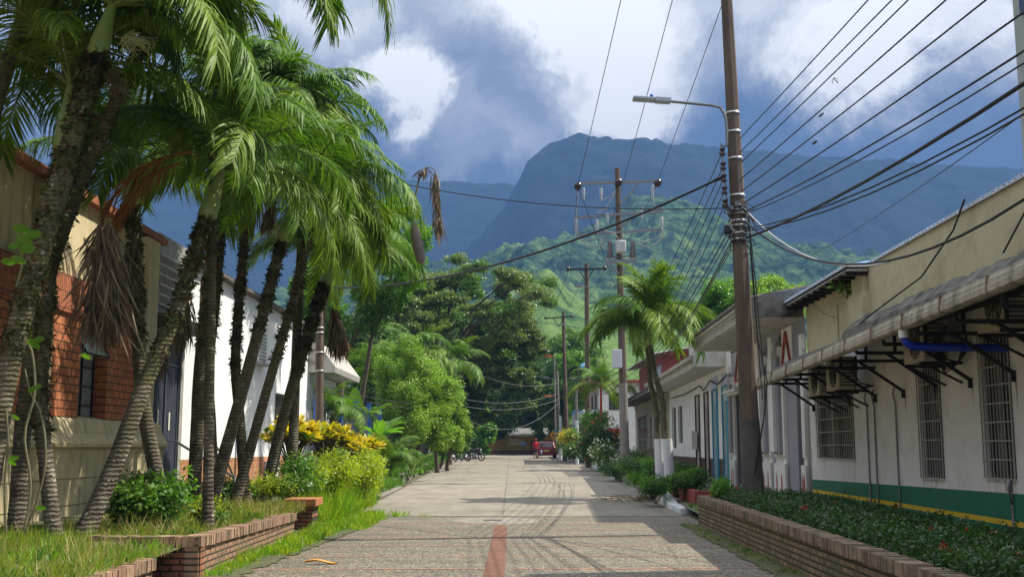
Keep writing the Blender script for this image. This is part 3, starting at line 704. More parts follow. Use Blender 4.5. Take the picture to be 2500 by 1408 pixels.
for i in range(56):
    y = 24.9 + i * .155
    q.beam((cfx(y) - .012, y, 4.56), (cfx(y) - .012, y + .10, 4.74), .02, .014); q.beam((cfx(y) - .012, y + .10, 4.56), (cfx(y) - .012, y, 4.74), .02, .014)
q.beam((cfx(24.8) - .02, 24.8, 4.52), (cfx(33.6) - .02, 33.6, 4.52), .04, .04); q.beam((cfx(24.8) - .03, 24.8, 4.82), (cfx(33.6) - .03, 33.6, 4.82), .06, .06)
part(q, 'frieze', [plain('frieze', (.50, .46, .39), .85, var=.2)], B2)
q = MB(); wbox(q, 32.4, 34.6, 3.22, 3.30, .003, .30); wbox(q, 32.5, 34.5, 3.14, 3.22, .003, .2); part(q, 'cornice', [WHITE], B2)

# --- white house with blue and brown doors
B3 = thing('white_house', (WX(43), 43, 0), 'white house with blue doors, brown doors, a brown dado and a deep boxed eave', 'house')
drs = [(35.3, 36.35, 'b'), (37.5, 38.55, 'b'), (39.6, 40.5, 'n'), (41.9, 42.9, 'n')]
wns = [(47.3, 48.8, 1.75, 3.35), (49.6, 51.2, 1.55, 3.35)]
mb = MB(); wall(mb, (WX(0), 0, 0), UD, NR, 34.62 / k, 52 / k, .05, 4.95, [(a / k, b / k, .12, 3.5) for a, b, _ in drs] + [(a / k, b / k, c, d) for a, b, c, d in wns], .16, [(0, 1), (1.2, 0)]); part(mb, 'wall', [WHITE, BROWN], B3)
BLUED = plain('blue_door_paint', (.045, .30, .45), .5, var=.12, streak=True, dirt=(.03, .2, .3))
LILAC = plain('lilac_paint', (.50, .52, .70), .7, var=.08)
for a, b, c in drs:
    mt = BLUED if c == 'b' else BROWN
    q = MB(); wbox(q, a, b, .12, 3.1, -.15, -.08)
    for (z0, z1) in ((.3, 1.2), (1.35, 2.2), (2.3, 2.75)):
        for (y0, y1) in ((a + .1, (a + b) / 2 - .04), ((a + b) / 2 + .04, b - .1)): wbox(q, y0, y1, z0, z1, -.08, -.06)
    for i in range(6): wbox(q, a + .06, b - .06, 3.14 + i * .055, 3.165 + i * .055, -.14, -.07)
    wbox(q, a - .06, a - .003, .12, 3.56, .003, .05); wbox(q, b + .003, b + .06, .12, 3.56, .003, .05); wbox(q, a - .003, b + .003, 3.505, 3.56, .003, .05)
    d = part(q, 'door', [mt], B3)
    q = MB(); q.tube([wp(a + .12, 1.1, -.05), wp(a + .12, 1.22, -.03)], .015, 6); subpart(q, 'handle', [STEEL], d)
    if c == 'b': q = MB(); wbox(q, a - .08, b + .08, 3.58, 3.98, .003, .03); part(q, 'lintel', [LILAC], B3)
for a, b, c, d in wns:
    q = MB(); wbox(q, a, b, c, d, -.16, -.10)
    for i in range(14): z = c + .06 + i * (d - c - .12) / 14; wbox(q, a + .08, (a + b) / 2 - .04, z, z + .05, -.10, -.07); wbox(q, (a + b) / 2 + .04, b - .08, z, z + .05, -.10, -.07)
    part(q, 'shutter', [plain('grey_shutter', (.13, .12, .11), .7, var=.2)], B3)
q = MB(); wbox(q, 35.6, 36.6, 4.15, 4.95, .003, 1.05); wbox(q, 36.6, 52, 4.15, 4.42, .003, .98)
part(q, 'boxed_eave', [plain('eave_white', (.58, .57, .54), .8, var=.12, dirt=(.25, .23, .2), dirt_amt=.5)], B3)
q = MB(); wbox(q, 35.5, 52.1, 4.36, 4.50, 1.055, 1.17); wbox(q, 35.5, 52.1, 4.30, 4.36, 1.06, 1.12); part(q, 'gutter', [GUT], B3)
q = MB()
for i in range(80): y = 36.7 + i * .19; q.tube([wp(y, 4.47, 1.1), wp(y, 5.2, -1.5)], .06, 6)
part(q, 'roof', [OLDROOF], B3)
q = MB(); wbox(q, 42.75, 43.2, 1.5, 2.2, .01, .22); part(q, 'meter_box', [WHITE], B3)
q = MB(); q.tube([wp(34.9, 3.9, .05), wp(37, 3.65, .08), wp(38.8, 3.9, .05), wp(40, 3.6, .12), wp(41.5, 3.85, .05), wp(46, 3.75, .05), wp(51, 3.8, .05)], .022, 6)
tag(q.build('wall_cable', [STEEL]), 'dark cable sagging above the doors of the white house', 'cable')
q = MB(); q.tube([wp(34.75, .2, .07), wp(34.75, 4.1, .07)], .05, 8); tag(q.build('drain_pipe', [WHITE]), 'white downpipe between the blue doors and the striped building', 'pipe')

# --- house with the barred porch
B4 = thing('barred_house', (WX(60), 60, 0), 'low house with a barred porch front and a brown roof behind the palm', 'house')
mb = MB(); z0 = gz(60)
wall(mb, (WX(0), 0, 0), UD, NR, 52.1 / k, 72 / k, 0, 3.9 + z0, [(54 / k, 59.5 / k, 1.2, 3.4), (61 / k, 62.1 / k, .3, 3.2), (63.5 / k, 70 / k, 1.3, 3.4)], .16, [(0, 1), (1.5, 0)])
part(mb, 'wall', [plain('tan_render', (.40, .36, .30), .85, var=.2, dirt=(.15, .13, .1)), plain('tan_dado', (.20, .15, .11), .85)], B4)
for a, b, c, d in ((54, 59.5, 1.2, 3.4), (63.5, 70, 1.3, 3.4)): grille_window(B4, a, b, c, d, 24, 6, STEEL)
q = MB(); wbox(q, 61, 62.1, .3, 3.2, -.15, -.09); part(q, 'door', [BROWN], B4)
q = MB(); wbox(q, 52.0, 72.2, 3.9 + z0, 4.02 + z0, -.3, .95, 0)
for i in range(90): y = 52.1 + i * .222; q.tube([wp(y, 4.08 + z0, .98), wp(y, 4.9 + z0, -1.6)], .06, 6, 0)
part(q, 'roof', [OLDROOF], B4)
# --- taller house with corrugated roof and red wall showing above
B5 = thing('red_walled_house', (9, 57, 0), 'upper storey with a red wall and a corrugated roof rising behind the white house', 'house')
q = MB(); q.box(7.35, 13, 54, 64, 4.2, 6.0); part(q, 'wall', [plain('red_wall', (.30, .07, .06), .8)], B5)
q = MB(); q.box(7.338, 7.348, 54.5, 57.5, 4.6, 5.6); q.box(8.4, 9.8, 53.985, 53.995, 4.7, 5.5); part(q, 'window', [plain('pale_shutter', (.45, .50, .62), .6)], B5)
q = MB()
for i in range(72): y = 53.3 + i * .158; q.tube([(6.7, y, 6.02), (13.2, y, 7.1)], .055, 6)
part(q, 'roof', [ZINC], B5)
# --- white two storey house with blue trim far down the street
B6 = thing('two_storey_house', (6.6, 84, gz(84)), 'white two storey house with a blue balcony and red trim far down the street', 'house')
z0 = gz(84)
q = MB(); q.box(6.1, 14, 78, 92, z0, z0 + 5.6); part(q, 'wall', [WHITE], B6)
for z in (z0 + 1.0, z0 + 3.6):
    for y in (80, 83.5, 87): q = MB(); q.box(6.06, 6.09, y, y + 1.4, z, z + 1.3); w = part(q, 'window', [GLASS], B6)
for x in (6.8, 8.6): q = MB(); q.box(x, x + 1.0, 77.96, 77.99, z0 + 3.7, z0 + 4.9); part(q, 'window', [GLASS], B6)
q = MB(); q.box(5.0, 6.09, 77.8, 92, z0 + 2.7, z0 + 2.85, 0); q.box(5.0, 5.06, 77.8, 92, z0 + 2.85, z0 + 3.7, 1); q.box(5.06, 6.08, 77.8, 77.86, z0 + 2.85, z0 + 3.7, 1); part(q, 'balcony', [plain('blue_trim', (.04, .10, .32), .5), plain('balcony_white', (.55, .58, .66), .6)], B6)
q = MB(); q.box(4.9, 14.2, 77.5, 92.4, z0 + 5.62, z0 + 5.78); part(q, 'roof', [plain('red_trim', (.42, .10, .07), .7)], B6)
q = MB(); q.box(6.6, 7.6, 77.90, 77.98, z0 + 1.9, z0 + 2.4, 0); q.box(6.6, 7.6, 77.88, 77.975, z0 + 1.55, z0 + 1.88, 1); part(q, 'awning_board', [plain('red_board', (.6, .04, .03), .5), WHITE], B6)
B7 = thing('brown_shop', (6.8, 100, gz(100)), 'dim low shop front with a rusty canopy beside the far poles', 'shop')
q = MB(); q.box(6.4, 14, 93, 108, gz(100), gz(100) + 3.4); part(q, 'wall', [plain('shop_wall', (.30, .26, .22), .85, var=.3)], B7)
q = MB(); q.box(5.4, 6.4, 93, 108, gz(100) + 2.9, gz(100) + 3.0); part(q, 'canopy', [plain('rust', (.25, .10, .05), .8)], B7)
q = MB(); q.box(6.36, 6.39, 95, 98, gz(100) + .2, gz(100) + 2.4); q.box(6.36, 6.39, 101, 103, gz(100) + .9, gz(100) + 2.2); part(q, 'shutter', [plain('shutter_green', (.06, .16, .14), .6)], B7)

# ------------------------------------------------------------------ right planters
BRK_Y = brickmat('planter_brick_y', 'y', (.36, .25, .145), (.25, .17, .10), (.035, .035, .018), .235, .078, .014, .5, moss=(.07, .075, .03))
BRK_X = brickmat('planter_brick_x', 'x', (.36, .22, .13), (.26, .17, .10), (.035, .035, .02), .235, .078, .014, .5, moss=(.07, .075, .03))
COP_Y = blockmat('coping_brick', (.15, .11, .08), (.27, .19, .125), (.38, .28, .19), (.08, .085, .045))
COP_F = COP_Y
def pl_wall(label, A, B, h0, h1, mats_side, flip=1, wdt=.24, coph=.13, zb=-.02, name='brick_planter_wall', grp='brick planter walls'):
    """low brick wall from A to B (x, y) whose street face is on the A-B line; thickness away from the street"""
    A = Vector((A[0], A[1], 0)); B = Vector((B[0], B[1], 0)); d = (B - A).normalized(); s = Vector((d.y, -d.x, 0)) * flip
    t = thing(name, (A.x, A.y, 0), label, 'wall', grp)
    n = max(2, int((B - A).length / .5)); q = MB(); c = MB()
    rb = random.Random(int(A.x * 100 + A.y)); Lw = (B - A).length; u = 0.0
    while u < Lw - .03:                                     # the coping: a row of bricks on edge, each one its own block
        wb = rb.uniform(.060, .074); e = min(u + wb, Lw); h = h0 + (h1 - h0) * u / Lw + rb.uniform(-.006, .006); o_ = rb.uniform(-.010, .008); sk = rb.uniform(-.004, .004)
        p0 = A + d * u; p1 = A + d * e
        if rb.random() > .012:
            vs = [pp + s * oo + Vector((0, 0, zz_)) for zz_ in (h - coph + .002, h) for (pp, oo) in ((p0 + d * sk, o_), (p1 + d * sk, o_), (p1, wdt + o_), (p0, wdt + o_))]
            c.add(vs, [(0, 3, 2, 1), (4, 5, 6, 7), (0, 1, 5, 4), (1, 2, 6, 5), (2, 3, 7, 6), (3, 0, 4, 7)], 0)
        u = e + rb.uniform(.006, .011)
    for mbx, o0, o1, lo, hi in ((q, .035, wdt - .03, None, .016),):
        vs = []
        for i in range(n + 1):
            p = A + (B - A) * i / n; h = h0 + (h1 - h0) * i / n; jt = random.uniform(-.008, .008)
            za = zb if lo is None else h - lo; zc = h - hi
            vs += [p + s * o0 + Vector((0, 0, za)), p + s * o0 + s * jt + Vector((0, 0, zc + jt)), p + s * o1 + Vector((0, 0, zc + jt)), p + s * o1 + Vector((0, 0, za))]
        fs = []
        for i in range(n):
            for k_ in range(4): fs.append((4 * i + k_, 4 * i + (k_ + 1) % 4, 4 * i + 4 + (k_ + 1) % 4, 4 * i + 4 + k_))
        for i, f in enumerate(fs): mbx.add([vs[j] for j in f], [(0, 1, 2, 3)], 1 if (mbx is c and i % 4 == 1) else 0)
        mbx.add(vs[:4], [(0, 1, 2, 3)]); mbx.add(vs[-4:], [(3, 2, 1, 0)])
    part(q, 'brick_courses', [mats_side[0]], t); part(c, 'coping', [mats_side[1]], t)
    return t
pl_wall('long low brick planter wall with mossy courses in front of the dark hedge', (3.53, 10.15), (3.83, 23.2), .56, .60, (BRK_Y, COP_Y, COP_F))
pl_wall('near brick planter wall at the bottom right corner, set slightly back', (3.50, 5.5), (3.60, 10.05), .54, .54, (BRK_Y, COP_Y, COP_F))
pl_wall('short end wall closing the long brick planter by the leaning pole', (3.86, 23.1), (5.9, 23.2), .60, .60, (BRK_X, COP_F, COP_F), -1)
REDR = plain('red_planter_paint', (.30, .06, .045), .75, var=.2, dirt=(.12, .04, .03), dirt_amt=.5)
RP = thing('red_planter', (5.4, 30, 0), 'red painted concrete planter holding the palm with whitewashed stems', 'planter')
q = MB()
fl, fr_, bl, br = (4.65, 28.6), (6.3, 28.6), (4.78, 41), (6.9, 41)
def seg(a, b, h, th, s):
    a = Vector((*a, 0)); b = Vector((*b, 0)); d = (b - a).normalized(); sd_ = Vector((d.y, -d.x, 0)) * s * th
    za, zb_ = gz(a.y), gz(b.y)
    vs = [a, b, b + sd_, a + sd_]; lo = [v + Vector((0, 0, -.05)) for v in vs]; hi = [v + Vector((0, 0, h + gz(v.y))) for v in vs]
    q.add(lo + hi, [(0, 1, 2, 3), (7, 6, 5, 4), (0, 4, 5, 1), (1, 5, 6, 2), (2, 6, 7, 3), (3, 7, 4, 0)])
seg(fl, fr_, .46, .15, -1); seg(fl, bl, .46, .15, 1); part(q, 'planter_wall', [REDR], RP)
q = MB(); q.add([(4.75, 28.7, .36), (6.3, 28.7, .36), (6.9, 41, .46), (4.85, 41, .46)], [(0, 1, 2, 3)]); part(q, 'earth', [SOIL], RP)
# white painted kerb with a curled end
KERB = plain('white_kerb_paint', (.62, .64, .66), .8, var=.12, dirt=(.25, .25, .24), dirt_amt=.5)
def kerb(label, pts, h=.16, w=.16, mat=KERB, name='kerb', grp='painted kerbs', hs=None):
    q = MB(); vs = []
    for i, (x, y) in enumerate(pts):
        z = gz(y); hh = hs[i] if hs else h
        vs += [(x, y, z - .05), (x + .02, y, z + hh), (x + w, y, z + hh), (x + w, y, z - .05)]
    q.add(vs, [(4 * i + a, 4 * i + b, 4 * i + 4 + b, 4 * i + 4 + a) for i in range(len(pts) - 1) for a, b in ((0, 1), (1, 2), (2, 3))] + [(0, 1, 2, 3), (4 * len(pts) - 1, 4 * len(pts) - 2, 4 * len(pts) - 3, 4 * len(pts) - 4)])
    return tag(q.build(name, [mat], bevel=.015), label, 'kerb', grp)
kerb('white painted kerb curling to its low end before the red planter', [(4.12, 27.6), (4.10, 28.3), (4.02, 29.2), (4.05, 30.2), (4.12, 31.4), (4.20, 33), (4.28, 35.5), (4.36, 38)], hs=[.08, .10, .12, .22, .28, .30, .30, .28], w=.3)
kerb('white painted kerb further down beside the pale concrete step', [(4.62, 52), (4.70, 56), (4.80, 60)], w=.3, h=.22)
kerb('far white kerb along the shaded side near the croton bush', [(4.82, 62), (4.92, 70), (5.0, 78)], w=.25, h=.2)
kerb('grey mossy kerb behind the fallen branches', [(4.38, 38.2), (4.45, 42), (4.58, 50)], w=.25, h=.25, mat=plain('kerb_grey', (.22, .20, .17), .9, var=.3, dirt=(.05, .06, .03), dirt_amt=.7))
stp = thing('concrete_block', (4.95, 56.5, gz(56)), 'pale square concrete block standing on the right kerb', 'block')
q = MB(); q.box(4.9, 5.25, 56.4, 58.2, gz(56), gz(56) + .75); part(q, 'block', [plain('pale_block', (.50, .44, .36), .85)], stp, .02)
# fallen branches on the kerb
BARKW = plain('dead_wood', (.26, .19, .13), .9, var=.45, streak=True, scale=8)
fb = thing('fallen_branches', (3.9, 31.5, .0), 'pile of broken palm wood and sticks lying on the white kerb', 'branches')
q = MB()
q.tube([(3.95, 31.0, .08), (4.2, 31.4, .35), (4.45, 31.9, .60)], [.05, .065, .055], 8, jitter=.15)
q.tube([(3.55, 32.6, .07), (3.95, 32.2, .18), (4.2, 31.9, .42)], [.05, .06, .05], 8, jitter=.2)
q.tube([(4.0, 32.3, .1), (4.3, 32.9, .55), (4.5, 33.2, .62)], [.03, .05, .03], 7, jitter=.2); part(q, 'stump', [BARKW], fb)
q = MB()
for i in range(46):
    a = Vector((random.uniform(2.6, 4.1), random.uniform(31.5, 33.6), .05 + random.uniform(0, .12))); d = Vector((random.uniform(-.6, .8), random.uniform(-.3, .3), random.uniform(-.03, .12)))
    q.tube([a, a + d * .5 + Vector((0, 0, .04)), a + d], [.014, .012, .005], 5, sm=False)
part(q, 'twigs', [BARKW], fb)
# ------------------------------------------------------------------ left side: buildings
XL = -7.8
LBRK = brickmat('church_brick', 'y', (.62, .22, .08), (.46, .15, .06), (.05, .035, .025), .24, .14, .010, .5, rough=.8)
LBRKX = brickmat('church_brick_x', 'x', (.62, .22, .08), (.46, .15, .06), (.05, .035, .025), .24, .14, .010, .5, rough=.8)
LSOLD = brickmat('church_soldier', 'y', (.52, .17, .075), (.40, .13, .06), (.06, .035, .025), .075, .28, .008, 0, rough=.8)
LCREAM = plain('church_cream', (.62, .52, .31), .85, var=.15, dirt=(.20, .18, .11), dirt_amt=.6, streak=True)
def lw(Y, z, d=0): return Vector((XL + d, Y, z))
def lbox(mb, Ya, Yb, za, zb, da, db, mi=0): return mb.box(XL + da, XL + db, Ya, Yb, za, zb, mi)
UDL = Vector((0, 1, 0)); NL = Vector((1, 0, 0))
L1 = thing('brick_building', (XL, 18, 0), 'building of orange brick piers and cream render with a sloped sill ledge behind the palms', 'building')
opl = [(19.6, 20.75, 1.98, 3.75), (14.9, 15.8, 1.98, 3.75)]
q = MB(); wall(q, (XL, 0, 0), UDL, NL, 4, 24.0, -.1, 6.0, opl, .07, [(0, 0), (1.95, 1), (3.85, 2), (4.56, 0)])
q.quad((XL, 24.0, -.1), (XL - 6, 24.0, -.1), (XL - 6, 24.0, 6.0), (XL, 24.0, 6.0), 0)
part(q, 'wall', [LCREAM, LBRK, LSOLD], L1)
for a, b in ((16.2, 17.6), (18.15, 19.45), (20.78, 22.3), (13.0, 14.8)):
    q = MB(); lbox(q, a, b, 2.0, 3.86, .003, .20, 0); part(q, 'brick_pier', [LBRK], L1)
for a, b in ((16.1, 17.62), (18.1, 22.4), (12.9, 15.9)): q = MB(); lbox(q, a, b, 3.863, 4.50, .003, .25, 0); part(q, 'brick_lintel', [LSOLD], L1)
for a, b in ((17.65, 18.05), (22.5, 23.3)): q = MB(); lbox(q, a, b, 1.95, 5.9, .003, .28); part(q, 'cream_pier', [LCREAM], L1)
q = MB()                                                           # the sloping moulded ledge
prof = [(.003, 2.14), (.22, 2.09), (.27, 2.03), (.29, 1.95), (.33, 1.82), (.40, 1.72), (.44, 1.66), (.44, 1.60), (.36, 1.56), (.34, 1.40)]
vs = [(XL + d, y, z) for y in (4, 23.9) for d, z in prof]; K = len(prof)
q.add(vs, [(i, i + 1, K + i + 1, K + i) for i in range(K - 1)]); q.add(vs[K:], [tuple(range(K))]); part(q, 'ledge', [LCREAM], L1)
q = MB(); lbox(q, 4, 23.9, -.1, 1.41, .003, .338)
for z in (.62, 1.06): lbox(q, 4, 23.9, z, z + .012, .339, .344, 1)
part(q, 'base', [LCREAM, plain('joint_dark', (.12, .10, .06), .9)], L1)
for a, b, c, d in opl:
    q = MB(); q.quad(lw(a, c, -.062), lw(b, c, -.062), lw(b, 3.2, -.062), lw(a, 3.2, -.062)); w = part(q, 'window', [plain('frosted_glass', (.30, .34, .34), .25, var=.3, scale=6, bmp=0)], L1)
    q = MB()
    for y in (a + .02, (a + b) / 2, b - .02): lbox(q, y - .018, y + .018, c, d, -.058, -.03)
    for i in range(6): z = c + .02 + i * (d - c - .04) / 5; lbox(q, a, b, z - .014, z + .014, -.028, -.01)
    q.beam(lw(a, 3.72, -.03), lw(a + .0, 3.25, .25), .03); q.beam(lw(b, 3.72, -.03), lw(b, 3.25, .25), .03); q.beam(lw(a, 3.25, .25), lw(b, 3.25, .25), .03); q.quad(lw(a, 3.7, -.025), lw(b, 3.7, -.025), lw(b, 3.25, .24), lw(a, 3.25, .24), 1)
    subpart(q, 'frame', [STEEL, plain('pane', (.32, .36, .36), .2, bmp=0)], w)
q = MB(); lbox(q, 4, 24.1, 6.0, 6.12, -.3, .18); lbox(q, 4, 24.1, 6.12, 6.2, -.25, .10); part(q, 'coping', [LSOLD], L1)
q = MB(); q.add([(XL - .3, 4, 6.15), (XL - .3, 24, 6.15), (XL - 6, 24, 7.6), (XL - 6, 4, 7.6)], [(0, 1, 2, 3)]); part(q, 'roof', [plain('clay_roof', (.22, .09, .06), .9, var=.3)], L1)
q = MB(); lbox(q, 17.62, 17.66, 0, 0, 0, 0) if False else None
sp = MB(); sp.box(XL + .40, XL + .55, 16.9, 17.4, 4.05, 4.4); o = sp.build('wall_lamp_box', [plain('navy_box', (.02, .04, .09), .5)]); tag(o, 'small dark blue box fixed high on the brick wall at the left edge', 'box')
cn = thing('wall_lamp', (XL + .45, 22.9, 3.2), 'small grey lamp with a tube fixed to the cream pier near the gate', 'wall lamp')
q = MB(); q.box(XL + .403, XL + .50, 22.85, 22.98, 3.15, 3.35); part(q, 'base', [STEEL], cn); q = MB(); q.tube([(XL + .52, 22.9, 3.35), (XL + .56, 22.9, 3.0)], .045, 10); part(q, 'tube', [plain('lamp_grey', (.25, .27, .28), .5)], cn)

# --- gate bay
L2 = thing('gate_bay', (XL, 25, 0), 'concrete bay with lattice blocks over the grey corrugated metal gate', 'wall')
q = MB(); wall(q, (XL, 0, 0), UDL, NL, 24.02, 26.3, .0, 6.3, [(24.15, 26.1, .75, 4.15)], .25); part(q, 'wall', [plain('bay_grey', (.34, .33, .30), .85, var=.2, dirt=(.12, .12, .1))], L2)
q = MB()
for i in range(13):
    for j in range(5): lbox(q, 24.1 + i * .16, 24.13 + i * .16, 4.75 + j * .22, 4.95 + j * .22, .003, .05)
for j in range(6): lbox(q, 24.05, 26.2, 4.70 + j * .22, 4.735 + j * .22, .003, .055)
part(q, 'lattice', [plain('lattice_white', (.5, .5, .48), .8)], L2)
q = MB(); lbox(q, 24.0, 26.35, 4.2, 4.5, .003, .35); part(q, 'lintel', [MOULD], L2)
GATEM = plain('gate_grey_metal', (.085, .10, .135), .45, metal=.3, var=.2, bmp=0)
G = thing('metal_gate', (XL, 25.1, .75), 'tall grey corrugated metal gate with a barred top and two small pale notices', 'gate')
q = MB(); n = 60; vs = []
for i in range(n + 1):
    y = 24.16 + i * (1.93 / n); d = -.10 + (.035 if (i // 2) % 2 else 0); vs += [lw(y, .76, d), lw(y, 3.45, d)]
q.add(vs, [(2 * i, 2 * i + 2, 2 * i + 3, 2 * i + 1) for i in range(n)]); part(q, 'sheet', [GATEM], G)
q = MB()
for y in (24.18, 25.12, 26.07): lbox(q, y - .03, y + .03, .76, 4.13, -.13, -.04)
for z in (.78, 3.47, 4.11): lbox(q, 24.16, 26.09, z - .025, z + .025, -.125, -.045)
part(q, 'frame', [GATEM], G)
q = MB()
for i in range(22): y = 24.25 + i * .083; q.beam(lw(y, 3.5, -.08), lw(y, 4.1, -.08), .014)
for j in range(6): q.beam(lw(24.2, 3.58 + j * .09, -.08), lw(26.05, 3.58 + j * .09, -.08), .012)
part(q, 'grille', [GATEM], G)
q = MB(); lbox(q, 24.62, 24.72, 2.0, 2.42, -.058, -.05); q2 = MB(); lbox(q2, 25.45, 25.55, 1.97, 2.38, -.058, -.05)
NOT = plain('notice_paper', (.62, .63, .52), .7, var=.1)
part(q, 'notice', [NOT], G); part(q2, 'notice', [NOT], G)
ST = thing('entrance_steps', (XL + .8, 25, 0), 'concrete steps leading up to the grey metal gate', 'steps')
q = MB()
for i in range(5): q.box(XL + .02 + i * 0, XL + 1.9 - i * .34, 24.1, 26.2, 0 + i * .15, .15 + i * .15)
part(q, 'steps', [plain('step_concrete', (.28, .27, .25), .9, var=.25)], ST)
HR = thing('handrail', (XL + 1.0, 24.1, 0), 'painted steel handrail with a curved top on the gate steps', 'handrail')
q = MB(); q.tube([(XL + 1.9, 24.05, .1), (XL + 1.85, 24.05, .95), (XL + .55, 24.05, 1.72), (XL + .3, 24.05, 1.72), (XL + .25, 24.05, .7)], .028, 8); part(q, 'rail', [plain('pale_blue_steel', (.45, .50, .58), .45)], HR)
q = MB(); q.tube([(XL + .95, 24.6, 1.9), (XL + 1.1, 26.1, 1.4), (XL + 1.3, 26.2, .9)], .03, 8); part(q, 'side_rail', [plain('brown_steel', (.25, .17, .11), .5)], HR)

# --- white building
LW = plain('bright_white_paint', (.80, .80, .80), .8, var=.06, dirt=(.5, .5, .48), dirt_amt=.35, streak=True)
TERR = brickmat('terracotta_tiles', 'y', (.50, .24, .11), (.44, .20, .09), (.25, .13, .07), .30, .20, .006, .5)
L3 = thing('white_hall', (XL, 34, 0), 'tall plain white building with a terracotta tiled base lit by the sun', 'building')
opw = [(36.6, 38.9, 1.75, 3.35)]
q = MB(); wall(q, (XL, 0, 0), UDL, NL, 26.32, 43, 0, 6.15, opw, .2, [(0, 1), (1.3, 0)]); q.quad((XL, 43, 0), (XL - 8, 43, 0), (XL - 8, 43, 6.1), (XL, 43, 6.1)); q.quad((XL, 26.32, 4), (XL - 8, 26.32, 4), (XL - 8, 26.32, 6.1), (XL, 26.32, 6.1))
part(q, 'wall', [LW, TERR], L3)
q = MB(); q.add([(XL + .25, 26.2, 6.12), (XL + .25, 43.2, 6.12), (XL - 8, 43.2, 7.6), (XL - 8, 26.2, 7.6)], [(0, 1, 2, 3)]); lbox(q, 26.2, 43.2, 6.02, 6.11, .003, .25); part(q, 'roof', [OLDROOF], L3)
for a, b, c, d in opw:
    q = MB(); q.quad(lw(a, c, -.18), lw(b, c, -.18), lw(b, d, -.18), lw(a, d, -.18)); w = part(q, 'window', [GLASS], L3)
    q = MB()
    for i in range(12): y = a + i * (b - a) / 11; q.beam(lw(y, c, .02), lw(y, d, .02), .02)
    for j in range(5): z = c + j * (d - c) / 4; q.beam(lw(a, z, .04), lw(b, z, .04), .02)
    subpart(q, 'grille', [STEEL], w)
for Y, z, lab, wcol in ((27.9, 4.75, 'wooden window frame high on the white wall nearer the gate', 'w'), (34.0, 4.15, 'louvred white window box on the middle of the white wall', 'l')):
    q = MB(); lbox(q, Y - .5, Y + .5, z, z + 1.0, .003, .12, 0); lbox(q, Y - .58, Y + .58, z - .08, z, .003, .28, 1)
    for i in range(8): lbox(q, Y - .42, Y + .42, z + .08 + i * .11, z + .13 + i * .11, .12, .15, 2)
    part(q, 'window', [plain('brown_frame', (.28, .17, .09), .7) if wcol == 'w' else WHITE, plain('sill', (.35, .34, .32), .8), plain('louvre', (.30, .31, .30), .6)], L3)
q = MB(); q.box(XL + .003, XL + .25, 35.2, 36.4, .0, 1.15, 0); part(q, 'poster_board', [plain('stained_board', (.62, .58, .56), .7, var=.1, dirt=(.35, .08, .05), dirt_amt=.9, streak=True)], L3)
# lower annex with a hipped concrete eave
L4 = thing('low_annex', (XL, 46, 0), 'lower white annex with a concrete eave carrying a diamond pattern', 'building')
q = MB(); q.box(XL - 6, XL + .02, 43.05, 49, 0, 4.4, 0); part(q, 'wall', [LW], L4)
q = MB(); q.prism([(XL - 6, 4.42), (XL + 1.0, 4.42), (XL + 1.05, 4.62), (XL + .3, 5.6), (XL - 6, 5.8)], 42.3, 49.3, 'y'); part(q, 'eave', [plain('eave_conc', (.42, .40, .36), .85, var=.2, dirt=(.15, .15, .13))], L4)
q = MB()
for a, b in (((-.6, 4.75), (.3, 4.75)), ((.3, 4.75), (.3, 5.3)), ((.3, 5.3), (-.6, 4.75)), ((-.6, 5.3), (.3, 4.75)), ((-.6, 4.75), (-.6, 5.3)), ((-.6, 5.3), (.3, 5.3))): q.beam((XL + a[0], 42.28, a[1]), (XL + b[0], 42.28, b[1]), .03)
part(q, 'pattern', [plain('pattern_grey', (.22, .22, .20), .8)], L4)
# blue fence with mesh
BF = thing('blue_fence', (-7.0, 46, 0), 'fence of blue steel posts and grey panels beside the white building', 'fence')
BLU = plain('blue_post_paint', (.03, .12, .42), .5, var=.15, bmp=0)
for i, (x, y) in enumerate(((-7.45, 42.3), (-6.9, 44.6), (-6.6, 47), (-6.35, 49.2), (-6.2, 52))):
    q = MB(); q.box(x - .09, x + .09, y - .09, y + .09, 0, 3.35 + .1 * (i % 2)); q.box(x - .11, x + .11, y - .11, y + .11, 3.45, 3.5); part(q, 'post', [BLU], BF)
q = MB(); pp = [(-7.45, 42.3), (-6.9, 44.6), (-6.6, 47), (-6.35, 49.2), (-6.2, 52)]
for (a, b), (c, d) in zip(pp, pp[1:]):
    for z in (.4, 3.2): q.beam((a, b, z), (c, d, z), .06)
    for i in range(16): t = i / 15; q.beam((a + (c - a) * t, b + (d - b) * t, .4), (a + (c - a) * t, b + (d - b) * t, 3.2), .035)
part(q, 'bars', [plain('fence_grey', (.12, .14, .20), .5)], BF)

# ------------------------------------------------------------------ left planters and verge
LB_Y = brickmat('left_brick_y', 'y', (.40, .22, .14), (.30, .17, .11), (.05, .04, .025), .235, .078, .013, .5, moss=(.10, .11, .04), moss_amt=.5)
LB_X = brickmat('left_brick_x', 'x', (.42, .15, .08), (.33, .13, .08), (.05, .035, .02), .235, .078, .013, .5, moss=(.06, .06, .03), moss_amt=.5)
LC_Y = blockmat('left_coping', (.22, .13, .085), (.36, .22, .145), (.48, .30, .20), (.11, .11, .05))
LC_X = LC_Y
LC_F = LC_Y
pl_wall('left brick planter wall with rowlock coping running beside the street', (-3.84, 14.0), (-3.88, 20.3), .50, .42, (LB_Y, LC_Y, LC_F), -1)
pl_wall('camera facing end of the left brick planter at the corner block', (-3.86, 14.0), (-5.3, 14.02), .50, .50, (LB_X, LC_X, LC_F), 1)
pl_wall('low near left brick wall with broken coping and an orange end brick', (-3.92, 7), (-3.90, 12.4), .40, .40, (LB_Y, LC_Y, LC_F), -1)
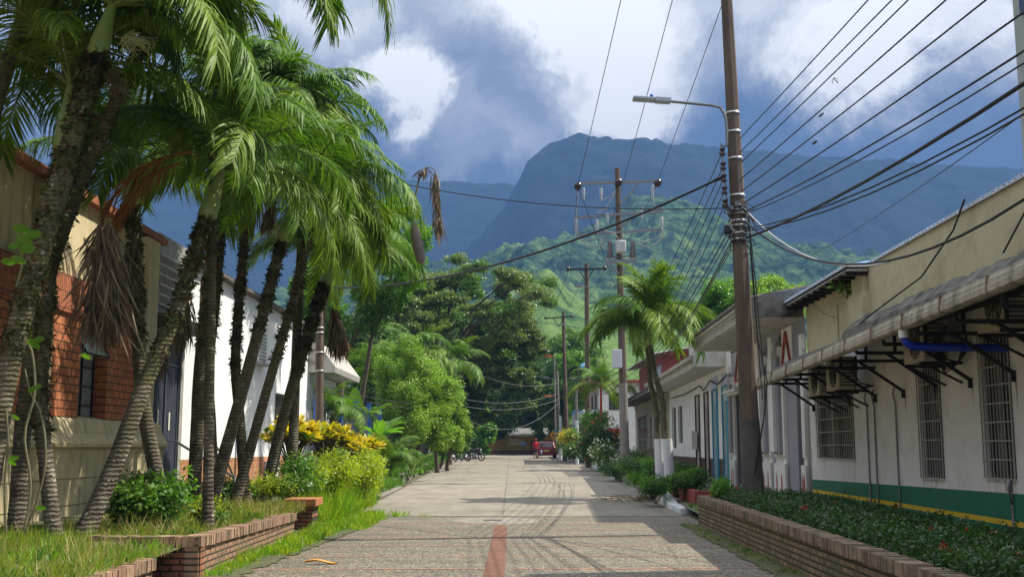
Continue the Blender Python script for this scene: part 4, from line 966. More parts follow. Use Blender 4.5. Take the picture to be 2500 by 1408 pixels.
BP = thing('brick_pillar', (-4.1, 22, 0), 'short brick pillar with a bright terracotta cap at the end of the planter', 'pillar')
q = MB(); q.box(-4.25, -3.88, 21.9, 22.5, 0, .46); part(q, 'shaft', [LB_X], BP)
q = MB(); q.box(-4.42, -3.80, 21.8, 22.6, .46, .60); part(q, 'cap', [plain('terracotta', (.45, .17, .07), .8, var=.25)], BP, .01)
q = MB()
bed = [(-9, 5, .32), (-4.1, 5, .32), (-4.1, 12.4, .34), (-4.1, 14.1, .36), (-4.1, 20.3, .36), (-4.3, 22, .30), (-4.2, 24, .18), (-4.1, 27, .10), (-4.4, 40, .25), (-4.8, 60, .35), (-5.2, 75, .42)]
vs = []
for x, y, z in bed[1:]: vs += [(x, y, z), (x - .8, y, z + .08), (-7.25, y, z + .12)]
q.add(vs, [(3 * i + a, 3 * i + a + 1, 3 * i + a + 4, 3 * i + a + 3) for i in range(len(bed) - 2) for a in (0, 1)]); o = q.build('garden_earth', [SOIL]); o['kind'] = 'structure'
ROCK = plain('kerb_stone', (.22, .20, .17), .95, var=.4, dirt=(.06, .07, .03), dirt_amt=.7, bmp=.5)
kerb('old grey kerb half buried in the grass on the left', [(-3.95, 27.0), (-3.82, 28.5), (-3.80, 30), (-3.9, 32)], h=.14, w=-.25, mat=ROCK, name='kerb', grp='worn grey kerbs on the left')
kerb('cracked concrete edging beyond the grass on the left', [(-4.0, 34), (-3.95, 37), (-4.0, 41)], h=.05, w=-.7, mat=ROCK, name='kerb', grp='worn grey kerbs on the left')
for i, (x, y, w_) in enumerate(((-4.3, 42, .9), (-4.4, 46, .8), (-4.5, 50, 1.0), (-4.6, 54, .9), (-4.7, 58, 1.0), (-4.8, 63, 1.0))):
    q = MB(); z = gz(y); q.box(x - w_, x, y - .9, y + .9, z - .05, z + .22 + .06 * (i % 2)); q.box(x - w_ - .03, x + .03, y - .95, y + .95, z + .22 + .06 * (i % 2), z + .30 + .06 * (i % 2))
    tag(q.build('planter_edging', [ROCK], bevel=.03), 'low worn concrete edging block stepping along the left side of the street', 'edging', 'worn edging blocks on the left')
q = MB()
for i in range(26):
    x, y = random.uniform(-5.2, -4.15), random.uniform(33, 40); r_ = random.uniform(.05, .16)
    q.lathe([(0, -r_ * .5), (r_ * .8, -r_ * .2), (r_, .1 * r_), (r_ * .6, r_ * .6), (0, r_ * .7)], (x, y, .18), 7, sm=False)
o = q.build('rubble', [ROCK]); tag(o, 'stones and broken concrete heaped beyond the grass', 'rubble', kind='stuff')

# ------------------------------------------------------------------ far end of the street
z1 = gz(115)
YB = thing('yellow_building', (0, 132, z1), 'low yellow building with a rusty tin roof closing the end of the street', 'building')
q = MB(); q.box(-3.0, 5.5, 130, 138, z1 - .05, z1 + 2.1, 0); q.box(-3.0, 5.5, 129.98, 130, z1 - .05, z1 + .5, 1); part(q, 'wall', [plain('ochre_paint', (.55, .36, .08), .8, var=.25), plain('brown_base', (.25, .12, .07), .8)], YB)
q = MB(); q.add([(-2.2, 128.6, z1 + 2.15), (6.0, 128.6, z1 + 2.15), (6.0, 134, z1 + 3.1), (-2.2, 134, z1 + 3.1)], [(0, 1, 2, 3)])
for i in range(40): q.tube([(-2.2 + i * .21, 128.58, z1 + 2.17), (-2.2 + i * .21, 134, z1 + 3.12)], .045, 5)
part(q, 'roof', [plain('old_tin', (.20, .19, .17), .8, var=.3)], YB)
q = MB(); q.box(-.4, 1.5, 129.9, 129.97, z1 + 1.1, z1 + 1.8); part(q, 'sign_board', [plain('pale_board', (.75, .62, .34), .7)], YB)
for a in (2.2, 3.7): q = MB(); q.box(a, a + 1.0, 129.9, 129.97, z1, z1 + 1.6); part(q, 'door', [plain('maroon_door', (.22, .08, .06), .7)], YB)
q = MB(); q.box(-2.6, -.8, 129.9, 129.97, z1 + .6, z1 + 1.5); part(q, 'shutter', [plain('ochre_dark', (.38, .24, .05), .7)], YB)
DISHM = plain('dish_blue', (.20, .45, .70), .4, var=.08)
def dish(x, y, z, r_, label, rz=0):
    t = thing('satellite_dish', (x, y, z), label, 'satellite dish', 'satellite dishes')
    q = MB(); n = 20; vs = []; 
    for i in range(6):
        a = i / 5 * r_
        for j in range(n): th = j / n * 6.283; vs.append(Vector((x, y, z)) + Matrix.Rotation(rz, 3, 'Z') @ Vector((a * math.cos(th), a * a / r_ * .35 - .3 * 0, a * math.sin(th) * .8 )))
    q.add(vs, [(i * n + j, i * n + (j + 1) % n, (i + 1) * n + (j + 1) % n, (i + 1) * n + j) for i in range(5) for j in range(n)], 0, True); part(q, 'reflector', [DISHM], t)
    q = MB(); q.tube([(x, y + .02, z), (x, y + .4, z - .1), (x, y + .4, z - r_ - .3)], .03, 6); q.tube([(x, y, z - r_ * .7), (x, y - r_ * .8, z)], .02, 6); part(q, 'mast', [STEEL], t)
dish(P(1283, 1057, 133).x, 133, P(1283, 1057, 133).z, .32, 'upper blue satellite dish among the dark leaves above the tin roof')
dish(P(1278, 1084, 128.4).x, 128.4, P(1278, 1084, 128.4).z, .32, 'blue satellite dish on the edge of the tin roof')
dish(P(1428, 893, 76).x, 76.5, P(1428, 893, 76).z, .3, 'small blue satellite dish high beside the poles')
dish(5.45, 92, P(1375, 1010, 92).z, .5, 'blue satellite dish behind the far white lamp pole')
# ------------------------------------------------------------------ utility poles
POLEC = plain('pole_concrete', (.125, .09, .065), .9, var=.3, scale=2, dirt=(.04, .03, .025), dirt_amt=.8, streak=True, fine=30, bmp=.4)
POLEG = plain('pole_grey', (.22, .205, .18), .9, var=.25, dirt=(.12, .11, .1), dirt_amt=.6, streak=True)
GALV = plain('galvanised_steel', (.24, .245, .25), .45, metal=.6, var=.15, bmp=0)
BANDM = plain('steel_band', (.55, .55, .53), .35, metal=.7, var=.1, bmp=0)
PORC = plain('brown_porcelain', (.045, .02, .018), .25, var=.1, bmp=0)
PORG = plain('grey_porcelain', (.50, .52, .54), .3, var=.1, bmp=0)
WHP = plain('whitewash', (.68, .70, .73), .85, var=.12, dirt=(.4, .4, .38), dirt_amt=.4)
CABLE = plain('cable_black', (.012, .012, .014), .5, var=.1, bmp=0)
CABLE2 = plain('bare_wire', (.06, .06, .065), .5, metal=.5, var=.1, bmp=0)
def ring(q, c, r_, h=.035, n=12, mi=0): q.lathe([(r_ * .98, -h / 2), (r_ + .012, -h / 2), (r_ + .012, h / 2), (r_ * .98, h / 2)], c, n, mi)
def insulator(q, a, up=(0, 0, 1), s=1.0, sheds=3):
    a = Vector(a); u = Vector(up).normalized(); L = .09 * s * sheds
    pts = []; rad = []
    for i in range(sheds):
        pts += [a + u * (L * i / sheds), a + u * (L * (i + .35) / sheds), a + u * (L * (i + .6) / sheds), a + u * (L * (i + .95) / sheds)]; rad += [.03 * s, .06 * s, .055 * s, .03 * s]
    q.tube(pts, rad, 10)
    return a + u * L

MP = thing('utility_pole', (4.6, 21, 0), 'tall weathered concrete pole rising from the hedge on the right, wrapped in cables', 'utility pole', 'utility poles')
b0 = P(1838, 1175, 21); t0 = P(1774, 0, 21); dr = (t0 - b0) / (t0.z - b0.z)
def mp(z, dx=0, dy=0): return b0 + dr * (z - b0.z) + Vector((dx, dy, 0))
q = MB(); q.tube([mp(0), mp(1.5), mp(3), mp(5), mp(7), mp(9), mp(11.5)], [.20, .185, .172, .155, .14, .125, .105], 8, sm=False, jitter=.02); part(q, 'pole', [POLEC], MP)
q = MB(); q.tube([mp(0), mp(1.1), mp(2.1)], [.212, .196, .186], 16, sm=True, cap=False); part(q, 'base_coat', [plain('pole_base', (.10, .09, .08), .9, var=.35, dirt=(.03, .03, .03))], MP)
q = MB(); q.tube([mp(2.9, -.13, -.12), mp(2.4, -.1, -.16), mp(2.1, -.06, -.17)], .05, 6)
q = MB()
for px_, py_ in ((1785, 277), (1788, 323), (1792, 388), (1798, 478), (1800, 505), (1802, 513), (1803, 522), (1804, 540), (1805, 552), (1807, 570), (1808, 585)):
    z = P(px_, py_, 21).z; ring(q, mp(z), .158 - .0085 * (z - 5) , .035)
part(q, 'steel_band', [BANDM], MP)
q = MB(); rack = []
zz = [P(1768, y, 21).z for y in (372, 407, 436, 466, 497)]
q.beam(mp(zz[0] + .18, -.27, -.02), mp(zz[-1] - .18, -.20, -.02), .03, .03)
for z in (zz[0] + .12, zz[-1] - .12): q.beam(mp(z, -.27, -.02), mp(z, -.1, -.02), .03)
part(q, 'rack', [GALV], MP)
q = MB()
for z in zz:
    c = mp(z, -.25, -.03); q.lathe([(0, -.07), (.055, -.07), (.06, -.045), (.035, -.02), (.035, .02), (.06, .045), (.055, .07), (0, .07)], c, 12); rack.append(c)
    q.beam(c + Vector((-.05, 0, .03)), c + Vector((.05, 0, .08)), .02); q.beam(c + Vector((-.07, -.02, -.03)), c + Vector((.05, .02, -.06)), .018)
part(q, 'insulators', [PORC], MP)
q = MB(); zc = P(1805, 515, 21).z
for a in range(10):
    th = a * .628; q.box(*(lambda c: (c.x - .035, c.x + .035, c.y - .035, c.y + .035, c.z - .05, c.z + .05))(mp(zc + random.uniform(-.06, .12), .17 * math.cos(th), .17 * math.sin(th))))
part(q, 'clamps', [GALV], MP)
q = MB(); rr = random.Random(5)
for a in range(26):                                      # loops and coils of wire round the pole
    z = zc + rr.uniform(-.62, .16); th = rr.uniform(0, 6.28); r_ = .17; pts = []
    sw = rr.uniform(1.2, 4.5); bul = rr.uniform(0, .16); dz = rr.uniform(-.35, .1)
    for i in range(9): t = i / 8; an = th + sw * t; rad_ = r_ + bul * math.sin(t * math.pi); pts.append(mp(z + dz * math.sin(t * math.pi), rad_ * math.cos(an), rad_ * math.sin(an)))
    q.tube(pts, .009, 5)
part(q, 'wire_loops', [CABLE], MP)
q = MB()
for a in range(9):
    th = rr.uniform(0, 6.28); z = zc + rr.uniform(-.4, .1); pts = [mp(z, .16 * math.cos(th), .16 * math.sin(th)), mp(z - .06, .24 * math.cos(th + .4), .24 * math.sin(th + .4)), mp(z - .18, .17 * math.cos(th + .9), .17 * math.sin(th + .9))]; q.tube(pts, .008, 5)
part(q, 'pale_wire_loops', [BANDM], MP)
q = MB(); q.tube([mp(zc - .1, .17, -.05), mp(zc - 1.2, .20, -.1), mp(3.6, .21, -.14), mp(2.8, .33, -.2), mp(2.2, .24, -.2), mp(1.6, .10, -.22), mp(1.1, -.02, -.24)], .012, 6)
q.tube([mp(zc - .1, .19, -.02), mp(zc - 1.4, .25, -.05), mp(3.9, .26, -.1), mp(3.0, .30, -.12), mp(2.3, .28, -.12), mp(1.2, .02, -.25)], .01, 6)
part(q, 'down_cables', [CABLE], MP)
q = MB(); q.box(*(lambda c: (c.x - .06, c.x + .06, c.y - .06, c.y + .06, c.z - .1, c.z + .07))(mp(P(1772, 560, 21).z, -.24, -.05))); part(q, 'splice_box', [CABLE], MP, .02)

# street lamp on the main pole
a1 = P(1775, 355, 20.85); a2 = P(1772, 290, 20.85); a3 = P(1757, 262, 20.85); a4 = P(1735, 257, 20.85); a5 = P(1637, 248, 20.85)
SL = thing('street_lamp', tuple(a1), 'flat grey street lamp with a blue sensor on a curved arm of the tall pole', 'street lamp', 'street lamps')
q = MB(); q.tube([a1, P(1774, 310, 20.85), a2, P(1766, 273, 20.85), a3, a4, a5], .028, 10); part(q, 'arm', [GALV], SL)
h0 = P(1637, 247, 20.85); h1 = P(1545, 241, 20.85)
q = MB(); q.beam(h0, h0 + (h1 - h0) * .42, .20, .09); q.beam(h0 + (h1 - h0) * .42, h1, .24, .055); part(q, 'lamp_head', [plain('lamp_grey_paint', (.42, .44, .46), .45, var=.08, bmp=0)], SL, .012)
q = MB(); c = h0 + (h1 - h0) * .50 + Vector((0, 0, .04)); q.lathe([(0, .0), (.035, 0), (.035, .06), (.02, .075), (0, .075)], c, 12); part(q, 'light_sensor', [plain('sensor_blue', (.02, .12, .55), .4, bmp=0)], SL)

# second pole with crossarms, cut-outs and transformer
def crossarm(q, c, w, th=.09): q.box(c.x - w / 2, c.x + w / 2, c.y - th / 2, c.y + th / 2, c.z - th / 2, c.z + th / 2)
Y2 = 46.0
T2 = thing('utility_pole', (P(1517, 1100, Y2).x, Y2, gz(Y2)), 'pole with three crossarms, white cut-outs and a small grey transformer above the palm', 'utility pole', 'utility poles')
pt2 = P(1507, 411, Y2); pb2 = P(1526, 1130, Y2); 
def p2(py, dx=0, dy=0):
    t = (py - 411) / (1130 - 411); return P(1507 + 19 * t, py, Y2) + Vector((dx, dy, 0))
q = MB(); pb = p2(1130); pb.z = 0; q.tube([pt2, p2(600), p2(800), p2(1000), pb], [.105, .13, .15, .17, .20], 8, sm=False); part(q, 'pole', [POLEC], T2)
q = MB(); q.tube([p2(935), p2(1120)], [.178, .2], 10, cap=False); part(q, 'painted_band', [POLEG], T2)
def arm_px(x0, y0, x1, y1, name='crossarm', root=T2, Y=Y2, mat=GALV, th=.10, dy=-.16):
    q = MB(); a = P(x0, y0, Y) + Vector((0, dy, 0)); b = P(x1, y1, Y) + Vector((0, dy, 0)); q.beam(a, b, th); return part(q, name, [mat], root)
arm_px(1402, 451, 1614, 443); arm_px(1404, 533, 1617, 518); arm_px(1410, 576, 1620, 561)
q = MB(); q.beam(P(1563, 443, Y2 - .2), P(1514, 500, Y2 - .1), .07); part(q, 'brace', [GALV], T2); q = MB(); q.beam(P(1550, 524, Y2 - .2), P(1517, 556, Y2 - .1), .07); part(q, 'brace', [GALV], T2)
for (x, y) in ((1411, 455), (1606, 447), (1510, 446)):
    q = MB(); c = P(x, y, Y2 - .3); q.lathe([(.02, -.18), (.14, -.17), (.15, -.10), (.05, -.06), (.05, .06), (.15, .10), (.14, .17), (.02, .18)], c, 14, axis='y'); part(q, 'disc_insulator', [PORC], T2)
for (x, y, dy) in ((1425, 458, 30), (1468, 458, 30), (1594, 450, 30), (1407, 532, 36), (1458, 535, 34), (1483, 518, 26), (1567, 512, 22), (1616, 528, 34)):
    q = MB(); a = P(x, y + 2, Y2 - .3); b = P(x + 1, y + dy, Y2 - .3)
    n = 7; pts = []; rad = []
    for i in range(n * 2): t = i / (n * 2 - 1); pts.append(a + (b - a) * t); rad.append((.065 if i % 2 else .035) if t < .55 else (.022 if i % 2 else .04))
    q.tube(pts, rad, 8); q.beam(a + Vector((-.08, 0, 0)), b + Vector((-.06, 0, .05)), .02); part(q, 'cut_out', [PORG], T2)
q = MB(); c = P(1518, 637, Y2 - .35); c.z += 0
zt = P(1518, 594, Y2).z; zb = P(1518, 620, Y2).z
cx = P(1513, 607, Y2).x
q.lathe([(0, zb - .02), (.20, zb - .02), (.23, zb + .04), (.23, zt - .05), (.24, zt - .02), (.20, zt + .03), (0, zt + .05)], (cx, Y2 - .42, 0), 18)
part(q, 'transformer', [plain('trafo_grey', (.55, .56, .57), .4, bmp=0)], T2)
for x in (1487, 1543):
    q = MB(); cx_ = P(x, 600, Y2).x; z0 = P(x, 632, Y2).z; z1_ = P(x, 592, Y2).z; pts = []; rad = []
    for i in range(17): t = i / 16; pts.append((cx_, Y2 - .3, z0 + (z1_ - z0) * t)); rad.append((.16 if i % 2 else .11) * (1 - .4 * t))
    q.tube(pts, rad, 12); part(q, 'bushing', [plain('bushing_brown', (.16, .13, .12), .3, bmp=0)], T2)
q = MB()
q.beam(P(1478, 640, Y2 - .35), P(1556, 636, Y2 - .35), .10, .16); q.beam(P(1480, 628, Y2 - .2), P(1554, 624, Y2 - .2), .06); q.beam(P(1488, 648, Y2 - .3), P(1512, 668, Y2 - .1), .05); q.beam(P(1546, 646, Y2 - .3), P(1522, 668, Y2 - .1), .05)
part(q, 'platform', [GALV], T2)
q = MB()
def loop(q, pts, r_=.022, n=10, mi=0):
    """a slack wire through image places at that pole"""
    p = [P(x, y, Y2 - .35) for x, y in pts]; out = []
    for i in range(n + 1):
        t = i / n * (len(p) - 1); k_ = min(int(t), len(p) - 2); f = t - k_
        a = p[max(k_ - 1, 0)]; b = p[k_]; c = p[k_ + 1]; d = p[min(k_ + 2, len(p) - 1)]
        out.append(.5 * ((2 * b) + (c - a) * f + (2 * a - 5 * b + 4 * c - d) * f * f + (3 * b - a - 3 * c + d) * f ** 3))
    q.tube(out, r_, 5)
for pts in ([(1411, 470), (1410, 500), (1405, 545), (1410, 575), (1440, 600), (1485, 595)], [(1410, 560), (1415, 585), (1460, 582), (1475, 590)], [(1615, 545), (1610, 575), (1575, 590), (1548, 594)], [(1468, 490), (1490, 478), (1503, 465)], [(1594, 482), (1600, 505), (1612, 512)], [(1458, 520), (1470, 508), (1483, 512)], [(1503, 470), (1480, 505), (1462, 522)], [(1470, 562), (1500, 570), (1512, 590)], [(1567, 512), (1572, 500), (1580, 498)], [(1620, 560), (1618, 580), (1590, 600), (1552, 598)], [(1480, 572), (1468, 600), (1490, 610)]):
    loop(q, pts)
part(q, 'jumper_wires', [plain('pale_wire', (.35, .35, .34), .5, bmp=0)], T2)
q = MB(); q.box(P(1493, 880, Y2).x, P(1516, 880, Y2).x, Y2 - .5, Y2 - .2, P(1500, 899, Y2).z, P(1500, 855, Y2).z); part(q, 'meter_box', [plain('box_pale_grey', (.55, .58, .60), .5, var=.06)], T2, .02)

def far_pole(xt, yt, xb, Y, label, arms=(), lamps=(), r0=.10, r1=.16, mat=POLEC, white=0, name='utility_pole', cat='utility pole', grp='utility poles'):
    top = P(xt, yt, Y); bx = P(xb, 1090, Y).x; g = gz(Y)
    t = thing(name, (bx, Y, g), label, cat, grp)
    q = MB(); q.tube([(bx, Y, g), ((bx + top.x) / 2, Y, (g + top.z) / 2), top], [r1, (r0 + r1) / 2, r0], 8); part(q, 'pole', [mat], t)
    if white: q = MB(); q.tube([(bx, Y, g + .02), (bx, Y, g + white)], [r1 + .01, r1 + .006], 10, cap=False); part(q, 'painted_band', [WHP], t)
    for (x0, y0, x1, y1) in arms:
        q = MB(); a = P(x0, y0, Y - .15); b = P(x1, y1, Y - .15); q.beam(a, b, .1); 
        m = (a + b) / 2; q.beam(a * .7 + b * .3 + Vector((0, 0, -.05)), m + Vector((0, 0, -.8)), .05); q.beam(a * .3 + b * .7 + Vector((0, 0, -.05)), m + Vector((0, 0, -.8)), .05); part(q, 'crossarm', [STEEL], t)
        for e_ in (a, b): q = MB(); q.lathe([(.03, -.15), (.13, -.12), (.13, .12), (.03, .15)], e_ + Vector((0, -.1, .02)), 10, axis='y'); part(q, 'insulator', [PORC], t)
    for (x0, y0, x1, y1) in lamps:
        a = P(x0, y0, Y - .1); b = P(x1, y1, Y - .1); q = MB(); q.beam(a, a + (b - a) * .6, .06); part(q, 'lamp_arm', [GALV], t)
        q = MB(); q.beam(a + (b - a) * .6, b, .26, .12); part(q, 'lamp_head', [GALV], t, .02)
    return t
far_pole(1432, 644, 1436, 68, 'brown pole with one dark crossarm and a grey lamp, behind the transformer pole', [(1387, 658, 1476, 656)], [(1450, 702, 1402, 697)], .13, .19)
far_pole(1375, 762, 1384, 98, 'far pole with a single thin crossarm left of the palm crown', [(1332, 777, 1396, 772)], [(1412, 799, 1360, 792)], .12, .22)
far_pole(1360, 905, 1368, 92, 'far slim pole with a white painted foot and a lamp reaching left', [], [(1361, 925, 1326, 921), (1365, 890, 1355, 886)], .09, .13, POLEG, 3.6)
far_pole(1353, 868, 1357, 104, 'slimmest far pole with an orange lamp', [], [], .07, .10, POLEG)
ol = P(1340, 868, 104); q = MB(); q.beam(P(1357, 871, 104), P(1345, 869, 104), .05); q.beam(P(1346, 869, 104), P(1330, 867, 104), .3, .26)
tag(q.build('street_lamp', [plain('orange_lamp', (.70, .20, .03), .5, bmp=0)]), 'small orange street lamp in front of the dark trees', 'street lamp', 'street lamps')
q = MB(); q.beam(P(1347, 966, 104), P(1330, 965, 104), .3, .2); q.beam(P(1357, 970, 104), P(1345, 967, 104), .05)
tag(q.build('street_lamp', [MATS['orange_lamp']]), 'lower orange street lamp beside the far cables', 'street lamp', 'street lamps')
far_pole(1407, 950, 1409, 76, 'short pole with a white painted lower half beside the croton leaves', [], [], .08, .11, POLEG, 3.0)
far_pole(780, 690, 783, 32, 'slim concrete pole with steel bands standing among the left palms', [], [], .105, .13, POLEC)
q = MB()
for y in (800, 812, 860, 905): ring(q, P(780.6, y, 32), .118, .03)
tag(q.build('steel_band', [BANDM]), 'steel bands strapped round the slim left pole', 'band')
# coil of spare cable and grey box on the far poles
q = MB()
for i in range(6):
    c = P(1404, 912, 70); r_ = .34 + i * .02; q.tube([c + Vector((r_ * math.cos(a / 24 * 6.283), -.05 * i, r_ * math.sin(a / 24 * 6.283))) for a in range(25)], .02, 5)
tag(q.build('cable_coil', [CABLE]), 'round coil of spare black cable hung between the far poles', 'cable')

# ------------------------------------------------------------------ wires
def wire(a, b, sag, r_, label, grp, mat=CABLE, n=14, cat='cable', name='overhead_wire'):
    a = Vector(a); b = Vector(b); q = MB()
    q.tube([a + (b - a) * (i / n) - Vector((0, 0, sag * 4 * (i / n) * (1 - i / n))) for i in range(n + 1)], r_, 5, cap=True); return tag(q.build(name, [mat]), label, cat, grp)
G1 = 'wires running from the tall pole up over the camera'
def over(py0, x1, y1, X1, label, r_=.011, x0=1812, sag=.05, far=-14):
    a = mp(P(x0, py0, 21).z, .1, 0); u = (x1 - CX) / F
    v = (CY - y1) / F; Y = X1 / u * (math.cos(TH) - v * math.sin(TH)); e = P(x1, y1, Y)
    d = (e - a); k_ = (far - a.y) / d.y; end = a + d * k_
    end.z = a.z + d.z * k_ * .75
    q = MB(); n = 22; pts = []
    for i in range(n + 1):
        t = i / n * k_; s = t
        z = a.z + d.z * t + (sag * (s * s - s)) * 1.0
        pts.append((a.x + d.x * t, a.y + d.y * t, z))
    q.tube(pts, r_, 5); return tag(q.build('overhead_wire', [CABLE]), label, 'cable', G1)
for py0, x1, y1, X1, r_ in ((340, 2120, 0, 4.5, .010), (372, 2178, 0, 4.6, .010), (398, 2218, 0, 4.6, .010), (436, 2310, 0, 4.7, .011), (466, 2408, 0, 4.8, .011)):
    over(py0, x1, y1, X1, 'thin black wire rising steeply from the tall pole to the top right of the sky', r_)
for py0, x1, y1, X1, r_, sg in ((497, 2500, 30, 4.9, .012, .15), (518, 2500, 125, 4.9, .013, .35), (524, 2500, 155, 4.9, .010, .45)):
    over(py0, x1, y1, X1, 'black wire sagging from the tall pole to the right edge of the photograph', r_, sag=sg)
over(582, 2500, 205, 5.0, 'thickest black cable rising from the tall pole to the right edge', .024, sag=.55)
over(560, 2500, 265, 5.1, 'lowest pair of slack cables from the tall pole to the right edge, upper one', .012, sag=.75)
over(565, 2500, 280, 5.1, 'lowest pair of slack cables from the tall pole to the right edge, lower one', .012, sag=.85)
# splices and a twig caught on the wires
for xx, yy, rr_ in ((1989, 348, .026), (2005, 281, .02)):
    q = MB(); q.tube([P(xx - 6, yy + 5, 17.5), P(xx, yy, 17.5), P(xx + 6, yy - 5, 17.5)], [.010, rr_, .010], 8); tag(q.build('wire_splice', [CABLE]), 'dark splice on an overhead wire, %s of the pair right of the tall pole' % ('lower' if yy > 300 else 'upper'), 'splice', 'wire splices')
# to the buildings on the right
wire(mp(P(1830, 515, 21).z, .16), P(2172, 640, 16.5), .42, .016, 'pale service cable drooping from the tall pole to the blue roof', 'service cables to the right houses', BANDM)
wire(mp(P(1840, 545, 21).z, .16), P(2500, 487, 11.5), .75, .018, 'long slack black cable crossing above the blue roof', 'service cables to the right houses')
wire(P(1950, 640, 30), P(2510, 270, 11), .1, .007, 'very thin wire slanting up to the right edge behind the thick cables', 'service cables to the right houses')
wire(mp(P(1835, 600, 21).z, .16), P(1975, 715, 24.5), .1, .007, 'very thin wire from the tall pole down to the mouldy canopy', 'service cables to the right houses')
wire(mp(P(1828, 610, 21).z, .17, -.1), P(1862, 975, 22.0), .03, .010, 'black drop wire hanging from the tall pole to the gutter', 'service cables to the right houses')
wire(P(1966, 715, 24.2), P(2037, 775, 20.0), .10, .008, 'thin frayed wire hanging across the cream gable wall', 'service cables to the right houses')
# from the rack away to the far poles
G2 = 'wires from the tall pole to the poles further up the street'
for i, c in enumerate(rack):
    e = p2(840 + i * 14, .2 + .1 * i, -.2)
    wire(c, e, .25 + .05 * i, .010, 'thin wire from the insulator rack down towards the transformer pole', G2)
for i, (y0, y1, sg) in enumerate(((540, 900, .3), (556, 915, .4), (575, 935, .3), (590, 950, .5), (610, 965, .35), (600, 900, .7))):
    wire(mp(P(1790, y0, 21).z, -.17), p2(y1, .3, -.2), sg, .013 if i % 2 else .009, 'slack black cable from the cable knot down behind the palm crown', G2)
for i in range(4):
    wire(p2(880 + i * 16), P(1434 + i, 905 + i * 14, 68), .45, .016, 'slack cable between the transformer pole and the next pole', G2); wire(P(1436, 905 + i * 14, 68), P(1383, 950 + i * 10, 98), .5, .018, 'slack cable between the two farther brown poles', G2)
# high lines
G3 = 'high voltage lines of the transformer pole'
for (x0, y0, x1) in ((1411, 452, 1510), (1526, 430, 1635), (1606, 444, 1758)):
    a = P(x0, y0, Y2 - .35); u = (x1 - CX) / F; e = P(x1, 0, 29.5); d = e - a; k_ = (-12 - a.y) / d.y; b = a + d * k_
    wire(a, b, .35, .012, {1510: 'left of the three high wires crossing the clouds', 1635: 'middle one of the three high wires crossing the clouds', 1758: 'right one of the three high wires, meeting the tall pole top'}[x1], G3)
    wire(a, P(1387 + (x0 - 1411) * .45, 658, 67.8), .5, .012, 'high wire going on from the transformer pole to the next crossarm', G3)
for dx in (-1, 0, 1): wire(P(1432 + dx * 44, 657, 67.8), P(1364 + dx * 31, 776, 97.8), .5, .014, 'high wire between the two far crossarms', G3)
wire(P(1411, 456, Y2 - .4), p2(700, -.2), -.0, .012, 'earth wire slanting down from the top crossarm', G3)
# across the street
G4 = 'cables crossing the street'
dk = mp(P(1757, 432, 21).z, -.27)
wire(dk, P(782, 702, 32), .62, .026, 'thick black cable crossing the street from the tall pole to the left trees', G4, n=24)
q = MB(); q.tube([dk + Vector((.02, 0, 0)), dk + Vector((-.08, .04, -.03)), dk + Vector((-.16, .08, -.06))], [.03, .042, .026], 8); tag(q.build('cable_clamp', [CABLE]), 'black clamp at the pole end of the thick crossing cable', 'clamp')
hw_a = mp(P(1775, 507, 21).z, -.1); hw_b = P(560, 330, 24.5)
wire(hw_a, hw_b, .55, .011, 'thin wire with the dried palm frond hanging on it', G4, n=30)
for (x0, y0, x1, y1, s_) in ((1362, 960, 1140, 975, .5), (1362, 975, 1140, 992, .5), (1362, 985, 1120, 1010, 1.6), (1362, 935, 1150, 905, .6)):
    wire(P(x0, y0, 91.8), P(x1, y1, 84), s_, .014, 'grey cable sagging across the far end of the street', G4, MATS['grey_pvc'])
for y in (1000, 1012): wire(P(783, y - 60, 32), P(1125, y - 30, 84), .5, .014, 'cable following the left side of the street towards the far poles', G4)
